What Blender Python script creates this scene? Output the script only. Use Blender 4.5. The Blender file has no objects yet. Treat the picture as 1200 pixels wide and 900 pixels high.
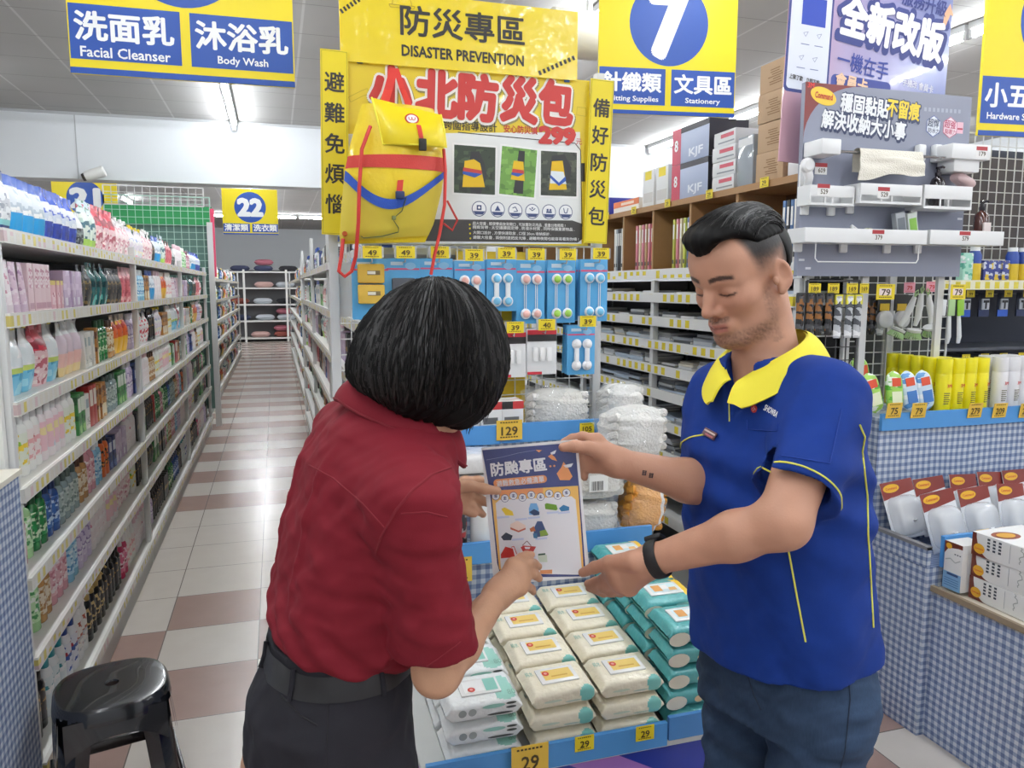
import bpy, bmesh, math, random
import numpy as np
from mathutils import Vector, Matrix

random.seed(11)
SC = bpy.context.scene
COL = SC.collection
R = math.radians
PI = math.pi

# ------------------------------------------------------------------ camera, world, exposure
CAM_H, F_PX = 1.58, 900.0
PITCH, YAW = math.atan(113 / 900), R(17.04)
cam_d = bpy.data.cameras.new('camera')
cam_d.sensor_width = 36.0
cam_d.lens = 36.0 * F_PX / 1200.0
cam_d.clip_start = 0.05
cam_d.clip_end = 100
cam = bpy.data.objects.new('camera', cam_d)
cam.location = (0, 0, CAM_H)
cam.rotation_euler = (PI / 2 - PITCH, 0, -YAW)
COL.objects.link(cam)
SC.camera = cam

vs = SC.view_settings
vs.view_transform = 'Standard'
vs.look = 'None'
vs.gamma = 1.0
vs.use_curve_mapping = False
vs.exposure = 0.12
SC.display_settings.display_device = 'sRGB'
world = bpy.data.worlds.new('store_world')
SC.world = world
world.use_nodes = True
world.node_tree.nodes['Background'].inputs[0].default_value = (0.9, 0.95, 1.0, 1)
world.node_tree.nodes['Background'].inputs[1].default_value = 0.6
TUBE_W = 75.0                        # emission strength of the fluorescent tubes
CY = SC.cycles
CY.max_bounces = 8
CY.diffuse_bounces = 4
CY.glossy_bounces = 3
CY.transmission_bounces = 6
CY.transparent_max_bounces = 12
CY.caustics_reflective = False
CY.caustics_refractive = False
CY.sample_clamp_indirect = 4.0
CY.use_denoising = True

# ------------------------------------------------------------------ measured points -> world
def ray(px, py):
    a = (px - 600) / F_PX
    b = (450 - py) / F_PX
    f = math.cos(PITCH) + b * math.sin(PITCH)
    u = b * math.cos(PITCH) - math.sin(PITCH)
    return (f * math.sin(YAW) + a * math.cos(YAW), f * math.cos(YAW) - a * math.sin(YAW), u)

def P(px, py, D=None, X=None, Y=None, Z=None):
    r = ray(px, py)
    if D is not None: t = D / (r[0] * math.sin(YAW) + r[1] * math.cos(YAW))
    elif X is not None: t = X / r[0]
    elif Y is not None: t = Y / r[1]
    else: t = (Z - CAM_H) / r[2]
    return Vector((r[0] * t, r[1] * t, CAM_H + r[2] * t))

def RW(r, w):                        # "right of view, away from view" -> world direction
    return Vector((r * math.cos(YAW) + w * math.sin(YAW), -r * math.sin(YAW) + w * math.cos(YAW), 0))

# ------------------------------------------------------------------ materials
def lin(h):
    h = h.lstrip('#')
    v = [int(h[i:i + 2], 16) / 255 for i in (0, 2, 4)]
    return tuple((c / 12.92 if c <= 0.04045 else ((c + 0.055) / 1.055) ** 2.4) for c in v) + (1.0,)

_M = {}
def mat(hexc, rough=0.5, metal=0.0, spec=0.5, emit=0.0, alpha=1.0, trans=0.0, coat=0.0, bump=0.0, bscale=60.0, sheen=0.0):
    key = (hexc, rough, metal, spec, emit, alpha, trans, coat, bump, bscale, sheen)
    if key in _M: return _M[key]
    m = bpy.data.materials.new('m_' + hexc.lstrip('#'))
    m.use_nodes = True
    nt = m.node_tree
    b = nt.nodes['Principled BSDF']
    b.inputs['Base Color'].default_value = lin(hexc)
    b.inputs['Roughness'].default_value = rough
    b.inputs['Metallic'].default_value = metal
    b.inputs['Specular IOR Level'].default_value = spec
    b.inputs['Alpha'].default_value = alpha
    b.inputs['Transmission Weight'].default_value = trans
    b.inputs['Coat Weight'].default_value = coat
    b.inputs['Sheen Weight'].default_value = sheen
    if emit:
        b.inputs['Emission Color'].default_value = lin(hexc)
        b.inputs['Emission Strength'].default_value = emit
    if bump:
        n = nt.nodes.new('ShaderNodeTexNoise'); n.inputs['Scale'].default_value = bscale
        n.inputs['Detail'].default_value = 3
        t = nt.nodes.new('ShaderNodeTexCoord')
        nt.links.new(t.outputs['Object'], n.inputs['Vector'])
        u = nt.nodes.new('ShaderNodeBump'); u.inputs['Strength'].default_value = bump
        u.inputs['Distance'].default_value = 0.01
        nt.links.new(n.outputs['Fac'], u.inputs['Height'])
        nt.links.new(u.outputs['Normal'], b.inputs['Normal'])
    _M[key] = m
    return m

def nodes_mat(name):
    m = bpy.data.materials.new(name); m.use_nodes = True
    return m, m.node_tree, m.node_tree.nodes['Principled BSDF']

def N(nt, typ, **kw):
    n = nt.nodes.new(typ)
    for k, v in kw.items(): setattr(n, k, v)
    return n

def math_node(nt, op, a, b=None, c=None):
    n = nt.nodes.new('ShaderNodeMath'); n.operation = op
    for i, v in enumerate((a, b, c)):
        if v is None: continue
        if isinstance(v, (int, float)): n.inputs[i].default_value = v
        else: nt.links.new(v, n.inputs[i])
    return n.outputs[0]

def mix_col(nt, fac, a, b):
    n = nt.nodes.new('ShaderNodeMix'); n.data_type = 'RGBA'
    for sock, v in ((n.inputs[0], fac), (n.inputs[6], a), (n.inputs[7], b)):
        if isinstance(v, (int, float)): sock.default_value = v
        elif isinstance(v, tuple): sock.default_value = v
        else: nt.links.new(v, sock)
    return n.outputs[2]

def xyz(nt, coord='Object'):
    t = nt.nodes.new('ShaderNodeTexCoord'); s = nt.nodes.new('ShaderNodeSeparateXYZ')
    nt.links.new(t.outputs[coord], s.inputs[0])
    return s.outputs[0], s.outputs[1], s.outputs[2], t

_PR = {}
def print_mat(a, b, c, scale=14.0, rough=0.35, seed=0.0):
    """a printed wrapper: blotches of artwork and rows of small type over a base colour"""
    key = (a, b, c, scale, rough, seed)
    if key in _PR: return _PR[key]
    m, nt, bs = nodes_mat('print_' + a.lstrip('#'))
    x, y, z, t = xyz(nt)
    mp = N(nt, 'ShaderNodeMapping'); mp.inputs['Location'].default_value = (seed, seed * 1.7, seed * .6)
    nt.links.new(t.outputs['Object'], mp.inputs['Vector'])
    v = N(nt, 'ShaderNodeTexVoronoi'); v.distance = 'CHEBYCHEV'; v.inputs['Scale'].default_value = scale * .9; v.inputs['Randomness'].default_value = .85
    mp.inputs['Scale'].default_value = (1, 1, 1.5)
    nt.links.new(mp.outputs[0], v.inputs['Vector'])
    r = N(nt, 'ShaderNodeValToRGB'); r.color_ramp.interpolation = 'CONSTANT'
    e = r.color_ramp.elements
    e[0].position = 0; e[0].color = lin(a)
    e[1].position = 0.60; e[1].color = lin(b)
    q = e.new(0.82); q.color = lin(c)
    sp = N(nt, 'ShaderNodeSeparateXYZ'); nt.links.new(v.outputs['Color'], sp.inputs[0])
    nt.links.new(sp.outputs[0], r.inputs[0])
    nt.links.new(r.outputs[0], bs.inputs['Base Color'])
    bs.inputs['Roughness'].default_value = rough
    _PR[key] = m
    return m

# ------------------------------------------------------------------ mesh builder
_UNSET = object()
class MB:
    def __init__(s):
        s.v, s.f, s.fm, s.ms = [], [], [], []
    def mi(s, m):
        if m not in s.ms: s.ms.append(m)
        return s.ms.index(m)
    def add(s, verts, faces, m, M=None):
        o = len(s.v); k = s.mi(m)
        if M is not None: verts = [M @ Vector(p) for p in verts]
        s.v.extend([tuple(p) for p in verts])
        for f in faces:
            s.f.append([i + o for i in f]); s.fm.append(k)
        return s
    def box(s, lo, hi, m, M=None, bev=0.0):
        (a, b, c), (d, e, f) = lo, hi
        if bev <= 0:
            vs_ = [(a, b, c), (d, b, c), (d, e, c), (a, e, c), (a, b, f), (d, b, f), (d, e, f), (a, e, f)]
            return s.add(vs_, [(0, 3, 2, 1), (4, 5, 6, 7), (0, 1, 5, 4), (1, 2, 6, 5), (2, 3, 7, 6), (3, 0, 4, 7)], m, M)
        bm = bmesh.new()
        bmesh.ops.create_cube(bm, size=1)
        for v in bm.verts:
            v.co = Vector(((a + d) / 2 + v.co.x * (d - a), (b + e) / 2 + v.co.y * (e - b), (c + f) / 2 + v.co.z * (f - c)))
        bv = min(bev, .49 * min(d - a, e - b, f - c))
        bmesh.ops.bevel(bm, geom=list(bm.edges), offset=bv, segments=2, profile=.6, affect='EDGES')
        bm.verts.index_update()
        s.add([tuple(v.co) for v in bm.verts], [[v.index for v in f.verts] for f in bm.faces], m, M)
        bm.free()
        return s
    def cbox(s, c, size, m, M=None, bev=0.0):
        return s.box([c[i] - size[i] / 2 for i in range(3)], [c[i] + size[i] / 2 for i in range(3)], m, M, bev)
    def tube(s, pts, r, m, seg=8, M=None, closed=False, flat=1.0):
        pts = [Vector(p) for p in pts]; n = len(pts)
        rs = r if isinstance(r, (list, tuple)) else [r] * n
        vs_, fs = [], []
        up = None
        for i, p in enumerate(pts):
            if closed: d = pts[(i + 1) % n] - pts[i - 1]
            else: d = pts[min(i + 1, n - 1)] - pts[max(i - 1, 0)]
            if d.length < 1e-9: d = Vector((0, 0, 1))
            d.normalize()
            if up is None:
                up = Vector((0, 0, 1)) if abs(d.z) < .9 else Vector((1, 0, 0))
            e1 = (up - d * up.dot(d))
            if e1.length < 1e-6: e1 = d.orthogonal()
            e1.normalize(); up = e1; e2 = d.cross(e1)
            for k in range(seg):
                t = 2 * PI * k / seg
                vs_.append(p + (e1 * math.cos(t) + e2 * math.sin(t) * flat) * rs[i])
        for i in range(n if closed else n - 1):
            j = (i + 1) % n
            for k in range(seg):
                l = (k + 1) % seg
                fs.append((i * seg + k, i * seg + l, j * seg + l, j * seg + k))
        if not closed:
            fs.append(tuple(range(seg))[::-1]); fs.append(tuple((n - 1) * seg + k for k in range(seg)))
        return s.add(vs_, fs, m, M)
    def lathe(s, prof, m, seg=16, M=None, sx=1.0, sy=1.0, mats=None):
        """prof: (r, z) from bottom to top, closed at both ends; mats: material per band"""
        n = len(prof)
        vs_ = []
        for r, z in prof:
            for k in range(seg):
                t = 2 * PI * k / seg
                vs_.append((r * math.cos(t) * sx, r * math.sin(t) * sy, z))
        if mats is None:
            fs = [(i * seg + k, i * seg + (k + 1) % seg, (i + 1) * seg + (k + 1) % seg, (i + 1) * seg + k)
                  for i in range(n - 1) for k in range(seg)]
            fs.append(tuple(range(seg))[::-1]); fs.append(tuple((n - 1) * seg + k for k in range(seg)))
            return s.add(vs_, fs, m, M)
        o = len(s.v)
        s.add(vs_, [], m, M)
        for i in range(n - 1):
            kk = s.mi(mats[i] or m)
            for k in range(seg):
                s.f.append([o + i * seg + k, o + i * seg + (k + 1) % seg, o + (i + 1) * seg + (k + 1) % seg, o + (i + 1) * seg + k]); s.fm.append(kk)
        s.f.append([o + k for k in range(seg)][::-1]); s.fm.append(s.mi(mats[0] or m))
        s.f.append([o + (n - 1) * seg + k for k in range(seg)]); s.fm.append(s.mi(mats[-1] or m))
        return s
    def prism(s, poly, z0, z1, m, M=None):
        n = len(poly)
        vs_ = [(x, y, z0) for x, y in poly] + [(x, y, z1) for x, y in poly]
        fs = [tuple(range(n))[::-1], tuple(range(n, 2 * n))] + [(i, (i + 1) % n, n + (i + 1) % n, n + i) for i in range(n)]
        return s.add(vs_, fs, m, M)
    def surf(s, fn, nu, nv, m, M=None, wrap=False, mfn=None):
        vs_ = [fn(i / nu, j / nv) for j in range(nv + 1) for i in range(nu + (0 if wrap else 1))]
        w = nu if wrap else nu + 1
        o = len(s.v)
        s.add(vs_, [], m, M)
        for j in range(nv):
            for i in range(nu):
                i2 = (i + 1) % w if wrap else i + 1
                s.f.append([o + j * w + i, o + j * w + i2, o + (j + 1) * w + i2, o + (j + 1) * w + i])
                s.fm.append(s.mi(mfn((i + .5) / nu, (j + .5) / nv) if mfn else m))
        return s
    def text(s, string, m, M, h=1.0, w=None, bold=0.0, depth=0.0):
        """string centred on the origin of M, h = height of the glyph box, w = total width; bold = stroke thickening"""
        vs_, fs, bw, bh = text_geo(string)
        if not vs_: return s
        sy = h / bh; sx = (w / bw) if w else sy
        sh = [(0, 0)]
        if bold:
            n = 8 if bold < .05 else 16
            sh += [(bold * math.cos(2 * PI * k / n), bold * math.sin(2 * PI * k / n)) for k in range(n)]
            if bold >= .08: sh += [(bold * .5 * math.cos(2 * PI * k / 8), bold * .5 * math.sin(2 * PI * k / 8)) for k in range(8)]
        for k, (dx, dy) in enumerate(sh):
            s.add([((x + dx) * sx, (y + dy) * sy, depth + k * 2.5e-5) for x, y in vs_], fs, m, M)
        return s
    def build(s, name, parent=None, loc=None, rot=None, sharp=35, flat=False):
        me = bpy.data.meshes.new(name)
        me.from_pydata(s.v, [], s.f)
        for m in s.ms: me.materials.append(m)
        me.polygons.foreach_set('material_index', s.fm)
        if not flat:
            me.polygons.foreach_set('use_smooth', [True] * len(s.f))
            me.set_sharp_from_angle(angle=R(sharp))
        me.update()
        o = bpy.data.objects.new(name, me)
        COL.objects.link(o)
        if parent is not None: o.parent = parent
        if loc is not None: o.location = loc
        if rot is not None: o.rotation_euler = rot
        return o

_TX = {}
def text_geo(string, bold=0.0):
    key = (string, bold)
    if key in _TX: return _TX[key]
    cu = bpy.data.curves.new('lettering_curve', 'FONT')
    cu.body = string; cu.size = 1.0; cu.offset = bold; cu.resolution_u = 2
    cu.space_line = 1.0
    ob = bpy.data.objects.new('lettering_curve', cu)
    me = ob.to_mesh()
    vs_ = [(v.co.x, v.co.y) for v in me.vertices]
    fs = []
    for p in me.polygons:
        q = list(p.vertices)
        a, b, c = (vs_[i] for i in q[:3])
        if (b[0] - a[0]) * (c[1] - a[1]) - (b[1] - a[1]) * (c[0] - a[0]) < 0: q.reverse()
        fs.append(q)
    ob.to_mesh_clear()
    bpy.data.objects.remove(ob); bpy.data.curves.remove(cu)
    if vs_:
        x0 = min(p[0] for p in vs_); x1 = max(p[0] for p in vs_)
        y0 = min(p[1] for p in vs_); y1 = max(p[1] for p in vs_)
        vs_ = [(x - (x0 + x1) / 2, y - (y0 + y1) / 2) for x, y in vs_]
        _TX[key] = (vs_, fs, max(x1 - x0, 1e-6), max(y1 - y0, 1e-6))
    else: _TX[key] = ([], [], 1, 1)
    return _TX[key]

# flat graphics live in a sheet's own plane: local x right, local y up, local z out of the sheet
def T(x, y, z=0.0, rz=0.0):
    return Matrix.Translation((x, y, z)) @ Matrix.Rotation(rz, 4, 'Z')

def disc(mb, x, y, r, z, m, seg=28, ry=None):
    ry = ry or r
    mb.add([(x + r * math.cos(2 * PI * k / seg), y + ry * math.sin(2 * PI * k / seg), z) for k in range(seg)], [tuple(range(seg))], m)

def rect(mb, x0, y0, x1, y1, z, m):
    mb.add([(x0, y0, z), (x1, y0, z), (x1, y1, z), (x0, y1, z)], [(0, 1, 2, 3)], m)

def poly(mb, pts, z, m):
    mb.add([(x, y, z) for x, y in pts], [tuple(range(len(pts)))], m)

def rrect(mb, x0, y0, x1, y1, r, z, m, seg=5):
    pts = []
    for cx, cy, a in ((x1 - r, y1 - r, 0), (x0 + r, y1 - r, 90), (x0 + r, y0 + r, 180), (x1 - r, y0 + r, 270)):
        for k in range(seg + 1):
            t = R(a + 90 * k / seg); pts.append((cx + r * math.cos(t), cy + r * math.sin(t)))
    poly(mb, pts, z, m)

def line2(mb, pts, w, z, m):
    for (x0, y0), (x1, y1) in zip(pts, pts[1:]):
        dx, dy = x1 - x0, y1 - y0; l = math.hypot(dx, dy) or 1
        nx, ny = -dy / l * w / 2, dx / l * w / 2
        mb.add([(x0 - nx, y0 - ny, z), (x1 - nx, y1 - ny, z), (x1 + nx, y1 + ny, z), (x0 + nx, y0 + ny, z)], [(0, 1, 2, 3)], m)

# ------------------------------------------------------------------ things, parts, copies
def tag(o, label=None, cat=None, group=None, kind=None):
    if label: o['label'] = label
    if cat: o['category'] = cat
    if group: o['group'] = group
    if kind: o['kind'] = kind
    return o

def thing(name, label, cat, loc=(0, 0, 0), rz=0.0, group=None, rot=None):
    o = bpy.data.objects.new(name, None)
    o.empty_display_size = .05
    COL.objects.link(o)
    o.location = loc
    o.rotation_euler = rot if rot is not None else (0, 0, rz)
    return tag(o, label, cat, group)

KIDS = {}
def kids(o):
    return list(o.children)

def copy_tree(o, loc=None, rot=None, label=None, group=None, parent=None, scale=None):
    c = o.copy()
    COL.objects.link(c)
    if parent is not None: c.parent = parent
    if loc is not None: c.location = loc
    if rot is not None: c.rotation_euler = rot
    if scale is not None: c.scale = scale
    if label: c['label'] = label
    if group: c['group'] = group
    if o.name not in KIDS: KIDS[o.name] = kids(o)
    for ch in KIDS[o.name]:
        copy_tree(ch, parent=c)
    return c

class Stock:
    """one kind of article: the first placing moves the master itself, later ones copy it"""
    def __init__(s, master): s.m, s.used = master, False
    def put(s, loc, rz=0.0, label=None, group=None, rot=None, scale=None):
        rot = rot if rot is not None else (0, 0, rz)
        if not s.used:
            s.used = True
            kids_of = KIDS.setdefault(s.m.name, kids(s.m))
            o = s.m
            o.location = loc; o.rotation_euler = rot
            if scale is not None: o.scale = scale
            if label: o['label'] = label
            if group: o['group'] = group
            return o
        return copy_tree(s.m, loc, rot, label, group, scale=scale if scale is not None else (1, 1, 1))

ORD = ('first second third fourth fifth sixth seventh eighth ninth tenth eleventh twelfth thirteenth fourteenth fifteenth sixteenth '
       'seventeenth eighteenth nineteenth').split()
TENS = 'twenty thirty forty fifty sixty seventy eighty ninety'.split()
TENTH = 'twentieth thirtieth fortieth fiftieth sixtieth seventieth eightieth ninetieth'.split()
def nth(i):                            # i from 0
    n = i + 1
    if n < 20: return ORD[n - 1]
    t, u = divmod(n, 10)
    if n < 100: return TENTH[t - 2] if u == 0 else TENS[t - 2] + '-' + ORD[u - 1]
    return 'hundred and ' + nth(n - 101) if n > 100 else 'hundredth'
# ================================================================== THE SETTING
FL_W = 9.0
def struct(name, mb, **k):
    o = mb.build(name, **k); o['kind'] = 'structure'; return o

# floor: 41 cm tiles, white with rose-brown ones in checks and bands
def floor_material():
    m, nt, b = nodes_mat('floor_tiles')
    x, y, z, t = xyz(nt)
    S = 0.41
    u = math_node(nt, 'DIVIDE', math_node(nt, 'ADD', x, 0.54 + S * 20), S)
    v = math_node(nt, 'DIVIDE', math_node(nt, 'ADD', y, S * 20 - 4.12), S)
    iu = math_node(nt, 'FLOOR', u); iv = math_node(nt, 'FLOOR', v)
    fu = math_node(nt, 'FRACT', u); fv = math_node(nt, 'FRACT', v)
    chk = math_node(nt, 'MODULO', math_node(nt, 'ADD', iu, iv), 2.0)          # checks
    near = math_node(nt, 'LESS_THAN', iv, 19.5)                               # nearest rows
    even = math_node(nt, 'MODULO', iv, 2.0)
    far = math_node(nt, 'GREATER_THAN', iv, 23.5)
    band = math_node(nt, 'MULTIPLY', far, math_node(nt, 'LESS_THAN', even, 0.5))
    rose = math_node(nt, 'MAXIMUM', math_node(nt, 'MULTIPLY', near, chk), band)
    n = N(nt, 'ShaderNodeTexNoise'); n.inputs['Scale'].default_value = 9; n.inputs['Detail'].default_value = 4
    nt.links.new(t.outputs['Object'], n.inputs['Vector'])
    c1 = mix_col(nt, n.outputs['Fac'], lin('#c9c1b9'), lin('#d3ccc4'))
    c2 = mix_col(nt, n.outputs['Fac'], lin('#9b8179'), lin('#a88d84'))
    c = mix_col(nt, rose, c1, c2)
    g = 0.011
    gr = math_node(nt, 'MAXIMUM', math_node(nt, 'LESS_THAN', fu, g), math_node(nt, 'LESS_THAN', fv, g))
    c = mix_col(nt, gr, c, lin('#6d6560'))
    nt.links.new(c, b.inputs['Base Color'])
    b.inputs['Roughness'].default_value = 0.22
    b.inputs['Specular IOR Level'].default_value = 0.45
    return m

struct('floor', MB().box((-6, -3, -.05), (9, 27, 0), floor_material()))

def ceiling_material():
    m, nt, b = nodes_mat('ceiling_tiles')
    x, y, z, t = xyz(nt)
    u = math_node(nt, 'FRACT', math_node(nt, 'DIVIDE', math_node(nt, 'ADD', x, 60.38), 0.645))
    v = math_node(nt, 'FRACT', math_node(nt, 'DIVIDE', math_node(nt, 'ADD', y, 60.1), 0.645))
    g = math_node(nt, 'MAXIMUM', math_node(nt, 'LESS_THAN', u, .03), math_node(nt, 'LESS_THAN', v, .016))
    n = N(nt, 'ShaderNodeTexNoise'); n.inputs['Scale'].default_value = 1.1
    nt.links.new(t.outputs['Object'], n.inputs['Vector'])
    c = mix_col(nt, n.outputs['Fac'], lin('#a8a8a6'), lin('#b9b8b6'))
    dark = math_node(nt, 'LESS_THAN', v, .016)
    c = mix_col(nt, math_node(nt, 'LESS_THAN', u, .03), c, lin('#c9c9c7'))
    c = mix_col(nt, dark, c, lin('#908f8d'))
    nt.links.new(c, b.inputs['Base Color'])
    b.inputs['Roughness'].default_value = 0.85
    return m
CM = ceiling_material()
struct('ceiling', MB().box((-6, -3, 3.5), (9, 27, 3.55), CM))
wallm = mat('#d9dde0', .8)
bm_ = MB().box((-6, 9.8, 2.78), (9, 10.1, 3.5), wallm)
jm = mat('#b5b8ba', .8)
for xx in (-2.05, .9, 3.85):
    bm_.box((xx, 9.797, 2.78), (xx + .012, 9.8, 3.5), jm)
bm_.box((-6, 9.79, 3.47), (9, 9.8, 3.5), jm)
struct('beam', bm_)
struct('wall_back', MB().box((-6, 26.9, 0), (9, 27, 3.5), mat('#cfd3d6', .8)))
struct('wall_left', MB().box((-6.1, -3, 0), (-6, 27, 3.5), wallm))
struct('wall_right', MB().box((9, -3, 0), (9.1, 27, 3.5), wallm))
struct('wall_front', MB().box((-6, -3.1, 0), (9, -3, 3.5), wallm))
# white partition beyond the stationery aisle (seen above its far end)
struct('wall_partition', MB().box((1.0, 10.5, 0), (9, 10.62, 3.5), mat('#dfe3e6', .8)))

# ------------------------------------------------------------------ fluorescent tubes in rows on the ceiling
tube_m = mat('#f7fbff', .4, emit=TUBE_W)
hous_m = mat('#d5d7d8', .4)
def make_lamp():
    r = thing('tube_light', 'white fluorescent tube batten', 'ceiling light', (0, 0, 3.5), 0, 'fluorescent tubes on the ceiling')
    MB().box((-.035, -.62, -.05), (.035, .62, 0), hous_m, bev=.006).build('housing', r)
    MB().lathe([(.016, -.6), (.019, -.59), (.019, .59), (.016, .6)], tube_m, 10,
               Matrix.Translation((0, 0, -.085)) @ Matrix.Rotation(PI / 2, 4, 'X')).build('tube', r)
    for s in (-1, 1):
        MB().box((-.02, s * .61 - .015, -.11), (.02, s * .61 + .015, -.04), hous_m, bev=.004).build('lamp_holder', r)
    return r
lamp = Stock(make_lamp())
for ri, X in enumerate((-2.96, -.38, 2.2, 4.95, 7.5)):
    side = ('row left of the left rack', 'row above the left aisle', 'row above the stationery aisle', 'row beyond the right end display', 'row near the right wall')[ri]
    for k in range(18):
        Y = -2.31 + k * 1.27 + (.0 if k < 10 else .42)
        if Y > 20 or (X < -1 and k % 2) or (X > 6 and k % 2): continue
        if 9.2 < Y < 10.75: continue
        lamp.put((X, Y, 3.5), 0, f'ceiling fluorescent tube, {nth(k)} from the front, {side}')
for k in range(5):
    lamp.put((-2.6 + k * 1.3, 21.5, 3.5), PI / 2, f'crosswise fluorescent tube far at the back, {nth(k)} from the left')
# ================================================================== SMOOTH BODIES: blended distance fields turned into one mesh
class Field:
    def __init__(s, lo, hi, h):
        s.lo = np.array(lo, float); s.h = h
        s.n = np.ceil((np.array(hi, float) - s.lo) / h).astype(int) + 1
        s.a = np.full(tuple(s.n), 0.2, np.float32)
    def block(s, c, r):
        c = np.array(c, float)
        i0 = np.clip(np.floor((c - r - s.lo) / s.h).astype(int), 0, s.n)
        i1 = np.clip(np.ceil((c + r - s.lo) / s.h).astype(int) + 1, 0, s.n)
        sl = tuple(slice(a, b) for a, b in zip(i0, i1))
        ax = [(s.lo[k] + s.h * np.arange(i0[k], i1[k])).astype(np.float32) for k in range(3)]
        return sl, ax[0][:, None, None], ax[1][None, :, None], ax[2][None, None, :]
    def put(s, sl, d, k, op='add'):
        a = s.a[sl]
        if op == 'add':
            if k > 0:
                h = np.maximum(k - np.abs(a - d), 0) / k
                s.a[sl] = np.minimum(a, d) - h * h * k * .25
            else: s.a[sl] = np.minimum(a, d)
        else:                                   # carve d out, or keep only where d < 0
            e = -d if op == 'sub' else d
            if k > 0:
                h = np.maximum(k - np.abs(a - e), 0) / k
                s.a[sl] = np.maximum(a, e) + h * h * k * .25
            else: s.a[sl] = np.maximum(a, e)
    def cap(s, p, q, r0, r1, k=.02, M=None, op='add'):
        p, q = Vector(p), Vector(q)
        sc = 1.0
        if M is not None:
            sc = abs(M.to_scale()[0])
            p, q = M @ p, M @ q
        r0 *= sc; r1 *= sc
        c = (p + q) / 2; R_ = (p - q).length / 2 + max(r0, r1) + k * 1.2 + .012
        sl, X, Y, Z = s.block(c, R_)
        d = q - p; L2 = max(d.length_squared, 1e-12)
        t = np.clip(((X - p.x) * d.x + (Y - p.y) * d.y + (Z - p.z) * d.z) / L2, 0, 1)
        e = np.sqrt((X - p.x - t * d.x) ** 2 + (Y - p.y - t * d.y) ** 2 + (Z - p.z - t * d.z) ** 2) - (r0 + (r1 - r0) * t)
        s.put(sl, e, k, op)
        return s
    def chain(s, pts, rs, k=.01, M=None):
        for i in range(len(pts) - 1): s.cap(pts[i], pts[i + 1], rs[i], rs[i + 1], k, M)
        return s
    def ell(s, c, r, k=.02, M=None, rot=None, op='add'):
        A = Matrix.Translation(Vector(c)) @ (rot.to_4x4() if rot is not None else Matrix.Identity(4))
        if M is not None: A = M @ A
        sc = abs(A.to_scale()[0])
        I = A.inverted()
        sl, X, Y, Z = s.block(A.translation, max(r) * sc + k * 1.2 + .012)
        x, y, z = (I[i][0] * X + I[i][1] * Y + I[i][2] * Z + I[i][3] for i in range(3))
        k0 = np.sqrt((x / r[0]) ** 2 + (y / r[1]) ** 2 + (z / r[2]) ** 2)
        k1 = np.sqrt((x / r[0] ** 2) ** 2 + (y / r[1] ** 2) ** 2 + (z / r[2] ** 2) ** 2)
        d = k0 * (k0 - 1) / np.maximum(k1, 1e-6) * sc
        s.put(sl, d, k, op)
        return s
    def loft(s, zs, a, b, cy, M, k=.03, cx=None, e=2.3):
        """superelliptic sections stacked along local z"""
        I = M.inverted(); zs = np.array(zs)
        mid = M @ Vector((0, 0, (zs[0] + zs[-1]) / 2))
        sl, X, Y, Z = s.block(mid, (zs[-1] - zs[0]) / 2 + max(max(a), max(b)) + .1)
        x, y, z = (I[i][0] * X + I[i][1] * Y + I[i][2] * Z + I[i][3] for i in range(3))
        A = np.interp(z, zs, a); B = np.interp(z, zs, b); y = y - np.interp(z, zs, cy)
        if cx is not None: x = x - np.interp(z, zs, cx)
        d = ((np.abs(x) / A) ** e + (np.abs(y) / B) ** e) ** (1 / e)
        d = (d - 1) * np.minimum(A, B)
        d = np.maximum(d, np.maximum(zs[0] - z, z - zs[-1]))
        s.put(sl, d.astype(np.float32), k)
        return s
    def plane(s, p, n, k=0.0, c=None, r=None):
        """keep the side n points away from; within the ball c, r if given"""
        p, n = Vector(p), Vector(n).normalized()
        if c is None: c, r = s.lo + s.h * s.n / 2, float((s.h * s.n).max())
        sl, X, Y, Z = s.block(c, r)
        d = (X - p.x) * n.x + (Y - p.y) * n.y + (Z - p.z) * n.z
        s.put(sl, d.astype(np.float32), k, 'keep')
        return s
    def merge(s, o, k):
        s.put(tuple(slice(0, n) for n in s.n), o.a, k)
        return s
    def warp(s, fn, band=.03):
        """add fn(x, y, z) to the field near its surface (cloth folds)"""
        idx = np.argwhere(np.abs(s.a) < band)
        p = s.lo + idx * s.h
        s.a[tuple(idx.T)] += fn(p[:, 0], p[:, 1], p[:, 2]).astype(np.float32)
        return s
    def mesh(s):
        a = s.a; neg = a < 0
        n = a.shape
        cnt = np.zeros([k - 1 for k in n], np.int8)
        cor = [(i, j, k) for i in (0, 1) for j in (0, 1) for k in (0, 1)]
        for i, j, k in cor: cnt += neg[i:n[0] - 1 + i, j:n[1] - 1 + j, k:n[2] - 1 + k]
        act = (cnt > 0) & (cnt < 8)
        cells = np.argwhere(act)
        idm = np.full(act.shape, -1, np.int32)
        idm[tuple(cells.T)] = np.arange(len(cells))
        V = {c: a[cells[:, 0] + c[0], cells[:, 1] + c[1], cells[:, 2] + c[2]] for c in cor}
        acc = np.zeros((len(cells), 3)); num = np.zeros(len(cells))
        for c in cor:
            for ax in range(3):
                if c[ax]: continue
                d = list(c); d[ax] = 1; d = tuple(d)
                va, vb = V[c], V[d]
                x = (va < 0) != (vb < 0)
                t = np.where(x, va / np.where(x, va - vb, 1), 0)
                q = np.array(c, float)[None, :] * x[:, None]
                q[:, ax] += t * x
                acc += q; num += x
        pos = s.lo + (cells + acc / num[:, None]) * s.h
        quads = []
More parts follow.
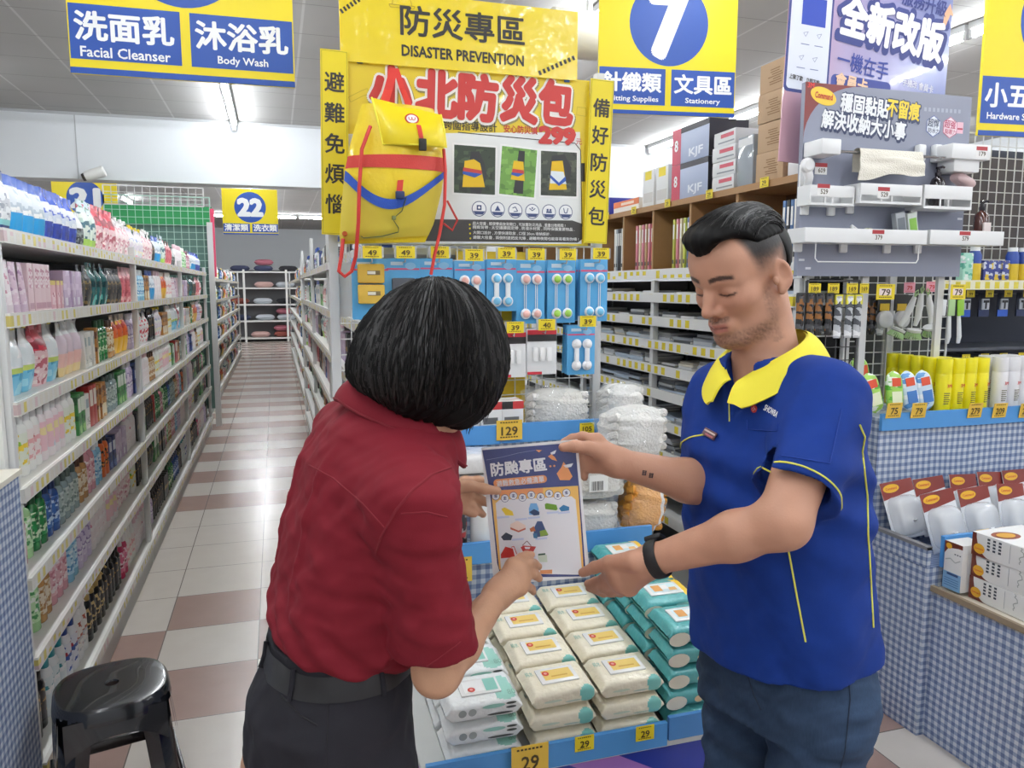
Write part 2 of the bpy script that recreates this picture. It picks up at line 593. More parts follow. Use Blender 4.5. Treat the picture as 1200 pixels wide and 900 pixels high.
        for ax in range(3):
            o1, o2 = (ax + 1) % 3, (ax + 2) % 3
            sa = [slice(None)] * 3; sb = [slice(None)] * 3
            sa[ax] = slice(0, n[ax] - 1); sb[ax] = slice(1, n[ax])
            for o in (o1, o2): sa[o] = slice(1, n[o] - 1); sb[o] = slice(1, n[o] - 1)
            A, B = neg[tuple(sa)], neg[tuple(sb)]
            for flag, flip in ((A & ~B, False), (~A & B, True)):
                e = np.argwhere(flag)
                if not len(e): continue
                e[:, o1] += 1; e[:, o2] += 1
                q = []
                for u, v in ((0, 0), (1, 0), (1, 1), (0, 1)):
                    f = e.copy(); f[:, o1] -= 1 - u; f[:, o2] -= 1 - v
                    q.append(idm[tuple(f.T)])
                q = np.stack(q, 1)
                quads.append(q[:, ::-1] if flip else q)
        return pos, np.concatenate(quads)
    def build(s, name, m, parent=None, colour=None, smooth_it=2, origin=(0, 0, 0)):
        pos, quads = s.mesh()
        if smooth_it: pos = relax(pos, quads, smooth_it)
        me = bpy.data.meshes.new(name)
        og = np.array(origin, float)
        me.vertices.add(len(pos)); me.vertices.foreach_set('co', (pos - og).ravel().astype(np.float32))
        me.loops.add(quads.size); me.loops.foreach_set('vertex_index', quads.ravel().astype(np.int32))
        me.polygons.add(len(quads)); me.polygons.foreach_set('loop_start', np.arange(0, quads.size, 4, dtype=np.int32))
        me.update(calc_edges=True)
        me.validate()
        me.polygons.foreach_set('use_smooth', [True] * len(me.polygons))
        if colour is not None:
            at = me.color_attributes.new('tint', 'FLOAT_COLOR', 'POINT')
            c = np.ones((len(pos), 4), np.float32); c[:, :3] = colour(pos)
            at.data.foreach_set('color', c.ravel())
        me.materials.append(m)
        me.update()
        o = bpy.data.objects.new(name, me)
        COL.objects.link(o)
        if parent is not None: o.parent = parent; o.location = Vector(origin) - parent.location
        else: o.location = origin
        return o

def relax(pos, quads, it):
    e = np.concatenate([quads[:, [0, 1]], quads[:, [1, 2]], quads[:, [2, 3]], quads[:, [3, 0]]])
    for k in range(it):
        for lam in (.5, -.52):
            acc = np.zeros_like(pos); num = np.zeros(len(pos))
            for c in range(3):
                acc[:, c] = np.bincount(e[:, 0], pos[e[:, 1], c], len(pos)) + np.bincount(e[:, 1], pos[e[:, 0], c], len(pos))
            num = np.bincount(e.ravel(), minlength=len(pos))
            pos = pos + lam * (acc / np.maximum(num, 1)[:, None] - pos)
    return pos

from mathutils.bvhtree import BVHTree
class Skin:
    """the surface of a built object, to lay seams, badges and prints on it"""
    def __init__(s, *obs):
        v, f = [], []
        for o in obs:
            k = len(v); off = o.location + (o.parent.location if o.parent else Vector())
            v += [x.co + off for x in o.data.vertices]; f += [[i + k for i in p.vertices] for p in o.data.polygons]
        s.t = BVHTree.FromPolygons(v, f)
    def hit(s, px, py):
        o = Vector((0, 0, CAM_H)); h = s.t.ray_cast(o, Vector(ray(px, py)).normalized())
        return (h[0], h[1]) if h[0] else (None, None)
    def near(s, p):
        h = s.t.find_nearest(Vector(p)); return h[0], h[1]
    def line(s, pts, lift=.0008, step=6):
        """points on the surface along a run of measured points"""
        out = []
        for (x0, y0), (x1, y1) in zip(pts, pts[1:]):
            n = max(2, int(math.hypot(x1 - x0, y1 - y0) / step))
            for i in range(n + (1 if (x1, y1) == pts[-1] else 0)):
                p, q = s.hit(x0 + (x1 - x0) * i / n, y0 + (y1 - y0) * i / n)
                if p is None: continue
                if out and (p - out[-1]).length > .06: continue
                out.append(p + q * lift)
        return out
    def drape(s, mb, lift):
        """press a sheet's points onto the surface, keeping their own small height"""
        out = []
        for v in mb.v:
            p, n = s.near(v); out.append(tuple(p + n * lift))
        mb.v = out
        return mb
    def patch(s, px, py, rz=0.0, lift=.001):
        """a frame lying on the surface at a measured point: z out of the surface, y up"""
        p, n = s.hit(px, py)
        return frame(p + n * lift, n, rz)

def frame(p, n, rz=0.0, up=None):
    n = Vector(n).normalized(); u = Vector(up) if up else Vector((0, 0, 1))
    x = u.cross(n)
    if x.length < 1e-4: x = Vector((1, 0, 0))
    x.normalize(); y = n.cross(x)
    M = Matrix((x, y, n)).transposed().to_4x4(); M.translation = Vector(p)
    return M @ Matrix.Rotation(rz, 4, 'Z')

def basis(x, y, z, o):
    M = Matrix((Vector(x), Vector(y), Vector(z))).transposed().to_4x4(); M.translation = Vector(o)
    return M

def sm(x, a, b):
    t = np.clip((x - a) / (b - a), 0, 1); return t * t * (3 - 2 * t)

def wave_noise(seed, amp, freq):
    r = np.random.RandomState(seed)
    K = r.normal(size=(7, 3)); K /= np.linalg.norm(K, axis=1)[:, None]
    K *= (freq * r.uniform(.5, 1.6, 7))[:, None]; ph = r.uniform(0, 6.28, 7)
    def fn(x, y, z):
        t = np.zeros_like(x)
        for k in range(7): t = t + np.sin(K[k, 0] * x + K[k, 1] * y + K[k, 2] * z + ph[k] + 1.3 * np.sin(2.1 * (K[(k + 1) % 7, 0] * y + K[k, 1] * z)))
        return amp * t / 3.5
    return fn
# ================================================================== THE TWO PEOPLE
PPL_H = 0.003
def tint_material(name, rough, bump=0.0, bscale=250, spec=.4, sss=0.0):
    m, nt, b = nodes_mat(name)
    a = N(nt, 'ShaderNodeVertexColor'); a.layer_name = 'tint'
    nt.links.new(a.outputs[0], b.inputs['Base Color'])
    b.inputs['Roughness'].default_value = rough
    b.inputs['Specular IOR Level'].default_value = spec
    b.inputs['Subsurface Weight'].default_value = sss
    b.inputs['Subsurface Radius'].default_value = (.01, .004, .002)
    b.inputs['Subsurface Scale'].default_value = .3
    if bump:
        n = N(nt, 'ShaderNodeTexNoise'); n.inputs['Scale'].default_value = bscale
        t = N(nt, 'ShaderNodeTexCoord'); nt.links.new(t.outputs['Object'], n.inputs['Vector'])
        u = N(nt, 'ShaderNodeBump'); u.inputs['Strength'].default_value = bump; u.inputs['Distance'].default_value = .002
        nt.links.new(n.outputs['Fac'], u.inputs['Height']); nt.links.new(u.outputs['Normal'], b.inputs['Normal'])
    return m
skin_m = tint_material('skin', .5, .15, 300)
def cloth_material(name, a, b_, scale, rough=.85, bump=.25, stretch=(1, 1, 1)):
    m, nt, b = nodes_mat(name)
    t = N(nt, 'ShaderNodeTexCoord'); mp = N(nt, 'ShaderNodeMapping'); mp.inputs['Scale'].default_value = stretch
    nt.links.new(t.outputs['Object'], mp.inputs['Vector'])
    n = N(nt, 'ShaderNodeTexNoise'); n.inputs['Scale'].default_value = scale; n.inputs['Detail'].default_value = 5
    nt.links.new(mp.outputs[0], n.inputs['Vector'])
    nt.links.new(mix_col(nt, n.outputs['Fac'], lin(a), lin(b_)), b.inputs['Base Color'])
    b.inputs['Roughness'].default_value = rough
    b.inputs['Specular IOR Level'].default_value = .25
    n2 = N(nt, 'ShaderNodeTexNoise'); n2.inputs['Scale'].default_value = 900
    nt.links.new(t.outputs['Object'], n2.inputs['Vector'])
    u = N(nt, 'ShaderNodeBump'); u.inputs['Strength'].default_value = bump; u.inputs['Distance'].default_value = .001
    nt.links.new(n2.outputs['Fac'], u.inputs['Height']); nt.links.new(u.outputs['Normal'], b.inputs['Normal'])
    return m
hair_m = mat('#0b0a0a', .55, spec=.15)
hair_light = mat('#151211', .42, spec=.35)

def hand(F, wrist, palm_r, fingers, thumb, fr=.0088):
    """palm bones from the wrist to each knuckle, then three phalanges; thumb from the side of the palm"""
    for i, f in enumerate(fingers):
        r = fr * (1.0, 1.05, 1.0, .86)[i]
        F.cap(wrist, f[0], palm_r, palm_r * .72, .016)
        F.chain(f, [palm_r * .7, r * 1.12, r, r * .86][:len(f)] if len(f) == 4 else [palm_r * .7, r * 1.08, r * .88], .005)
    for i in range(len(fingers) - 1): F.cap(fingers[i][0], fingers[i + 1][0], palm_r * .62, palm_r * .62, .01)
    F.cap(wrist, thumb[0], palm_r, palm_r * .8, .014)
    F.chain(thumb, [palm_r * .85, fr * 1.35, fr * 1.2, fr * .98][:len(thumb)], .006)

def nails(tips, parent, name='fingernail'):
    pass

# ------------------------------------------------------------------ the man in the blue polo shirt
def build_man():
    al = R(58)
    Fd = RW(-math.sin(al), -math.cos(al)); Ld = RW(math.cos(al), -math.sin(al)); U = Vector((0, 0, 1))
    hem = P(915, 757, D=1.40); neck = P(897, 424, D=1.40)
    up = (neck - hem); TL = up.length; up.normalize()
    Lx = (Ld - up * Ld.dot(up)).normalized(); Fx = up.cross(Lx)
    if Fx.dot(Fd) < 0: Fx = -Fx
    B = basis(Lx, Fx, up, hem)                      # body frame: x his left, y front, z up
    SL, SR = P(969, 462, D=1.29), P(846, 460, D=1.50)
    EL, WL = P(918, 612, D=1.17), P(766, 656, D=1.275)
    ER, WR = P(848, 574, D=1.42), P(724, 542, D=1.38)
    hc = P(870, 323, D=1.385)
    hF = RW(-math.sin(R(58)), -math.cos(R(58))); hL = RW(math.cos(R(58)), -math.sin(R(58)))
    pt = R(22)
    hf = (hF * math.cos(pt) - U * math.sin(pt)).normalized(); hu = (U * math.cos(pt) + hF * math.sin(pt)).normalized()
    Hm = basis(hL, hf, hu, hc) @ Matrix.Scale(.93, 4)
    Hi = np.array(Hm.inverted())

    lo = (min(hem.x, WL.x) - .25, hem.y - .48, hem.z - .3); hi = (SL.x + .25, hem.y + .36, hc.z + .2)
    F = Field(lo, hi, PPL_H)
    # trunk and neck under the shirt
    F.loft([-.08, -.06, .05, .2, .35, .44, .5, .55], [.12, .14, .14, .135, .145, .14, .10, .06], [.08, .09, .095, .095, .095, .085, .06, .05], [0, 0, 0, .0, 0, -.005, -.01, -.012], B, 0)
    F.cap(neck - up * .04 - Fx * .012, Hm @ Vector((0, -.022, -.05)), .06, .055, .03)
    # head
    F.ell((0, -.012, .038), (.0765, .098, .083), 0, Hm)
    F.ell((0, .03, -.028), (.056, .062, .082), .03, Hm)
    for s in (1, -1):
        F.cap((s * .048, -.006, -.05), (s * .019, .062, -.096), .018, .016, .03, Hm)
        F.ell((s * .042, .056, -.022), (.021, .024, .02), .025, Hm)
        F.cap((s * .012, .08, .021), (s * .042, .066, .02), .011, .01, .014, Hm)
    F.ell((0, .076, -.098), (.022, .018, .017), .022, Hm)
    F.ell((0, .06, .052), (.055, .035, .045), .03, Hm)
    for s in (1, -1): F.ell((s * .032, .101, -.002), (.019, .017, .011), .014, Hm, op='sub')
    F.chain([(0, .083, .018), (0, .098, -.008), (0, .111, -.031)], [.0075, .008, .0112], .012, Hm)
    for s in (1, -1):
        F.ell((s * .0125, .095, -.036), (.0085, .011, .0082), .008, Hm)
        F.ell((s * .0075, .1055, -.0435), (.004, .005, .0035), .003, Hm, op='sub')
    F.ell((0, .083, -.066), (.03, .016, .018), .012, Hm)
    for s in (1, -1):
        F.cap((0, .0985, -.0605), (s * .021, .086, -.066), .0058, .003, .006, Hm)
        F.cap((0, .0965, -.0735), (s * .019, .086, -.069), .0068, .003, .006, Hm)
        F.cap((0, .1045, -.0672), (s * .024, .091, -.068), .0016, .0014, .003, Hm, op='sub')
    # closed lids over the eyes, looking down
    for s in (1, -1): F.ell((s * .0315, .0765, .0005), (.0165, .0115, .0105), .005, Hm)
    # ears: rim, bowl, lobe
    for s in (1, -1):
        rt = Matrix.Rotation(s * .45, 3, 'Z') @ Matrix.Rotation(-.12, 3, 'X')
        F.ell((s * .0815, -.014, -.004), (.0080, .0188, .0305), .007, Hm, rot=rt)
        F.ell((s * .0905, -.0105, .001), (.0105, .0118, .0198), .003, Hm, rot=rt, op='sub')
        F.ell((s * .087, -.009, -.011), (.004, .006, .008), .003, Hm, op='sub')
        F.ell((s * .080, -.006, -.032), (.0065, .0085, .009), .008, Hm)
        F.ell((s * .081, .007, -.009), (.005, .005, .008), .006, Hm)
    # arms
    for S, E, W in ((SL, EL, WL), (SR, ER, WR)):
        F.cap(S, E, .05, .041, .03)
        md = E.lerp(W, .35)
        F.chain([E, md, W], [.04, .0385, .0255], .02)
    # his right hand: thumb in front of the sheet, fingers behind it
    q = lambda a, b, d: P(a, b, D=d)
    hand(F, WR, .019, [
        [q(699, 517, 1.39), q(683, 512, 1.402), q(671, 514, 1.408), q(661, 518, 1.408)],
        [q(694, 527, 1.402), q(678, 526, 1.415), q(667, 529, 1.42), q(657, 533, 1.42)],
        [q(692, 537, 1.405), q(681, 540, 1.418), q(676, 547, 1.42), q(671, 554, 1.42)],
        [q(695, 545, 1.4), q(686, 549, 1.408), q(684, 555, 1.41), q(685, 560, 1.408)]],
        [q(708, 531, 1.375), q(690, 525, 1.365), q(674, 523, 1.36), q(660, 524, 1.362)])
    # his left hand: thumb on top of the lower corner, fingers below it
    hand(F, WL, .0205, [
        [q(720, 668, 1.295), q(708, 678, 1.335), q(698, 682, 1.36), q(689, 684, 1.372)],
        [q(724, 678, 1.30), q(708, 688, 1.34), q(699, 690, 1.365), q(691, 689, 1.378)],
        [q(730, 685, 1.305), q(716, 693, 1.34), q(707, 694, 1.362), q(699, 692, 1.376)],
        [q(738, 688, 1.31), q(727, 694, 1.335), q(719, 694, 1.352), q(712, 692, 1.365)]],
        [q(742, 657, 1.268), q(714, 659, 1.292), q(697, 665, 1.322), q(683, 671, 1.342)])

    def colour(p):
        l = p @ Hi[:3, :3].T + Hi[:3, 3]
        x, y, z = l[:, 0], l[:, 1], l[:, 2]; ax = np.abs(x)
        base = np.tile(np.array(lin('#c08f76')[:3]), (len(p), 1))
        n = wave_noise(3, 1.0, 60)(p[:, 0], p[:, 1], p[:, 2])[:, None]
        base = base * (1 + .05 * n)
        head = (np.linalg.norm(l, axis=1) < .2) & (z > -.125)
        def mix(m, c, k=1.0):
            m = (m * head * k)[:, None]
            base[:] = base * (1 - m) + np.array(lin(c)[:3]) * m
        warm = sm(y, .03, .09) * sm(-z, -.02, .03) * sm(z, -.075, -.03)
        mix(warm, '#b97f68', .45)
        # short beard along jaw, chin and lip
        fine = .65 + .35 * wave_noise(8, 1.0, 900)(p[:, 0], p[:, 1], p[:, 2])
        jaw = sm(-z, .07, .088) * sm(y, -.01, .03) * (1 - sm(-z, .112, .124)) * sm(z + .14 + .2 * (y - .02), 0, .05)
        side = sm(ax, .048, .056) * sm(y, -.004, .012) * (1 - sm(y, .018, .034)) * sm(-z, -.005, .03)
        must = (1 - sm(np.abs(z + .0525), .003, .0068)) * (1 - sm(ax, .02, .03)) * sm(y, .075, .085)
        lipz = (1 - sm(np.abs(z + .0675), .006, .011)) * (1 - sm(ax, .018, .026)) * sm(y, .07, .08)
        mix(np.clip(np.maximum(jaw * (1 - lipz), side * .7), 0, 1) * fine, '#5a4238', .75)
        mix(must * fine, '#3d2d27', .85)
        mix(lipz, '#a8625a', .75)
        mix((1 - sm(np.abs(z + .0675), .0012, .003)) * (1 - sm(ax, .02, .026)) * sm(y, .08, .085), '#6d3f39', .8)
        # brows and lashes
        arch = z - (.0265 + .004 * np.sin((ax - .012) / .045 * PI) - .05 * np.maximum(ax - .036, 0))
        mix((1 - sm(np.abs(arch), .0032, .006)) * sm(ax, .009, .014) * (1 - sm(ax, .05, .056)) * sm(y, .04, .055), '#2b2320', .92)
        lash = z + .0062 - 9 * (ax - .032) ** 2
        mix((1 - sm(np.abs(lash), .0012, .0032)) * sm(ax, .014, .018) * (1 - sm(ax, .048, .052)) * sm(y, .05, .06), '#2a201d', .9)
        # clipped hair on the sides and back of the head
        side_h = sm(z + .25 * (y + .01), .004, .05) * (1 - sm(y - .25 * z, .012, .036)) * sm(ax + .6 * np.maximum(-y - .03, 0), .03, .045)
        back_h = sm(-y, .02, .05) * sm(z, -.05, .0)
        ear = sm(ax, .0775, .081) * (1 - sm(z, .026, .032)) * sm(y, -.045, -.036)
        mix(np.clip(np.maximum(side_h, back_h) * (1 - ear) * (.72 + .28 * fine), 0, 1), '#2a2422', .92)
        mix(np.clip(np.maximum(side_h * sm(z, .03, .058), back_h * sm(z, .0, .03)) * (1 - ear), 0, 1), '#161312', .97)
        return np.clip(base, 0, 1)
    me = F.build('person', skin_m, None, colour, 1, origin=(hem.x, hem.y, 0))
    tag(me, 'person in a blue polo shirt with yellow collar, looking down at the sheet he holds', 'person')
    body = Skin(me)

    # hair on top: combed back and to the front over clipped sides
    hd = MB()
    rnd = random.Random(5)
    G = Field(np.array(hc) - .17, np.array(hc) + .17, .003)
    G.ell((0, -.012, .05), (.0775, .103, .083), 0, Hm)
    G.ell((0, .045, .098), (.058, .05, .03), .03, Hm)
    G.ell((0, .075, .098), (.045, .024, .02), .02, Hm)
    G.plane(Hm @ Vector((0, .05, .070)), Hm.to_3x3() @ Vector((0, .06, -1)), .006)
    for s_ in (1, -1): G.ell((s_ * .056, .078, .066), (.038, .055, .030), .012, Hm, op='sub')
    hi3 = np.array(Hm.inverted())
    def groove(x, y, z):
        l = np.stack([x, y, z], 1) @ hi3[:3, :3].T + hi3[:3, 3]
        return .0005 * np.sin(l[:, 0] * 620 + 25 * np.sin(l[:, 1] * 22)) + .0007 * np.sin(l[:, 0] * 260 + 2 + l[:, 1] * 35)
    G.warp(groove, .01)
    hair = G.build('hair', hair_m, me, None, 1, origin=tuple(hc))
    hsk = Skin(hair); lk = MB()
    for k in range(420):
        th = rnd.uniform(-1.15, 1.15); pts = []
        f0, f1 = rnd.uniform(-1.05, .3), rnd.uniform(.4, 1.5)
        for j in range(10):
            ph = f0 + (f1 - f0) * j / 9
            d = Vector((math.sin(th) * (1 - .15 * j / 9), -math.sin(ph) * math.cos(th), math.cos(ph) * math.cos(th) + .25))
            dw = (Hm.to_3x3() @ d).normalized(); o = Hm @ Vector((0, -.01, .04))
            h = hsk.t.ray_cast(o + dw * .2, -dw)
            if h[0] is None or (h[0] - o).length < .055: continue
            if pts and (h[0] - pts[-1]).length > .03: break
            pts.append(h[0] + dw * rnd.uniform(0, .0015))
        if len(pts) > 4:
            r0 = rnd.uniform(.0006, .0013)
            lk.tube(pts, [r0 * (.5 + math.sin(PI * (i + .3) / len(pts))) for i in range(len(pts))], hair_m if k % 3 else hair_light, 4)
    lk.build('hair_locks', me, loc=-me.location)
    # nape and back of the head, longer than the clipped sides
    G2 = Field(np.array(hc) - .17, np.array(hc) + .17, .003)
    G2.ell((0, -.016, .03), (.078, .101, .088), 0, Hm)
    G2.plane(Hm @ Vector((0, -.055, 0)), Hm.to_3x3() @ Vector((0, 1, -.35)), .01)
    G2.plane(Hm @ Vector((0, -.05, -.025)), Hm.to_3x3() @ Vector((0, -.3, -1)), .01)
    b2 = G2.build('back_hair', hair_m, me, None, 1, origin=tuple(hc))

    # polo shirt
    lo2 = (hem.x - .36, hem.y - .36, hem.z - .02); hi2 = (hem.x + .34, hem.y + .34, neck.z + .08)
    S = Field(lo2, hi2, .0035)
    S.loft([-.004, .1, .22, .33, .40, .455, .50, .54], [.176, .176, .176, .182, .182, .165, .115, .066],
           [.137, .137, .132, .13, .124, .108, .085, .066], [.0, .0, .004, .0, -.004, -.01, -.012, -.012], B, 0, e=2.4)
    sl_end = {}
    for Sx in (SL, SR): S.cap(neck - up * .035, Sx - up * .004, .05, .05, .07)
    for nm, Sx, Ex, t in (('L', SL, EL, .77), ('R', SR, ER, .62)):
        ax = (Ex - Sx).normalized(); end = Sx.lerp(Ex, t)
        A = Field(lo2, hi2, .0035)
        A.cap(Sx, end + ax * .05, .054, .073 if nm == 'L' else .060, 0)
        A.plane(end, ax, 0)
        A.cap(end - ax * .03, end + ax * .08, .052, .067 if nm == 'L' else .055, 0, op='sub')
        S.merge(A, .045)
        sl_end[nm] = (end, ax)
    fold = wave_noise(21, .0045, 24); fold2 = wave_noise(4, .0026, 52)
    eL = np.array(sl_end['L'][0])
    Bi = np.array(B.inverted())
    def folds(x, y, z):
        l = np.stack([x, y, z], 1) @ Bi[:3, :3].T + Bi[:3, 3]
        v = 1 - sm(l[:, 2], .1, .4)
        tug = .0035 * np.sin(46 * l[:, 0] + 30 * l[:, 1] + 16 * l[:, 2]) * v
        diag = .0045 * np.sin(70 * (l[:, 2] - .5 * l[:, 1]) + 20 * l[:, 0]) * sm(l[:, 2], .15, .3) * (1 - sm(l[:, 2], .36, .46))
        return fold(x, y, z) + fold2(x, y, z) * .8 + tug + diag
    S.warp(folds, .05)
    S.plane(hem - up * 0.0, -up, 0)
    S.cap(neck + up * .0, neck + up * .1, .058, .062, .0, op='sub')
    S.cap(B @ Vector((0, .02, TL + .02)), B @ Vector((0, .115, TL - .085)), .05, .014, .006, op='sub')
    shirt_m = cloth_material('blue_polo', '#0d2c74', '#123585', 30)
    shirt = S.build('polo_shirt', shirt_m, me, None, 1, origin=tuple(hem))
    sk = Skin(shirt)
    yel = mat('#f1e23c', .7, bump=.2, bscale=900)
    # collar: a stand that folds over, open in front
    def collar_pt(u, v, lift=0.0):
        a = (-1 + 2 * u) * R(171)                  # 0 is the nape; both ends meet in front
        fr = abs(-1 + 2 * u)
        top_z = TL + .050 - .072 * fr ** 2
        r_in = .062
        drop = .044 + .010 * sm(fr, .6, .9) - .02 * sm(fr, .92, 1.0)
        out = .033 + .008 * sm(fr, .4, .9)
        vv = v ** .8
        r = r_in + out * vv + lift
        z = top_z - drop * (v ** 1.15) + .004 * math.sin(v * PI) + lift * .6
        x = math.sin(a) * r * 1.1; y = -math.cos(a) * r * 1.02 - .012 + .03 * fr ** 2
        return B @ Vector((x, y, z))
    cm = MB()
    cm.surf(lambda u, v: collar_pt(u, v, .003), 60, 10, yel)
    cm.surf(lambda u, v: collar_pt(1 - u, v, -.0005), 60, 10, yel)
    cm.surf(lambda u, v: collar_pt(u, 1, .003 - .0035 * v), 60, 1, yel)
    for e in (0, 1): cm.surf(lambda u, v: collar_pt(e, u, .003 - .0035 * v), 10, 1, yel)
    cm.build('collar', me, loc=-me.location)
    def lay(name, pts, r, m, parent, seg=6):
        pts = [p for p in pts if p is not None]
        if len(pts) > 2: MB().tube(pts, r, m, seg).build(name, parent, loc=-me.location)
    pipe = mat('#e9e45a', .6)
    lay('piping', sk.line([(920, 622), (926, 655), (934, 700), (944, 752)]), .0017, pipe, me)
    lay('piping', sk.line([(1007, 498), (1013, 512), (1010, 530), (1016, 580), (1017, 625), (1019, 660), (1023, 735)]), .0017, pipe, me)
    # yellow line round each sleeve
    for nm in 'LR':
        end, ax = sl_end[nm]
        e1 = ax.orthogonal().normalized(); e2 = ax.cross(e1); ring = []
        for k in range(40):
            d = e1 * math.cos(2 * PI * k / 40) + e2 * math.sin(2 * PI * k / 40)
            o = end - ax * .014
            h = sk.t.ray_cast(o + d * .11, -d)
            if h[0] is not None and (h[0] - o).length < .1: ring.append(h[0] + d * .0006)
        if len(ring) > 8: MB().tube(ring, .0016, pipe, 6, closed=True).build('sleeve_stripe', me, loc=-me.location)
    # placket with its edge, chest pocket, badge and the embroidered name
    lay('placket_edge', sk.line([(854, 470), (855, 490), (855, 494)], step=3), .0012, pipe, me)
    dk = mat('#12388c', .8)
    lay('pocket_seam', sk.line([(876, 492), (876, 503), (905, 505), (911, 505), (912, 497)], step=4), .0009, dk, me)
    lay('sleeve_pocket_seam', sk.line([(916, 534), (972, 543), (986, 480)], step=4), .0009, dk, me)
    lay('shoulder_seam', sk.line([(935, 405), (962, 425), (985, 455)], step=5), .0009, dk, me)
    mb = MB(); M = sk.patch(884, 479, R(-4))
    for k in range(5): mb.add([((.0068 - .0014 * (k + 1)) * math.cos(a), (.0068 - .0014 * (k + 1)) * math.sin(a), 0) for a in [2 * PI * j / 20 for j in range(20)]] + [((.0068 - .0014 * k) * math.cos(a), (.0068 - .0014 * k) * math.sin(a), 0) for a in [2 * PI * j / 20 for j in range(20)]], [(j, 20 + j, 20 + (j + 1) % 20, (j + 1) % 20) for j in range(20)], mat('#d8382f', .6))
    mb.v = [tuple(M @ Vector(p)) for p in mb.v]
    sk.drape(mb, .0012).build('logo_patch', me, loc=-me.location)
    mb = MB(); mb.text('小', mat('#f4f4f4', .6), M, .0078, .0085, .0)
    sk.drape(mb, .0018).build('logo_character', me, loc=-me.location)
    mb = MB(); M = sk.patch(905, 482, R(-6), .0022)
    for dx in (-.00035, 0, .00035): mb.text('SHOWBA', mat('#f2f3f6', .6), M @ Matrix.Translation((dx, 0, 0)), .0105, .044, 0)
    sk.drape(mb, .0014).build('embroidered_name', me, loc=-me.location)
    mb = MB(); M = sk.patch(833, 509, R(-12), .002)
    mb.box((-.017, -.007, 0), (.017, .007, .003), mat('#57363a', .3), M, .001)
    rr = MB(); mb.box((-.015, .001, .003), (.015, .004, .0034), mat('#c9b9b0', .4), M)
    mb.box((-.008, -.005, .003), (.013, -.002, .0034), mat('#a25560', .4), M)
    mb.build('name_badge', me, loc=-me.location)
    for (bx, by) in ((850, 452), (853, 461)):
        p, n = sk.hit(bx, by)
    # wrist watch on his left wrist
    wd = (WL - EL).normalized(); wc = EL.lerp(WL, .965)
    e1 = wd.orthogonal().normalized(); e2 = wd.cross(e1)
    blk = mat('#17181a', .55)
    ring_o, mw = [], MB()
    for k in range(28):
        d = e1 * math.cos(2 * PI * k / 28) + e2 * math.sin(2 * PI * k / 28)
        h = body.t.ray_cast(wc + d * .08, -d)
        ring_o.append((h[0] if h[0] is not None else wc + d * .028, d))
    prof = ((-.0105, .0005), (-.0105, .003), (-.005, .0042), (.005, .0042), (.0105, .003), (.0105, .0005))
    mw.surf(lambda u, v: ring_o[int(round(u * 28)) % 28][0] + ring_o[int(round(u * 28)) % 28][1] * prof[int(round(v * 5))][1] + wd * prof[int(round(v * 5))][0], 28, 5, blk)
    wat = mw.build('watch_strap', me, loc=-me.location)
    toc = Vector((0, 0, CAM_H)) - wc
    dsp = MB(); nrm = (Vector((0, 0, 1)) * .9 + e1 * .0 + toc.normalized() * -.55).normalized()
    nrm = (nrm - wd * nrm.dot(wd)).normalized()
    h = body.t.ray_cast(wc + nrm * .08, -nrm); hp = h[0] if h[0] is not None else wc + nrm * .03
    dsp.box((-.012, -.016, 0), (.012, .016, .009), blk, frame(hp + nrm * .002, nrm, 0, wd), .003)
    dsp.build('watch_case', me, loc=-me.location)
    # two small inked characters on the right forearm, a line of ink by the watch
    ink = mat('#3a2f33', .6)
    mb = MB()
    for (tx, ty) in ((755, 554), (763, 557)):
        p, n = body.hit(tx, ty)
        if p is None: continue
        M = frame(p + n * .0007, n, R(-8))
        for yy in (-.004, -.0015, .001, .0035): mb.cbox((0, yy, 0), (.0078, .0014, .0004), ink, M)
        for xx in (-.0028, .0026): mb.cbox((xx, 0, 0), (.0014, .009, .0004), ink, M)
    mb.build('forearm_tattoo', me, loc=-me.location)

    # jeans
    jl = (hem.x - .3, hem.y - .3, .06); jh = (hem.x + .3, hem.y + .3, hem.z + .08)
    J = Field(jl, jh, .004)
    J.loft([-.115, -.06, .0, .05], [.165, .172, .168, .160], [.118, .122, .122, .118], [-.006, -.006, -.004, 0], B, 0)
    for s, fx in ((1, .035), (-1, -.02)):
        hip = B @ Vector((s * .086, -.002, -.09))
        kn = Vector((hip.x, hip.y, .50)) + Lx * (s * .012) + Fx * (.02 + fx)
        an = Vector((hip.x, hip.y, .10)) + Lx * (s * .02) + Fx * (fx * .6 - .01)
        J.chain([hip, kn, an], [.093, .07, .062], .035)
    jf, jf2 = wave_noise(31, .003, 40), wave_noise(33, .0018, 90)
    def jfold(x, y, z):
        return jf(x, y, z * 1.6) + jf2(x, y, z) + .003 * np.sin(95 * z + 40 * x) * sm(-z, -.85, -.7)
    J.warp(jfold, .04)
    J.plane((0, 0, .075), (0, 0, -1), 0)
    J.plane(hem + up * .055, up, 0)
    m, nt, b = nodes_mat('denim')
    t = N(nt, 'ShaderNodeTexCoord')
    n1 = N(nt, 'ShaderNodeTexNoise'); n1.inputs['Scale'].default_value = 7; n1.inputs['Detail'].default_value = 6
    mp = N(nt, 'ShaderNodeMapping'); mp.inputs['Scale'].default_value = (1, 1, .35)
    nt.links.new(t.outputs['Object'], mp.inputs['Vector']); nt.links.new(mp.outputs[0], n1.inputs['Vector'])
    n2 = N(nt, 'ShaderNodeTexNoise'); n2.inputs['Scale'].default_value = 420
    mp2 = N(nt, 'ShaderNodeMapping'); mp2.inputs['Scale'].default_value = (1, 1, .15)
    nt.links.new(t.outputs['Object'], mp2.inputs['Vector']); nt.links.new(mp2.outputs[0], n2.inputs['Vector'])
    c = mix_col(nt, n1.outputs['Fac'], lin('#1c2a40'), lin('#455b78'))
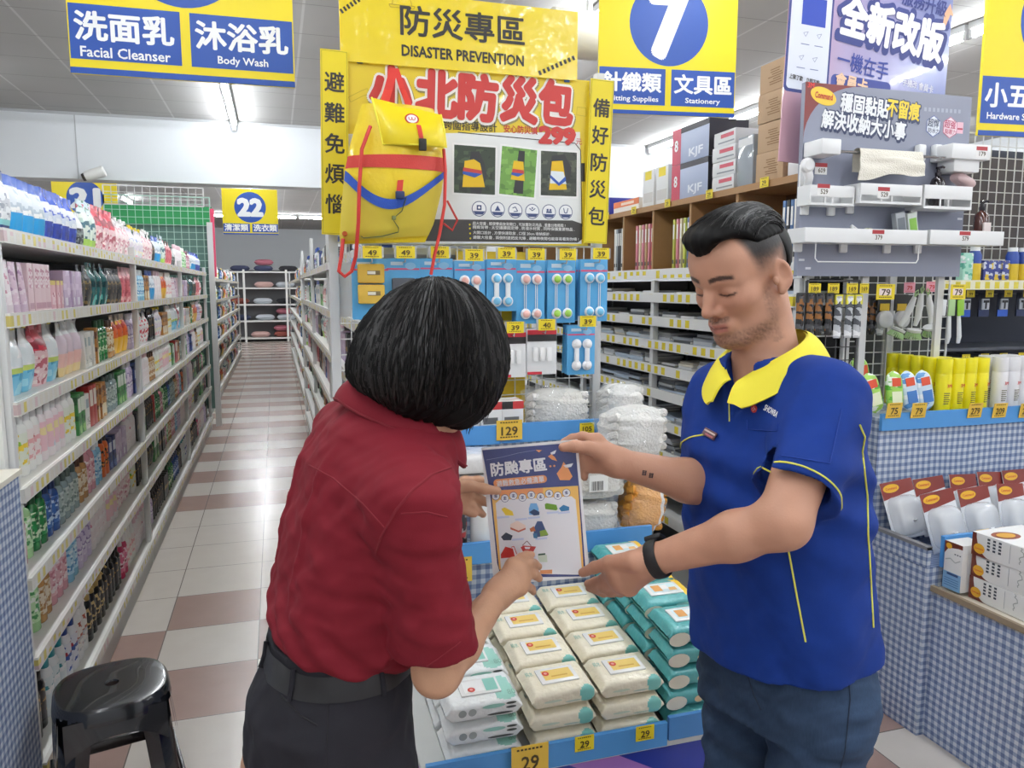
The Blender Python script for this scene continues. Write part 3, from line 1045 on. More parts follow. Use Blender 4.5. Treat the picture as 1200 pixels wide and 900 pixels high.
    c = mix_col(nt, math_node(nt, 'MULTIPLY', n2.outputs['Fac'], .5), c, lin('#182336'))
    nt.links.new(c, b.inputs['Base Color']); b.inputs['Roughness'].default_value = .9
    b.inputs['Specular IOR Level'].default_value = .2
    jeans = J.build('jeans', m, me, None, 1, origin=(hem.x, hem.y, .5))
    js = Skin(jeans)
    st = mat('#1d2a3d', .9)
    lay('fly_seam', js.line([(872, 765), (876, 790), (884, 815), (892, 832)], step=4), .0012, st, me)
    lay('side_seam', js.line([(993, 775), (996, 820), (990, 880), (985, 899)], step=5), .0012, st, me)
    lay('pocket_edge', js.line([(938, 763), (950, 769), (968, 771), (984, 764)], step=3), .0014, st, me)
    # shoes
    for s, fx in ((1, .021), (-1, -.012)):
        hip = B @ Vector((s * .086, -.002, -.09))
        an = Vector((hip.x, hip.y, 0)) + Lx * (s * .02) + Fx * (fx - .01)
        fd = Vector((Fx.x, Fx.y, 0)).normalized()
        Z = Field((an.x - .25, an.y - .25, -.01), (an.x + .25, an.y + .25, .13), .004)
        Z.chain([an + Vector((0, 0, .05)) - fd * .05, an + Vector((0, 0, .045)) + fd * .06, an + Vector((0, 0, .033)) + fd * .16], [.045, .046, .036], .03)
        Z.cap(an + Vector((0, 0, .04)), an + Vector((0, 0, .11)), .045, .048, .02)
        Z.plane((0, 0, .001), (0, 0, -1), 0)
        Z.build('shoe', mat('#22242a', .5), me, None, 1, origin=(an.x, an.y, 0))
    return me
man = build_man()
# ------------------------------------------------------------------ the woman in the dark red shirt, seen from behind
def build_woman():
    be = R(58)
    Fd = RW(math.sin(be), math.cos(be)); Rd = RW(math.cos(be), -math.sin(be)); U = Vector((0, 0, 1))
    waist = P(398, 757, D=1.21); neck = P(464, 492, D=1.235)
    up = (neck - waist); TL = up.length; up.normalize()
    Rx = (Rd - up * Rd.dot(up)).normalized(); Fx = up.cross(Rx)
    if Fx.dot(Fd) < 0: Fx = -Fx
    B = basis(Rx, Fx, up, waist)                   # x her right, y front, z up
    SR, SL = P(487, 588, D=1.07), P(410, 506, D=1.36)
    ER, WR = P(512, 787, D=1.10), P(583, 697, D=1.265)
    EL, WL = P(462, 655, D=1.42), P(517, 586, D=1.36)
    hc = P(508, 424, D=1.215)
    fh = RW(math.sin(R(66)), math.cos(R(66))); rh = RW(math.cos(R(66)), -math.sin(R(66)))
    pt = R(30)
    hf = (fh * math.cos(pt) - U * math.sin(pt)).normalized(); hu = (U * math.cos(pt) + fh * math.sin(pt)).normalized()
    Hm = basis(rh, hf, hu, hc)
    lo = (waist.x - .28, waist.y - .25, waist.z - .3); hi = (WR.x + .2, SL.y + .22, hc.z + .17)
    F = Field(lo, hi, PPL_H)
    F.loft([-.25, -.1, 0, .15, .3, .4, .45], [.15, .15, .12, .13, .14, .11, .05], [.1, .1, .085, .09, .09, .07, .05], [0] * 7, B, 0)
    F.cap(neck - up * .05, Hm @ Vector((0, -.02, -.05)), .05, .047, .03)
    F.ell((0, -.006, .03), (.068, .085, .074), 0, Hm)
    F.ell((0, .03, -.028), (.055, .058, .078), .03, Hm)
    for s in (1, -1):
        F.cap((s * .048, -.006, -.05), (s * .018, .06, -.094), .017, .014, .03, Hm)
        F.ell((s * .04, .054, -.022), (.02, .023, .02), .025, Hm)
        F.ell((s * .031, .097, 0), (.019, .017, .012), .014, Hm, op='sub')
    F.chain([(0, .079, .015), (0, .092, -.008), (0, .102, -.029)], [.007, .008, .011], .012, Hm)
    for s in (1, -1):
        F.ell((s * .011, .089, -.034), (.008, .01, .008), .008, Hm)
        F.ell((s * .0305, .0735, 0), (.016, .0115, .011), .005, Hm)
        F.cap((0, .092, -.059), (s * .019, .082, -.064), .0055, .003, .006, Hm)
        F.cap((0, .091, -.071), (s * .017, .082, -.067), .0065, .003, .006, Hm)
        F.ell((s * .076, -.016, -.004), (.009, .018, .03), .008, Hm)
    F.ell((0, .074, -.094), (.018, .015, .015), .02, Hm)
    for S, E, W in ((SL, EL, WL), (SR, ER, WR)):
        F.cap(S, E, .043, .034, .03)
        md = E.lerp(W, .33)
        F.chain([E, md, W], [.0345, .0335, .0215], .02)
    q = lambda a, b, d: P(a, b, D=d)
    hand(F, WL, .0165, [
        [q(545, 566, 1.385), q(560, 563, 1.395), q(570, 565, 1.403), q(580, 568, 1.405)],
        [q(545, 578, 1.39), q(558, 582, 1.40), q(566, 587, 1.404), q(572, 590, 1.404)],
        [q(541, 587, 1.385), q(553, 593, 1.39), q(560, 598, 1.393), q(566, 603, 1.393)],
        [q(536, 592, 1.378), q(545, 598, 1.38), q(551, 601, 1.383), q(556, 603, 1.383)]],
        [q(530, 573, 1.355), q(549, 569, 1.36), q(567, 573, 1.362), q(583, 575, 1.366)], .0078)
    hand(F, WR, .0175, [
        [q(601, 663, 1.29), q(611, 654, 1.312), q(617, 651, 1.322), q(623, 650, 1.333)],
        [q(608, 668, 1.287), q(620, 660, 1.305), q(626, 661, 1.318), q(631, 664, 1.328)],
        [q(611, 678, 1.283), q(622, 672, 1.298), q(628, 674, 1.31), q(632, 678, 1.318)],
        [q(609, 689, 1.28), q(618, 687, 1.292), q(623, 690, 1.302), q(625, 694, 1.308)]],
        [q(588, 683, 1.285), q(595, 672, 1.31), q(602, 666, 1.328), q(609, 664, 1.34)], .0078)
    Hi = np.array(Hm.inverted())
    def colour(p):
        base = np.tile(np.array(lin('#c79a7c')[:3]), (len(p), 1))
        n = wave_noise(3, 1.0, 60)(p[:, 0], p[:, 1], p[:, 2])[:, None]
        base = base * (1 + .04 * n)
        l = p @ Hi[:3, :3].T + Hi[:3, 3]
        x, y, z = l[:, 0], l[:, 1], l[:, 2]; ax = np.abs(x)
        head = (np.linalg.norm(l, axis=1) < .2) & (z > -.12)
        def mix(m, c):
            m = (m * head)[:, None]; base[:] = base * (1 - m) + np.array(lin(c)[:3]) * m
        mix((1 - sm(np.abs(z + .065), .006, .011)) * (1 - sm(ax, .016, .024)) * sm(y, .07, .08), '#a85a58')
        mix((1 - sm(np.abs(z - .025), .003, .006)) * sm(ax, .01, .014) * (1 - sm(ax, .046, .052)) * sm(y, .04, .055), '#2b2320')
        mix((1 - sm(np.abs(z + .005), .0015, .0035)) * sm(ax, .014, .018) * (1 - sm(ax, .044, .05)) * sm(y, .05, .06), '#241c1a')
        return np.clip(base, 0, 1)
    me = F.build('person', skin_m, None, colour, 1, origin=(waist.x, waist.y, 0))
    tag(me, 'person with a black bob in a dark red shirt, back turned, pointing at the sheet', 'person')
    body = Skin(me)

    # the bob: a dark cap with several hundred locks laid over it from the crown
    G = Field(np.array(hc) - .2, np.array(hc) + .2, .0035)
    G.ell((0, -.006, .026), (.092, .110, .106), 0, Hm)
    G.ell((0, -.030, -.035), (.100, .092, .085), .05, Hm)
    G.ell((0, .06, -.02), (.088, .05, .085), .04, Hm)
    G.plane(Hm @ Vector((0, -.05, -.098)), Hm.to_3x3() @ Vector((0, -.15, -1)), .012)
    G.cap(Hm @ Vector((0, .13, -.05)), Hm @ Vector((0, .07, -.1)), .042, .06, .02, op='sub')
    G.cap(Hm @ Vector((0, .0, -.075)), Hm @ Vector((0, .02, -.15)), .058, .07, .012, op='sub')
    hi3 = np.array(Hm.inverted())
    def groove(x, y, z):
        l = np.stack([x, y, z], 1) @ hi3[:3, :3].T + hi3[:3, 3]
        a = np.arctan2(l[:, 0], l[:, 1] + .05)
        return .0016 * np.sin(a * 38 + 2 * np.sin(l[:, 2] * 30)) + .0010 * np.sin(a * 91 + 1)
    G.warp(groove, .012)
    hair = G.build('hair', hair_m, me, None, 1, origin=tuple(hc))
    hs = Skin(hair)
    rnd = random.Random(9)
    mbs = [MB(), MB()]
    crown = Vector((.012, -.055, .118))
    for k in range(1300):
        a = 2 * PI * rnd.random()
        t0 = rnd.uniform(.02, .5); t1 = rnd.uniform(.8, 1.0)
        w = rnd.uniform(-.28, .28)
        pts = []
        for j in range(12):
            t = t0 + (t1 - t0) * j / 11
            ph = t * R(128)
            aa = a + w * t * t
            d = Vector((math.sin(ph) * math.sin(aa), math.sin(ph) * math.cos(aa), math.cos(ph)))
            # tilt the pole of the growth towards the crown
            d = Matrix.Rotation(R(24), 3, 'X') @ d
            dw = (Hm.to_3x3() @ d).normalized()
            o = Hm @ Vector((0, -.012, 0))
            h = hs.t.ray_cast(o + dw * .24, -dw)
            if h[0] is None: continue
            if (h[0] - o).length < .075: continue
            if pts and (h[0] - pts[-1]).length > .035: break
            pts.append(h[0] + dw * rnd.uniform(.0, .0022))
        if len(pts) < 5: continue
        r0 = rnd.uniform(.0007, .0019)
        rs = [r0 * (.35 + 1.3 * math.sin(PI * min(1, (i + .6) / len(pts)) * .8)) * (1 if i < len(pts) - 1 else .3) for i in range(len(pts))]
        mbs[0 if rnd.random() < .8 else 1].tube(pts, rs, hair_m if rnd.random() < .5 else hair_light, 4)
    # ends that hang free of the bob
    for (x0, y0, x1, y1, dd) in ((548, 470, 536, 500, 1.19), (556, 465, 548, 508, 1.20), (562, 470, 553, 500, 1.2), (470, 470, 462, 492, 1.17), (440, 462, 432, 486, 1.17), (575, 455, 568, 492, 1.23), (530, 468, 512, 496, 1.18)):
        for i in range(7):
            j = rnd.uniform(-5, 5)
            mbs[0].tube([P(x0 + j, y0 - 8, D=dd), P((x0 + x1) / 2 + j * .8 + 2, (y0 + y1) / 2, D=dd + .003), P(x1 + j * .5, y1 + rnd.uniform(-6, 4), D=dd + .01)], [.0016, .0013, .0003], hair_m, 4)
    for b_ in mbs: b_.build('hair_locks', me, loc=-me.location)

    # shirt
    lo2 = (waist.x - .3, waist.y - .3, waist.z - .06); hi2 = (waist.x + .34, waist.y + .42, neck.z + .1)
    S = Field(lo2, hi2, .0035)
    S.loft([.0, .015, .04, .10, .20, .30, .36, .41, .45], [.126, .142, .151, .158, .164, .165, .140, .095, .058],
           [.1, .116, .124, .126, .124, .118, .102, .08, .06], [.0, 0, 0, 0, -.004, -.008, -.006, .0, .004], B, 0, e=2.2)
    for Sx in (SL, SR): S.cap(neck - up * .05, Sx, .032, .047, .06)
    ends = {}
    for nm, Sx, Ex, t in (('R', SR, ER, .85), ('L', SL, EL, .8)):
        ax = (Ex - Sx).normalized(); end = Sx.lerp(Ex, t)
        A = Field(lo2, hi2, .0035)
        A.cap(Sx + up * .004, end + ax * .05, .054, .064 if nm == 'R' else .055, 0)
        A.plane(end, ax, 0)
        A.cap(end - ax * .03, end + ax * .08, .044, .056 if nm == 'R' else .047, 0, op='sub')
        S.merge(A, .035)
        ends[nm] = (end, ax)
    fold, fold2 = wave_noise(41, .0048, 22), wave_noise(43, .0028, 50)
    Bi = np.array(B.inverted())
    def folds(x, y, z):
        l = np.stack([x, y, z], 1) @ Bi[:3, :3].T + Bi[:3, 3]
        low = 1 - sm(l[:, 2], .03, .2)
        gather = .003 * np.sin(75 * l[:, 0] + 40 * l[:, 1] + 10 * np.sin(14 * l[:, 2])) * low
        back = (1 - sm(l[:, 1], -.09, -.03)) * sm(l[:, 2], .05, .15) * (1 - sm(l[:, 2], .3, .36))
        pleat = sum(.0055 * np.exp(-((l[:, 0] - c - .03 * (l[:, 2] - .2)) / .006) ** 2) for c in (-.055, .05))
        return fold(x, y, z) + fold2(x, y, z) + gather - pleat * back
    S.warp(folds, .05)
    S.cap(neck, neck + up * .1, .052, .056, 0, op='sub')
    red_m = cloth_material('red_shirt', '#6a111e', '#781826', 25, .8)
    shirt = S.build('shirt', red_m, me, None, 1, origin=tuple(waist))
    sk = Skin(shirt)
    def lay(name, pts, r, m, seg=6):
        if len(pts) > 2: MB().tube(pts, r, m, seg).build(name, me, loc=-me.location)
    seam = mat('#741220', .85)
    lay('armhole_seam', sk.line([(528, 548), (506, 556), (484, 574), (464, 598), (447, 628), (440, 650)], .0), .0022, seam)
    lay('yoke_seam', sk.line([(362, 545), (390, 560), (425, 590), (450, 618)], .0), .0014, seam)
    lay('sleeve_hem', sk.line([(540, 752), (515, 771), (490, 788), (476, 795)], .0), .0013, seam)
    lay('sleeve_cuff_crease', sk.line([(524, 606), (500, 600), (470, 602)], .0), .0012, seam)
    # shirt collar
    def cpt(u, v, lift=0.0):
        a = (-1 + 2 * u) * R(150); fr = abs(-1 + 2 * u)
        top_z = TL + .068 - .035 * fr
        drop = .056 + .028 * sm(fr, .55, 1)
        r = .056 + .046 * math.sin(v * PI / 2) + .012 * sm(fr, .6, 1) * v + lift
        return B @ Vector((math.sin(a) * r * 1.1, -math.cos(a) * r + .012 * fr, top_z - drop * v ** 1.4 + lift * .6))
    cm = MB()
    cm.surf(lambda u, v: cpt(u, v, .003), 50, 8, red_m); cm.surf(lambda u, v: cpt(1 - u, v, -.0005), 50, 8, red_m)
    cm.surf(lambda u, v: cpt(u, 1, .003 - .0035 * v), 50, 1, red_m)
    for e in (0, 1): cm.surf(lambda u, v: cpt(e, u, .003 - .0035 * v), 8, 1, red_m)
    edge_ = [cpt(k / 40, .97, .0035) for k in range(41)]
    cm.tube(edge_, .0016, seam, 5)
    cm.build('collar', me, loc=-me.location)
    # epaulette on the near shoulder
    # trousers, belt, loops
    tl = (waist.x - .3, waist.y - .3, .06); th = (waist.x + .3, waist.y + .3, waist.z + .06)
    J = Field(tl, th, .004)
    Bv = basis(Vector((Rx.x, Rx.y, 0)).normalized(), Vector((Fx.x, Fx.y, 0)).normalized(), U, waist)
    J.loft([-.24, -.16, -.08, 0, .03], [.158, .168, .160, .140, .134], [.122, .132, .128, .112, .108], [-.02, -.025, -.02, 0, 0], Bv, 0)
    for s in (1, -1):
        hip = Bv @ Vector((s * .082, -.012, -.2)); kn = Vector((hip.x, hip.y, .47)) + Bv.col[1].xyz * .01; an = Vector((hip.x, hip.y, .1)) - Bv.col[1].xyz * .02
        J.chain([hip, kn, an], [.088, .072, .068], .035)
    jf = wave_noise(51, .0028, 36)
    J.warp(lambda x, y, z: jf(x, y, z) + .0025 * np.sin(70 * z + 30 * x) * sm(-z, -.85, -.7), .04)
    J.plane((0, 0, .07), (0, 0, -1), 0)
    tm = cloth_material('black_trousers', '#1d1c22', '#26252b', 18, .8)
    tr = J.build('trousers', tm, me, None, 1, origin=(waist.x, waist.y, .5))
    ts = Skin(tr)
    bt = MB()
    def belt(u, v):
        a = 2 * PI * u
        o = Bv @ Vector((0, 0, -.018 + .036 * v)); d = (Bv.to_3x3() @ Vector((math.cos(a), math.sin(a), 0)))
        h = ts.t.ray_cast(o + d * .3, -d)
        p = h[0] if h[0] is not None else o + d * .13
        return p + d * (.003 + .0015 * math.sin(v * PI))
    bt.surf(belt, 64, 4, mat('#161518', .45), wrap=True)
    bt.build('belt', me, loc=-me.location)
    for u in (.02, .16, .33, .55, .7, .86):
        lp = MB(); pts = [belt(u, v) + (belt(u, .5) - waist).normalized() * .002 for v in (-.1, .2, .5, .8, 1.1)]
        lp.tube(pts, .004, tm, 6, flat=.6).build('belt_loop', me, loc=-me.location)
    lay2 = ts.line([(330, 815), (352, 838), (372, 850)], .001, 4)
    lay('pocket_edge', lay2, .0013, mat('#121115', .8))
    lay('side_seam', ts.line([(385, 815), (384, 850), (382, 897)], .0005, 5), .001, mat('#141318', .8))
    for s in (1, -1):
        an = Bv @ Vector((s * .082, -.03, 0)); an.z = 0
        fd = Bv.col[1].xyz
        Z = Field((an.x - .25, an.y - .25, -.01), (an.x + .25, an.y + .25, .13), .004)
        Z.chain([an + Vector((0, 0, .045)) - fd * .045, an + Vector((0, 0, .04)) + fd * .06, an + Vector((0, 0, .028)) + fd * .14], [.04, .041, .03], .03)
        Z.cap(an + Vector((0, 0, .04)), an + Vector((0, 0, .10)), .04, .042, .02)
        Z.plane((0, 0, .001), (0, 0, -1), 0)
        Z.build('shoe', mat('#1b1b1e', .45), me, None, 1, origin=(an.x, an.y, 0))
    # watch strap on the left wrist
    wd = (WL - EL).normalized(); wc = EL.lerp(WL, .97)
    e1 = wd.orthogonal().normalized(); e2 = wd.cross(e1); rg = []
    for k in range(24):
        d = e1 * math.cos(2 * PI * k / 24) + e2 * math.sin(2 * PI * k / 24)
        h = body.t.ray_cast(wc + d * .06, -d); rg.append((h[0] if h[0] is not None else wc + d * .024, d))
    pf = ((-.008, .0005), (-.008, .0028), (.008, .0028), (.008, .0005))
    mw = MB()
    mw.surf(lambda u, v: rg[int(round(u * 24)) % 24][0] + rg[int(round(u * 24)) % 24][1] * pf[int(round(v * 3))][1] + wd * pf[int(round(v * 3))][0], 24, 3, mat('#17181a', .5))
    mw.build('watch_strap', me, loc=-me.location)
    return me
woman = build_woman()
# ================================================================== SHELVING, DISPLAY STANDS, HANGING SIGNS
WHITE = mat('#e4e4e0', .4)
STEEL = mat('#cfd0cf', .35)
DARK = mat('#2b2b2e', .6)
YEL = mat('#ead41a', .45)
BLU = mat('#1f4b9f', .45)
WHT = mat('#f2f3f2', .45)
BLK = mat('#1c1b19', .5)
RED = mat('#c8352f', .45)

def rail_material(name, period, base, labels, axis='y', dense=.8):
    """a price rail: paper labels one after another behind a clear strip"""
    m, nt, b = nodes_mat(name)
    x, y, z, t = xyz(nt)
    u = math_node(nt, 'DIVIDE', y if axis == 'y' else x, period)
    f = math_node(nt, 'FRACT', u); i = math_node(nt, 'FLOOR', u)
    w = N(nt, 'ShaderNodeTexWhiteNoise'); w.noise_dimensions = '2D'
    cb = N(nt, 'ShaderNodeCombineXYZ'); nt.links.new(i, cb.inputs[0])
    nt.links.new(math_node(nt, 'FLOOR', math_node(nt, 'MULTIPLY', z, 11)), cb.inputs[1])
    nt.links.new(cb.outputs[0], w.inputs['Vector'])
    on = math_node(nt, 'MULTIPLY', math_node(nt, 'LESS_THAN', f, .5), math_node(nt, 'LESS_THAN', w.outputs[0], dense))
    gz = xyz(nt, 'Generated')[2]
    on = math_node(nt, 'MULTIPLY', on, math_node(nt, 'LESS_THAN', math_node(nt, 'ABSOLUTE', math_node(nt, 'SUBTRACT', gz, .47)), .36))
    r = N(nt, 'ShaderNodeValToRGB'); r.color_ramp.interpolation = 'CONSTANT'
    e = r.color_ramp.elements
    e[0].position = 0; e[0].color = lin(labels[0]); e[1].position = .45; e[1].color = lin(labels[1])
    q = e.new(.75); q.color = lin(labels[2])
    nt.links.new(w.outputs[0], r.inputs[0])
    type_ = math_node(nt, 'LESS_THAN', math_node(nt, 'FRACT', math_node(nt, 'MULTIPLY', f, 9)), .4)
    ink = mix_col(nt, math_node(nt, 'MULTIPLY', type_, .35), r.outputs[0], lin('#5a5444'))
    nt.links.new(mix_col(nt, on, lin(base), ink), b.inputs['Base Color'])
    b.inputs['Roughness'].default_value = .25
    return m
RAIL_L = rail_material('price_rail_cream', .055, '#dddcd6', ('#e6d67c', '#e9e6da', '#e5cccf'), dense=.93)
RAIL_S = rail_material('price_rail_white', .075, '#e9e9e6', ('#efd93a', '#efd93a', '#ecdc60'), dense=.62)

def gingham_material():
    m, nt, b = nodes_mat('gingham_cloth')
    x, y, z, t = xyz(nt)
    n = N(nt, 'ShaderNodeTexNoise'); n.inputs['Scale'].default_value = 5
    nt.links.new(t.outputs['Object'], n.inputs['Vector'])
    wob = math_node(nt, 'MULTIPLY', n.outputs['Fac'], .012)
    def stripe(c):
        f = math_node(nt, 'FRACT', math_node(nt, 'DIVIDE', math_node(nt, 'ADD', c, wob), .027))
        return math_node(nt, 'LESS_THAN', f, .5)
    su, sv = stripe(math_node(nt, 'ADD', x, y)), stripe(z)
    k = math_node(nt, 'MULTIPLY', math_node(nt, 'ADD', su, sv), .5)
    r = N(nt, 'ShaderNodeValToRGB')
    e = r.color_ramp.elements
    e[0].position = 0; e[0].color = lin('#ccd3dc'); e[1].position = 1; e[1].color = lin('#566b96')
    q = e.new(.5); q.color = lin('#8f9fbd')
    nt.links.new(k, r.inputs[0])
    st = N(nt, 'ShaderNodeTexNoise'); st.inputs['Scale'].default_value = 3.2; st.inputs['Detail'].default_value = 5
    nt.links.new(t.outputs['Object'], st.inputs['Vector'])
    nt.links.new(mix_col(nt, math_node(nt, 'MULTIPLY', st.outputs['Fac'], .22), r.outputs[0], lin('#a39f98')), b.inputs['Base Color'])
    b.inputs['Roughness'].default_value = .75
    u = N(nt, 'ShaderNodeBump'); u.inputs['Strength'].default_value = .35; u.inputs['Distance'].default_value = .02
    nt.links.new(n.outputs['Fac'], u.inputs['Height']); nt.links.new(u.outputs['Normal'], b.inputs['Normal'])
    return m
GING = gingham_material()

def rack(name, label, xf, face, y0, y1, levels, depth, rail_m, rail_h=.042, top=2.0, base_z=.13, uprights=None, board=WHITE, backm=None, lip=True, cat='shelving'):
    """shelves along y whose front edge is at xf; face = +1 faces +x"""
    r = thing(name, label, cat, (xf, y0, 0))
    bx = -face * depth
    L = y1 - y0
    lo, hi = min(bx, bx - face * .02), max(bx, bx - face * .02)
    MB().box((lo, 0, 0), (hi, L, top), backm or mat('#8d9095', .6)).build('back_panel', r)
    a, b_ = sorted((0, bx))
    MB().box((a, 0, 0), (b_, L, base_z - .012), mat('#b9bab8', .5)).build('plinth', r)
    for z in levels:
        MB().box((a, 0, z - .022), (b_, L, z), board, bev=.003).build('shelf_board', r)
        e0, e1 = sorted((0, face * .012))
        MB().box((e0, 0, z - .03), (e1, L, z - .03 + rail_h), rail_m).build('price_rail', r)
    for y in uprights or (0, L):
        for xx in (0, bx):
            e0, e1 = sorted((xx - face * .03, xx))
            MB().box((e0, y - .018, 0), (e1, y + .018, top), STEEL, bev=.004).build('upright', r)
    return r

LEFT_Z = [1.735, 1.495, 1.24, .985, .715, .468, .13]
rack('gondola_shelving', 'long white shelving rack of toiletries along the left side of the aisle', -.73, 1, 2.5, 9.2, LEFT_Z, .42, RAIL_L, top=1.80, uprights=(0, 2.2, 4.4, 6.7))
RIGHT_Z = [1.71, 1.44, 1.185, .91, .655, .40, .13]
rack('gondola_shelving', 'white shelving rack on the right side of the long aisle, behind the poster stand', .30, -1, 2.56, 9.3, RIGHT_Z, .36, RAIL_L, top=2.0, uprights=(0, 2.2, 4.4, 6.74))
STAT_Z = [1.535, 1.415, 1.295, 1.17, 1.045, .895, .74, .58, .42, .13]
rack('gondola_shelving', 'white stationery rack of many thin shelves behind the polo shirt', 1.86, -1, 2.45, 6.3, STAT_Z, .21, RAIL_S, rail_h=.05, top=1.615, uprights=(0, 1.15, 2.1, 3.0, 3.85), backm=mat('#3a3a3c', .7), board=mat('#d9dad8', .45))
rack('gondola_shelving', 'far shelving rack on the left beyond the green header board', -.80, 1, 10.4, 19.0, [1.7, 1.4, 1.1, .8, .5, .13], .4, RAIL_L, top=1.95)
rack('gondola_shelving', 'far shelving rack on the right at the end of the long aisle', .33, -1, 10.6, 19.5, [1.7, 1.4, 1.1, .8, .5, .13], .4, RAIL_L, top=1.95)

# wooden pigeonholes standing on the stationery rack
wood = cloth_material('pale_wood', '#9a7450', '#b08b63', 9, .5, .1, (1, .15, 1))
cu = thing('wooden_cubby_shelf', 'brown wooden pigeonhole shelf of upright books above the stationery rack', 'shelf', (1.86, 2.45, 1.643))
MB().box((0, 0, 0), (.245, 3.85, .022), wood).build('bottom_board', cu)
MB().box((-.01, -.02, .325), (.25, 3.85, .352), wood).build('top_board', cu)
MB().box((.232, 0, .022), (.245, 3.85, .325), mat('#6d5037', .7)).build('back_board', cu)
CUB_Y = [0.0, .40, .78, 1.15, 1.5, 1.85, 2.2, 2.55, 2.9, 3.3, 3.83]
for y in CUB_Y: MB().box((0, y, .022), (.232, y + .018, .325), wood).build('divider', cu)
MB().box((-.014, 0, -.022), (0, 3.85, .030), RAIL_S).build('price_rail', cu)

# back rack with bedding at the end of the long aisle
br = thing('bedding_rack', 'tall white rack of bedding at the far end of the aisle', 'shelving', (-1.3, 24.2, 0))
for i, z in enumerate((.12, .62, 1.1, 1.58, 2.05)): MB().box((0, -.5, z - .04), (2.3, .1, z), WHITE).build('shelf_board', br)
for x in (0, .42, 1.6, 2.26): MB().box((x, -.52, 0), (x + .06, -.46, 2.1), WHITE).build('upright', br)
MB().box((0, .1, 0), (2.3, .13, 2.1), mat('#77777a', .7)).build('back_panel', br)

def wire_grid(mb, w, h, step, r, m, ox=0.0, oz=0.0):
    nx, nz = int(round(w / step)), int(round(h / step))
    for i in range(nx + 1):
        x = ox + w * i / nx; rr = r * (2 if i in (0, nx) else 1)
        mb.box((x - rr, -rr, oz), (x + rr, rr, oz + h), m)
    for j in range(nz + 1):
        z = oz + h * j / nz; rr = r * (2 if j in (0, nz) else 1)
        mb.box((ox, -rr - .002, z - rr), (ox + w, rr - .002, z + rr), m)

# ------------------------------------------------------------------ hanging aisle signs
def aisle_sign(num, cells, loc, rz, W, label, near=True):
    Hh = W * (.95 if near else .85); dz_ = W * (.615 if near else .51); dr = W * .285
    s = thing('aisle_sign', label, 'sign', loc, rz, )
    p = MB().box((-W / 2, 0, 0), (W / 2, .012, Hh), YEL)
    M0 = Matrix.Rotation(PI / 2, 4, 'X')                     # sheet plane -> facing -y
    g = MB()
    rect(g, -W / 2, 0, W / 2, .028 * W, .0006, BLU)
    y0, y1 = (.065 * W, .31 * W) if near else (.045 * W, .205 * W)
    if cells[0] is not None:
        rect(g, -W / 2 + .004, y0, -.018 * W, y1, .0006, BLU); rect(g, .025 * W, y0, W / 2 - .004, y1, .0006, BLU)
    disc(g, 0, dz_, dr, .0006, BLU, 48)
    q = MB(); q.v = [tuple(M0 @ Vector(v)) for v in g.v]; q.f, q.fm, q.ms = g.f, g.fm, g.ms
    p.build('panel', s); q.build('printed_fields', s)
    t = MB()
    def line(nm):
        nonlocal t
        t.build(nm, s); t = MB()
    t.text(num, WHT, M0 @ T(0, dz_, .0012), (.42 if near else .30) * W, (.24 if len(num) == 1 else .42) * W, .06); line('number')
    for c, cx in zip(cells, (-.26 * W, .26 * W)):
        if not c or not c[0]: continue
        zh, en = c
        t.text(zh, WHT, M0 @ T(cx, y1 - (.095 if near else .075) * W, .0012), .125 * W, min(.42, .145 * len(zh)) * W, .03); line('lettering')
        if en: t.text(en, WHT, M0 @ T(cx, y0 + .035 * W, .0012), .045 * W, .027 * W * min(len(en), 15) * .95, .02); line('lettering')
    for sx in (-1, 1):
        MB().tube([(sx * W * .3, .006, Hh), (sx * W * .3, .006, 3.5 - loc[2])], .002, STEEL, 5).build('hanging_wire', s)
    return s
aisle_sign('6', (('洗面乳', 'Facial Cleanser'), ('沐浴乳', 'Body Wash')), (-.262, 2.95, 2.285), R(-1.5), .715, 'yellow and blue sign reading Facial Cleanser and Body Wash hanging at top left')
aisle_sign('7', (('針織類', 'Knitting Supplies'), ('文具區', 'Stationery')), (1.93, 3.62, 2.445), R(-8), .72, 'yellow and blue sign number 7 reading Stationery, hanging above the polo shirt')
aisle_sign('8', (('小五金', 'Hardware Supplies'), ('', '')), (3.08, 2.45, 2.185), R(-6), .74, 'yellow and blue sign number 8 reading Hardware Supplies at the upper right')
aisle_sign('22', (('清潔類', ''), ('洗衣類', '')), (-.29, 11.6, 2.32), R(-2), .74, 'small distant sign number 22 hanging over the end of the long aisle', False)
aisle_sign('21', (('', ''), ('', '')), (-2.42, 11.9, 2.38), R(-2), .80, 'small distant sign number 21 seen over the left rack', False)

# security camera and round pipe near the ceiling
cm_ = thing('security_camera', 'small white security camera on the beam above the left rack', 'camera', tuple(P(100, 207, Y=9.70)))
MB().lathe([(.05, 0), (.06, .03), (.06, .2), (.05, .21)], WHITE, 12, Matrix.Rotation(R(70), 4, 'Y')).build('housing', cm_)
MB().tube([(0.03, 0, .0), (0.03, .04, .03), (.03, .10, .035)], .018, WHITE, 8).build('bracket', cm_)
MB().lathe([(.04, -.03), (.045, 0)], BLK, 12, Matrix.Rotation(R(70), 4, 'Y')).build('lens', cm_)
pp = P(690, 42, D=5.0)
pz = MB(); pz.lathe([(.13, 0), (.14, .02), (.14, .45), (.11, .47)], mat('#d8d4c8', .5), 20, Matrix.Rotation(-PI / 2, 4, 'Y') @ Matrix.Translation((0, 0, -.2)))
o = pz.build('duct_outlet', None, pp); tag(o, 'short cream round pipe near the ceiling beside the yellow banner', 'pipe')
MB().tube([(0, 0, 0), (0, 0, 3.5 - pp.z)], .02, STEEL, 6).build('hanger', o)

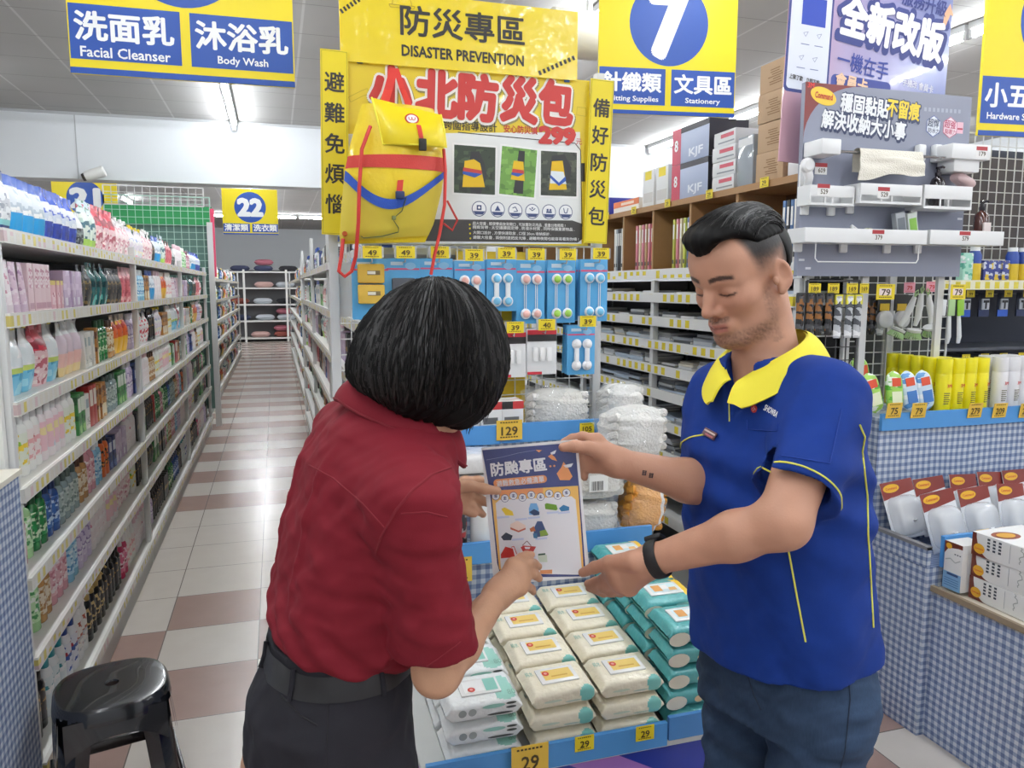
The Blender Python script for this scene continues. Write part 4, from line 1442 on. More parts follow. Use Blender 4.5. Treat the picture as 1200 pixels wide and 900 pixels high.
# ------------------------------------------------------------------ the wipes display in the middle
ds = thing('display_stand', 'stepped shop display in blue gingham with blue shelf edges between the two people', 'display stand', (.27, 1.5, 0))
# printed base: royal blue with pink diagonal bands
m, nt, b = nodes_mat('base_print')
x, y, z, t = xyz(nt)
f = math_node(nt, 'FRACT', math_node(nt, 'MULTIPLY', math_node(nt, 'ADD', math_node(nt, 'MULTIPLY', x, .55), z), 4.4))
nt.links.new(mix_col(nt, math_node(nt, 'LESS_THAN', f, .3), lin('#22389b'), lin('#a877c4')), b.inputs['Base Color'])
b.inputs['Roughness'].default_value = .35
DW = .80
MB().box((0, .02, 0), (DW, .55, .50), m).build('printed_base', ds)
EDGE = mat('#4f93d2', .5)
tr = MB()
tr.add([(0, .012, .505), (DW, .012, .505), (DW, .56, .565), (0, .56, .565), (0, .012, .52), (DW, .012, .52), (DW, .56, .58), (0, .56, .58)],
       [(0, 3, 2, 1), (4, 5, 6, 7), (0, 1, 5, 4), (1, 2, 6, 5), (2, 3, 7, 6), (3, 0, 4, 7)], mat('#d8d9d6', .6))
tr.build('tray', ds)
MB().box((0, 0, .515), (.57, .012, .572), EDGE).build('front_edge', ds)
MB().box((.575, .001, .525), (DW, .012, .582), mat('#4a86c4', .5)).build('front_edge', ds)
MB().box((0, .552, .0), (DW, .95, .80), GING).build('middle_step', ds)
MB().box((0, .538, .80), (DW, .552, .862), EDGE).build('middle_edge', ds)
MB().box((-.0, .552, .80), (.014, .95, .85), EDGE).build('side_edge', ds)
MB().box((0, .76, .80), (DW, 1.0, 1.10), GING).build('upper_step', ds)
MB().box((.0, .742, 1.10), (.38, .756, 1.158), EDGE).build('upper_edge', ds)
MB().box((.385, .748, 1.10), (DW, .762, 1.160), EDGE).build('upper_edge', ds)
# end panel: yellow backing and white wire grid
pn = thing('wire_grid_panel', 'white wire grid with yellow backing behind the hanging blue packs', 'grid panel', (.18, 2.51, 0))
MB().box((.40, .012, .75), (.64, .022, 1.70), mat('#e6c22a', .5)).build('yellow_backing', pn)
g = MB(); wire_grid(g, .90, 1.62, .05, .0016, WHITE, 0, .1); g.build('grid', pn)
for xx in (0, .90): MB().box((xx - .015, -.01, 0), (xx + .015, .02, 2.3), STEEL, bev=.003).build('post', pn)

# ------------------------------------------------------------------ stepped bins of the right end display, in the same gingham
rd = thing('display_stand', 'stepped gingham display on the right with bins of hooks and spray cans', 'display stand', (2.12, 1.2, 0))
MB().box((0, 1.08, 0), (1.2, 1.50, 1.10), GING).build('top_step', rd)
MB().box((0, 1.066, 1.055), (1.2, 1.08, 1.118), EDGE).build('top_edge', rd)
MB().box((0, .82, 0), (1.2, 1.08, .62), GING).build('hook_bin', rd)
bin_m = mat('#a9aaab', .4)
MB().box((-.006, .82, .62), (0.012, 1.08, .69), GING).build('bin_side', rd)
MB().box((-.008, .82, .682), (.016, 1.08, .694), mat('#77777a', .4)).build('bin_rim', rd)
MB().box((.05, .806, .62), (1.2, .82, .73), EDGE).build('bin_front_edge', rd)
MB().box((.03, .0, 0), (1.2, .82, .535), GING).build('box_bin', rd)
MB().box((.024, 0, .535), (1.2, .82, .545), mat('#c9c1b1', .6)).build('bin_top_board', rd)
MB().box((.018, 0, .535), (.032, .82, .555), mat('#8c7c66', .6)).build('bin_rim', rd)
# left end display: gingham bin in the left corner
ld = thing('display_stand', 'gingham covered bin at the left edge beside the black stool', 'display stand', (-1.5, 1.4, 0))
MB().box((0, .62, 0), (.79, 1.03, 1.06), GING).build('tall_bin', ld)
MB().box((0, .62, 1.06), (.80, 1.03, 1.075), mat('#d9d4c6', .6)).build('bin_top_board', ld)
MB().box((0, .0, 0), (.765, .62, .80), GING).build('low_bin', ld)
MB().box((0, 0, .80), (.775, .62, .812), mat('#d9d4c6', .6)).build('bin_top_board', ld)
lg = thing('wire_grid_panel', 'white wire grid standing at the near end of the left rack', 'grid panel', (-1.45, 2.462, 0))
g = MB(); wire_grid(g, .70, 1.2, .05, .0018, WHITE, 0, 1.08); g.build('grid', lg)
MB().box((.67, -.015, 0), (.705, .015, 2.28), WHITE, bev=.003).build('post', lg)

# ------------------------------------------------------------------ green header board and grid at the end of the left rack
gb = thing('header_board', 'green header board over a wire grid at the far end of the left rack', 'board', (-1.72, 9.32, 0))
MB().box((0, 0, 2.27), (1.08, .03, 2.47), mat('#1f8a4c', .5)).build('green_board', gb)
MB().box((1.06, -.01, 1.7), (1.1, .04, 2.45), mat('#d9486a', .5)).build('pink_strip', gb)
g = MB(); wire_grid(g, 1.06, 1.15, .075, .003, mat('#a8c9bb', .4), 0, 1.42); g.build('grid', gb)
g = MB(); wire_grid(g, 1.0, .2, .075, .003, STEEL, 0, 2.47); g.build('top_wire', gb)
MB().box((0.02, .04, .2), (1.05, .06, 2.27), mat('#5f7f76', .6)).build('back_panel', gb)
MB().box((1.02, -.02, 0), (1.08, .04, 2.3), STEEL).build('post', gb)

# ------------------------------------------------------------------ black plastic stool
sc_ = P(131, 800, Z=.45)
st = thing('plastic_stool', 'glossy black plastic stool by the left bin with a hole in its seat', 'stool', (sc_.x, sc_.y, 0), R(14)); st.scale = (1.06, 1.06, 1)
PL = mat('#15171b', .22, coat=.4)
s_ = MB()
def seat(u, v):                                     # rounded square top with a down-turned rim and a finger hole
    a = 2 * PI * u
    c, s = math.cos(a), math.sin(a)
    k = 1 / (abs(c) ** 3.2 + abs(s) ** 3.2) ** (1 / 3.2)
    ring = ((.016, .446), (.018, .451), (.06, .4515), (.12, .452), (.134, .449), (.141, .440), (.145, .405), (.139, .405), (.134, .436), (.05, .443), (.016, .446))
    i = v * (len(ring) - 1); j = min(int(i), len(ring) - 2); f = i - j
    r = ring[j][0] * (1 - f) + ring[j + 1][0] * f; z = ring[j][1] * (1 - f) + ring[j + 1][1] * f
    kk = 1 + (k - 1) * min(1, r / .1) * .75
    return (c * r * kk, s * r * kk, z)
s_.surf(seat, 48, 10, PL, wrap=True)
s_.build('seat', st)
for a in range(4):
    Ml = Matrix.Rotation(PI / 2 * a + PI / 4, 4, 'Z')
    l = MB()
    def leg(u, v):
        z = .43 * (1 - v); r = .148 + .05 * v; w = .052 - .016 * v
        prof = ((-w, -.02), (-w * .55, .004), (0, .010), (w * .55, .004), (w, -.02), (w * .85, -.026), (0, -.004), (-w * .85, -.026))
        p = prof[int(round(u * 8)) % 8]
        return (r + p[1], p[0], z)
    l.surf(leg, 8, 6, PL, Ml, wrap=True); l.build('leg', st)
    ap = MB()
    Ma = Matrix.Rotation(PI / 2 * a, 4, 'Z')
    # arched apron between two legs and a lower stretcher
    def apron(u, v):
        y = (u - .5) * .24; arch = .05 * (abs(u - .5) * 2) ** 2.5
        z = .425 - v * (.055 + arch); return (.133 + .012 * v, y, z)
    ap.surf(apron, 14, 3, PL, Ma); ap.surf(lambda u, v: (lambda q: (q[0] - .004, q[1], q[2]))(apron(1 - u, v)), 14, 3, PL, Ma)
    ap.build('apron', st)
    if a in (0, 1, 2, 3):
        MB().box((.148, -.125, .16), (.160, .125, .195), PL, Ma, .004).build('stretcher', st)
# ================================================================== POSTERS AND BOARDS
M_UP = Matrix.Rotation(PI / 2, 4, 'X')            # sheet (x right, y up, z out) -> standing, facing -y
def stand(mb):
    mb.v = [tuple(M_UP @ Vector(v)) for v in mb.v]; return mb
PBLK = mat('#2a2724', .5); PRED = mat('#c33a35', .5)

def wavy_sheet(mb, w, h, amp, m, seed=0, nx=40, ny=16, th=.002):
    f = wave_noise(seed, amp, 22)
    def pt(u, v, s=0):
        x, z = (u - .5) * w, (v - .5) * h
        return (x, float(f(np.array([x]), np.array([0.]), np.array([z]))[0]) + s, z)
    mb.surf(pt, nx, ny, m); mb.surf(lambda u, v: pt(1 - u, v, th), nx, ny, m)
    return f

# top banner: DISASTER PREVENTION
bx0, bx1, bz0, bz1 = .215, .985, 2.262, 2.478
tb = thing('banner', 'crinkled yellow banner reading DISASTER PREVENTION above the backpack poster', 'banner', ((bx0 + bx1) / 2, 2.475, (bz0 + bz1) / 2))
m, nt, b = nodes_mat('banner_film')
b.inputs['Base Color'].default_value = lin('#ead01c'); b.inputs['Roughness'].default_value = .35
b.inputs['Coat Weight'].default_value = .8; b.inputs['Coat Roughness'].default_value = .08
n = N(nt, 'ShaderNodeTexNoise'); n.inputs['Scale'].default_value = 13; n.inputs['Detail'].default_value = 3; n.inputs['Distortion'].default_value = 1.2
t = N(nt, 'ShaderNodeTexCoord'); nt.links.new(t.outputs['Object'], n.inputs['Vector'])
u = N(nt, 'ShaderNodeBump'); u.inputs['Strength'].default_value = .45; u.inputs['Distance'].default_value = .02
nt.links.new(n.outputs['Fac'], u.inputs['Height']); nt.links.new(u.outputs['Normal'], b.inputs['Coat Normal'])
FILM = m
s = MB(); bw, bh = bx1 - bx0, bz1 - bz0
s.box((-bw / 2, 0, -bh / 2), (bw / 2, .003, bh / 2), FILM); s.build('sheet', tb)
def letter(parent, string, m, x, y, z, h, w, bold, rz=0.0, name='lettering'):
    q = MB(); q.text(string, m, T(x, y, z, rz), h, w, bold)
    return stand(q).build(name, parent, flat=True)
letter(tb, '防災專區', PBLK, .0, .028, .0012, .088, .40, .018)
letter(tb, 'DISASTER PREVENTION', PBLK, .0, -.062, .0012, .032, .395, .03)
t = MB()
for x0, y0, x1, y1 in ((-bw / 2 + .005, bh / 2 - .075, -.29, bh / 2 - .008), (.25, -bh / 2 + .012, bw / 2 - .004, -bh / 2 + .075)):
    for k in range(9):
        f0, f1 = k / 9, (k + .55) / 9
        xa, ya, xb, yb = x0 + (x1 - x0) * f0, y0 + (y1 - y0) * f0, x0 + (x1 - x0) * f1, y0 + (y1 - y0) * f1
        line2(t, [(xa, ya), (xb, yb)], .014, .001, PBLK)
hx, hy = -.195, .07
line2(t, [(hx + .03 * math.cos(a), hy + .034 * math.sin(a)) for a in [PI * k / 12 for k in range(13)]], .0022, .001, mat('#b89b16', .5))
line2(t, [(hx - .04, hy), (hx + .04, hy), (hx + .036, hy - .008), (hx - .036, hy - .008), (hx - .04, hy)], .0022, .001, mat('#b89b16', .5))
stand(t).build('printed_ornament', tb)

# main poster
mp0, mp1, mz0, mz1 = .205, 1.035, 1.722, 2.268
PW, PH = mp1 - mp0, mz1 - mz0
po = thing('poster', 'large yellow poster for a disaster backpack priced 299, behind the hanging backpack', 'poster', ((mp0 + mp1) / 2, 2.487, (mz0 + mz1) / 2))
MB().box((-PW / 2, 0, -PH / 2), (PW / 2, .006, PH / 2), mat('#e6cb30', .42, coat=.25)).build('sheet', po)
def pc(cx, cy):
    tp = 205 + 85 * (cx - 105) / 870; bt = 855 + 15 * (cx - 75) / 885
    v = (cy - tp) / (bt - tp); xl = 105 - 30 * v; xr = 975 - 15 * v
    return ((cx - xl) / (xr - xl) - .5) * PW, (.5 - v) * PH
K = PW / 870
g = MB()
def R2(mb, x0, y0, x1, y1, z, m):
    a, b_ = pc(x0, y1), pc(x1, y0); c = pc(x0, y0); d = pc(x1, y1)
    poly(mb, [a, d, b_, c], z, m)
R2(g, 110, 466, 935, 862, .0008, mat('#e9ebe9', .4))
poly(g, [pc(120, 770), pc(900, 778), pc(938, 790), pc(938, 845), pc(920, 858), pc(120, 850)], .0012, mat('#3d3a37', .4))
line2(g, [pc(490, 462), pc(915, 505), pc(936, 530), pc(938, 800)], .003, .0013, PBLK)
R2(g, 938, 575, 952, 640, .0012, PBLK)
def photo(cx0, cy0, cx1, cy1, rot, bg, fg):
    c = pc((cx0 + cx1) / 2, (cy0 + cy1) / 2); w, h = (cx1 - cx0) * K / 2, (cy1 - cy0) * K / 2 * .82
    Mm = Matrix.Translation((c[0], c[1], 0)) @ Matrix.Rotation(rot, 4, 'Z')
    q = MB(); rect(q, -w, -h, w, h, .0016, mat('#f4f4f2', .4)); rect(q, -w + .006, -h + .006, w - .006, h - .006, .002, print_mat(*bg, 55))
    w2, h2 = w - .006, h - .006
    for p_, m_ in fg: poly(q, [(x * w2, y * h2) for x, y in p_], .0024 + .0004 * fg.index((p_, m_)), m_)
    g.add(q.v, [], WHT, Mm) if False else None
    for f_, k in zip(q.f, q.fm): g.add([q.v[i] for i in f_], [tuple(range(len(f_)))], q.ms[k], Mm)
by, br_, bb, bd = mat('#e2b91c', .5), mat('#c0413a', .5), mat('#2f55a8', .5), mat('#2b2a2c', .5)
photo(465, 492, 622, 700, R(-1), ('#2f3a2a', '#45543a', '#222a20'), [
    ([(-.3, .1), (-.2, .75), (.2, .8), (.45, .3), (.6, -.2), (.3, -1), (-.2, -1)], bd), ([(-.6, -.75), (-.5, .35), (-.05, .45), (.25, .3), (.5, -.7)], by), ([(-.58, -.1), (-.56, .08), (.33, 0), (.35, -.15)], br_), ([(-.6, -.2), (-.58, -.08), (.36, -.15), (.0, -.32)], bb)])
photo(630, 498, 770, 710, R(-4), ('#6d9a45', '#7fae52', '#567f38'), [
    ([(-.1, .2), (-.05, .9), (.3, .9), (.35, -.9), (-.2, -.9)], bd), ([(-.4, -.35), (-.3, .45), (.25, .45), (.4, -.35)], by), ([(-.36, -.05), (-.34, .1), (.3, .1), (.33, -.05)], br_), ([(-.4, -.15), (-.36, -.05), (.33, -.05), (0, -.2)], bb)])
photo(778, 512, 925, 712, R(0), ('#3b3f35', '#525747', '#2c3028'), [
    ([(-.5, .2), (-.4, .8), (.3, .9), (.7, .3), (.6, -.4), (-.4, -.4)], bd), ([(-.55, -.75), (-.4, .55), (.2, .6), (.45, -.7)], by), ([(-.5, -.45), (-.45, .12), (.25, .1), (.42, -.45)], mat('#dfe7ea', .5)), ([(-.5, -.2), (-.48, -.06), (.0, -.4), (.36, -.1), (.4, -.3), (0, -.55)], bb)])
for i, (cx, cy) in enumerate(((553, 735), (620, 738), (685, 742), (748, 745), (811, 747), (875, 748))):
    x, y = pc(cx, cy); r = 26 * K
    disc(g, x, y, r, .0016, mat('#3b4a75', .5)); disc(g, x, y, r * .9, .002, mat('#f1f2f2', .5))
    poly(g, [(x - r * .84, y - r * .3), (x - r * .5, y - r * .74), (x + r * .5, y - r * .74), (x + r * .84, y - r * .3)], .0024, mat('#3b4a75', .5))
    ic = mat('#3b4a75', .5)
    if i == 0: rect(g, x - .008, y - .004, x + .008, y + .012, .0024, ic); disc(g, x, y + .004, .004, .0028, WHT, 12)
    elif i == 1: poly(g, [(x - .01, y - .004), (x + .01, y - .004), (x, y + .014)], .0024, ic)
    elif i == 2: line2(g, [(x - .01, y + .008), (x, y + .012), (x + .008, y - .002), (x - .006, y - .003)], .003, .0024, ic)
    elif i == 3: line2(g, [(x - .01, y + .01), (x, y + .002), (x + .01, y + .01)], .003, .0024, ic); disc(g, x, y + .011, .003, .0024, ic, 12)
    elif i == 4: disc(g, x - .005, y + .006, .004, .0024, ic, 12); disc(g, x + .005, y + .006, .004, .0024, ic, 12); rect(g, x - .01, y - .004, x + .01, y + .002, .0024, ic)
    else: line2(g, [(x - .008, y + .013), (x - .004, y - .003), (x + .004, y - .003), (x + .008, y + .013)], .003, .0024, ic)
outl = mat('#c7ae1f', .5)
x, y = pc(165, 330); line2(g, [(x - .03, y - .008), (x + .01, y + .014), (x + .028, y + .022), (x + .034, y + .006), (x + .016, y), (x - .024, y - .022), (x - .03, y - .008)], .002, .001, outl)
x, y = pc(940, 395); line2(g, [(x - .016, y - .012), (x + .018, y - .015), (x + .018, y + .012), (x - .014, y + .014), (x - .016, y - .012)], .0018, .001, outl)
stand(g).build('printed_pictures', po)
white_o = mat('#f5f2ea', .45)
rots = R(-2.2)
for ch, cx, cy, w, h in (('小', 272, 312, 128, 138), ('北', 425, 328, 132, 140), ('防', 566, 342, 126, 142), ('災', 712, 352, 124, 142), ('包', 846, 363, 118, 138)):
    x, y = pc(cx, cy)
    letter(po, ch, mat('#9a8f57', .5), x + .003, y - .004, .0012, h * K, w * K, .12, rots, 'title_shadow')
    letter(po, ch, white_o, x, y, .0026, h * K, w * K, .11, rots, 'title_outline')
    letter(po, ch, PRED, x, y, .0040, h * K, w * K, .055, rots, 'title_character')
t = MB()
def PT(s_, cx, cy, h, w, m, bold=.01, z=.0016):
    x, y = pc(cx, cy); letter(po, s_, m, x, y, z, h * K, w * K, bold)
PT('跨國指導設計', 535, 440, 32, 185, PBLK)
PT('安心防災價', 714, 455, 26, 122, PRED, .02)
PT('299', 848, 478, 52, 128, PRED, .07, .003)
PT('元', 930, 500, 20, 22, PRED)
lw = mat('#e5e3de', .5)
for i, (row, w) in enumerate((('超大容量 : 輕便雙肩後背開口 , 可放置防災用品 , 重量分散輕鬆 !', 340), ('精緻背帶 : 太空護腰固定帶 , 防潑水材質 , 同時保護重要物品 .', 375), ('大開口設計 , 方便快速取放 , 口徑 20cm 收納設計 .', 285), ('避難大容量 , 兩側附提把反光條 , 避難時夜間也能容易看到你唷 !', 390))):
    yy = (788, 802, 820, 838)[i]
    PT(row, 530 + w / 2, yy + 4, 12, w, lw, .01, .002)
    x, y = pc(517, yy + 4); disc(t, x, y, .003, .002, YEL, 10)
stand(t).build('bullet_points', po)
for cx, cy in ((178, 210), (888, 285)):
    x, y = pc(cx, cy)
    MB().box((x - .009, -.006, y - .008), (x + .009, .01, y + .006), mat('#2e5fb0', .4), bev=.002).build('paper_clip', po)

# narrow strips either side
def strip(chars, label, x0, x1, z0, z1, ry):
    w, h = x1 - x0, z1 - z0
    s = thing('banner_strip', label, 'banner', ((x0 + x1) / 2, 2.468, (z0 + z1) / 2), rot=(0, ry, 0))
    MB().box((-w / 2, 0, -h / 2), (w / 2, .004, h / 2), mat('#e8d21f', .42)).build('sheet', s)
    t = MB(); n_ = len(chars)
    for i, c in enumerate(chars):
        letter(s, c, PBLK, 0, h / 2 - h * (.17 + .165 * i), .001, w * .70, w * .70, .018, name='character')
    line2(t, [(-w / 2 + .004, -h / 2 + .004), (w / 2 - .004, -h / 2 + .004), (w / 2 - .004, h / 2 - .004), (-w / 2 + .004, h / 2 - .004), (-w / 2 + .004, -h / 2 + .004)], .0012, .0006, mat('#8f8420', .5))
    stand(t).build('border_line', s)
strip('避難免煩惱', 'narrow yellow strip of large characters left of the backpack poster', .150, .232, 1.742, 2.29, R(1.2))
strip('備好防災包', 'narrow yellow strip of large characters right of the backpack poster', 1.022, 1.106, 1.730, 2.27, R(2.0))

# ------------------------------------------------------------------ the yellow backpack hanging in front of the poster
Yb = 2.36
bp = thing('backpack', 'yellow drawstring backpack with red and blue stripes hanging in front of the poster', 'backpack', tuple(P(462, 210, Y=Yb)))
o = bp.location.copy()
def bpx(px, py, dy=0.0):
    p = P(px, py, Y=Yb + dy) - o
    return p
FAB = mat('#e6c81a', .42, bump=.3, bscale=35, coat=.15)
FAB2 = mat('#e0c42a', .45, bump=.3, bscale=35)
LEFT = ((424, 122), (410, 170), (404, 200), (400, 240), (398, 278), (399, 286))
RIGHT = ((508, 128), (520, 165), (521, 195), (517, 225), (508, 262), (498, 284))
def edge(tab, v):
    i = v * (len(tab) - 1); j = min(int(i), len(tab) - 2); f = i - j
    return tab[j][0] * (1 - f) + tab[j + 1][0] * f, tab[j][1] * (1 - f) + tab[j + 1][1] * f
bn = wave_noise(77, .007, 24)
def bag(u, v, s=1, lift=0.0):
    l, r = edge(LEFT, v), edge(RIGHT, v)
    px_, py_ = l[0] + (r[0] - l[0]) * u, l[1] + (r[1] - l[1]) * u
    bul = (math.sin(PI * u) ** .6) * (.018 + .045 * math.sin(PI * min(1, v * .9 + .12)))
    p = bpx(px_, py_)
    w = float(bn(np.array([p.x]), np.array([s * .3]), np.array([p.z]))[0]) * math.sin(PI * u) ** .5
    return Vector((p.x, p.y - s * (bul + w * .6) - s * lift, p.z))
mb = MB(); mb.surf(lambda u, v: bag(1 - u, v, 1), 30, 36, FAB); mb.surf(lambda u, v: bag(u, v, -.5), 30, 36, FAB)
mb.surf(lambda u, v: Vector(bag(u, 0, -.5)).lerp(bag(u, 0, 1), v), 30, 2, FAB); mb.surf(lambda u, v: Vector(bag(u, 1, 1)).lerp(bag(u, 1, -.5), v), 30, 2, FAB)
mb.build('bag_body', bp)
def band(name, v0l, v0r, v1l, v1r, m, mid=0.0, lift=.002):
    q = MB()
    def pt(u, v):
        a = v0l + (v0r - v0l) * u + mid * math.sin(PI * u); b_ = v1l + (v1r - v1l) * u + mid * math.sin(PI * u)
        return bag(u, a + (b_ - a) * v, 1, lift)
    q.surf(lambda u, v: pt(1 - u, v), 30, 3, m); q.build(name, bp)
band('red_stripe', .29, .34, .385, .45, mat('#c5352b', .55, bump=.2, bscale=300))
band('blue_stripe', .40, .44, .46, .50, mat('#2450b0', .55, bump=.2, bscale=300), .20, .009)
# mesh-like outer pocket below the blue stripe
q = MB()
def pocket(u, v):
    a = .45 + .04 * u + .20 * math.sin(PI * u)
    return bag(u, a + (.93 - a) * v, 1, .006)
q.surf(lambda u, v: pocket(1 - u, v), 30, 12, mat('#d9c444', .4, alpha=.92)); q.build('front_pocket', bp)
# flap
q = MB()
fl = [(434, 117), (514, 137), (519, 176), (446, 173)]
def flap(u, v, l=.0):
    a = (fl[0][0] + (fl[1][0] - fl[0][0]) * u, fl[0][1] + (fl[1][1] - fl[0][1]) * u)
    c = (fl[3][0] + (fl[2][0] - fl[3][0]) * u, fl[3][1] + (fl[2][1] - fl[3][1]) * u)
    p = bpx(a[0] + (c[0] - a[0]) * v, a[1] + (c[1] - a[1]) * v)
    return Vector((p.x, p.y - .030 - .045 * math.sin(PI * v * .62) * (math.sin(PI * u) ** .4 * .5 + .5) - l, p.z))
q.surf(lambda u, v: flap(1 - u, v), 16, 12, mat('#ead212', .4, coat=.2)); q.surf(lambda u, v: flap(u, v, -.005), 16, 12, FAB)
q.build('flap', bp)
mb = MB(); mb.tube([flap(u, v, .002) for u, v in ((0, 0), (0, .5), (0, 1), (.5, 1), (1, 1), (1, .5), (1, 0))], .003, mat('#fbef4a', .5), 6); mb.build('flap_binding', bp)
c = flap(.52, .36, .003); Mf = frame(c, (0.06, -1, .28))
mb = MB(); disc(mb, 0, 0, .021, 0, RED, 30, .0165); disc(mb, 0, 0, .0165, .0006, WHT, 30, .0125)
for dx in (-.0045, .0045):
    pts = [(dx + .0048 * math.cos(a), .001 + .0048 * math.sin(a)) for a in [PI + PI * k / 8 for k in range(9)]]
    line2(mb, [(dx - .0048, .005)] + pts + [(dx + .0048, .005)], .0022, .0012, RED)
mb.v = [tuple(Mf @ Vector(v)) for v in mb.v]; mb.build('logo', bp)
mb = MB()
mb.surf(lambda u, v: flap(.63 - .07 * u, .5 + .42 * v, .004), 2, 6, mat('#cf3b2c', .6)); mb.build('red_tab', bp)
c = flap(.60, 1.0, .006); MB().cbox(tuple(c), (.022, .012, .034), BLK, None, .003).build('buckle', bp)
c = bag(.55, .60, 1, .012); MB().cbox(tuple(c), (.026, .016, .022), mat('#20305c', .4), None, .004).build('buckle', bp)
mb = MB(); mb.surf(lambda u, v: bag(.57 - .06 * u, .5 + .1 * v, 1, .010), 2, 3, mat('#cf3b2c', .6)); mb.build('red_tab', bp)
# carrying loop at the top and drawcords down the sides
rs = mat('#c7332c', .55)
def ribbon(name, pts, w, m, dy=-.03):
    q = MB(); P3 = [bpx(*p[:2], p[2] if len(p) > 2 else dy) for p in pts]
    for a, c in zip(P3, P3[1:]):
        q.add([a + Vector((-w, 0, 0)), a + Vector((w, 0, 0)), c + Vector((w, 0, 0)), c + Vector((-w, 0, 0)),
               a + Vector((-w, .003, 0)), a + Vector((w, .003, 0)), c + Vector((w, .003, 0)), c + Vector((-w, .003, 0))],
              [(0, 1, 2, 3), (7, 6, 5, 4), (0, 4, 5, 1), (2, 6, 7, 3), (1, 5, 6, 2), (3, 7, 4, 0)], m)
    q.build(name, bp)
ribbon('carry_loop', [(462, 80, .09), (455, 105, .06), (450, 122, -.0)], .013, rs)
ribbon('carry_loop', [(464, 80, .09), (472, 105, .06), (480, 125, -.0)], .009, rs)
mb = MB(); mb.tube([bpx(p_, q_, d) for p_, q_, d in ((434, 148, -.055), (424, 175, -.075), (421, 220, -.08), (420, 260, -.075), (417, 300, -.04), (412, 318, -.03), (404, 324, -.03), (397, 318, -.03), (400, 300, -.03), (402, 280, -.02))], .0055, rs, 8); mb.build('drawcord', bp)
mb = MB(); mb.tube([bpx(p_, q_, d) for p_, q_, d in ((520, 175, -.03), (522, 200, -.045), (521, 240, -.05), (515, 275, -.05), (509, 300, -.05), (505, 322, -.05))], .005, rs, 8); mb.build('drawcord', bp)
mb = MB(); mb.tube([bpx(p_, q_, d) for p_, q_, d in ((524, 235, .03), (536, 258, .03), (530, 270, .03), (520, 262, .02))], .0035, rs, 8); mb.build('drawcord', bp)
cord = [(.62, .62), (.60, .70), (.52, .74), (.60, .80), (.62, .86), (.45, .90), (.25, .90), (.22, .86)]
mb = MB(); mb.tube([bag(u, v, 1, .012) for u, v in cord], .0016, mat('#55603a', .6), 6); mb.build('elastic_cord', bp)
c = bag(.53, .735, 1, .013); MB().cbox(tuple(c), (.012, .010, .012), mat('#6d7440', .5), None, .003).build('cord_lock', bp)
c = bpx(404, 274, -.03); mb = MB(); mb.lathe([(.006, -.002), (.008, 0), (.006, .002)], mat('#b5562c', .3, metal=.6), 14, frame(c, (0, -1, 0))); mb.build('eyelet', bp)

# ------------------------------------------------------------------ purple banner 'all new' behind the grey board
pb0 = P(925, -10, Y=2.62); pb1 = P(1118, -10, Y=2.62); pb2 = P(1104, 115, Y=2.62)
W2, z_lo, z_hi = .735, 2.0, 2.80
pv = thing('banner', 'lilac membership banner with a phone picture standing behind the grey hook board', 'banner', (2.145, 2.475, 2.02), rot=(R(-1.5), R(3), 0))
m, nt, b = nodes_mat('lilac_print'); x, y, z, t_ = xyz(nt)
r = N(nt, 'ShaderNodeValToRGB'); e = r.color_ramp.elements
e[0].position = .1; e[0].color = lin('#d9a5a8'); e[1].position = .75; e[1].color = lin('#8d95c4')
q_ = e.new(.4); q_.color = lin('#b3a6c9')
nt.links.new(math_node(nt, 'ADD', math_node(nt, 'MULTIPLY', x, .9), .5), r.inputs[0]); nt.links.new(r.outputs[0], b.inputs['Base Color'])
b.inputs['Roughness'].default_value = .18; b.inputs['Coat Weight'].default_value = .6
MB().box((-W2 / 2, 0, 0), (W2 / 2, .006, .78), m).build('sheet', pv)
# local coordinates from the enlarged view: (70,0)-(575,290) there covers the visible sheet
def vc(cx, cy): return ((cx - 320) / 505 * W2, .655 - (cy + 0) / 505 * W2 - .0)
KV = W2 / 505
g = MB(); nv = mat('#37407f', .5)
rrect(g, *vc(66, 278), *vc(198, 5), .018, .0008, nv); rrect(g, *vc(73, 270), *vc(192, 12), .014, .0014, mat('#dfe3ee', .4))
rect(g, *vc(80, 40), *vc(188, 14), .0018, YEL); rect(g, *vc(105, 112), *vc(176, 45), .0018, mat('#2f49ad', .4))
for i, (cx, cy) in enumerate(((120, 132), (160, 132), (112, 190), (152, 190))):
    q = vc(cx, cy); line2(g, [(q[0] - .01, q[1]), (q[0] + .01, q[1] + .006), (q[0], q[1] - .012), (q[0] - .01, q[1])], .002, .0018, mat('#9aa0b8', .5))
    q2 = vc(cx, cy + 28); rect(g, q2[0] - .018, q2[1], q2[0] + .018, q2[1] + .003, .0018, mat('#7d86ad', .5))
rrect(g, *vc(205, 272), *vc(392, 218), .02, .0008, mat('#3f4a93', .5))
stand(g).build('printed_pictures', pv)
t = MB(); cream = mat('#f3f1f6', .4)
def VT(s_, cx, cy, h, w, mm, bold=.02, z=.002, rz=R(-5)):
    q = vc(cx, cy); letter(pv, s_, mm, q[0], q[1], z, h * KV, w * KV, bold, rz)
VT('全新改版', 385, 85, 118, 345, nv, .09, .0015); VT('全新改版', 385, 83, 98, 325, cream, .05, .0030)
VT('服務升級', 480, 3, 40, 145, nv, .03)
VT('一機在手', 300, 186, 46, 160, mat('#3a4796', .5), .015)
VT('會員卡', 268, 236, 38, 100, mat('#f0c9a6', .4), .03, .003)
VT('✓ 手機改 會員卡', 470, 213, 20, 120, cream, .01); VT('✓ 優惠資訊即時', 470, 247, 20, 120, cream, .01)
VT('上架了歡', 100, 242, 12, 40, PBLK, .02, .003); VT('立即下載', 150, 246, 12, 40, PBLK, .02, .003)
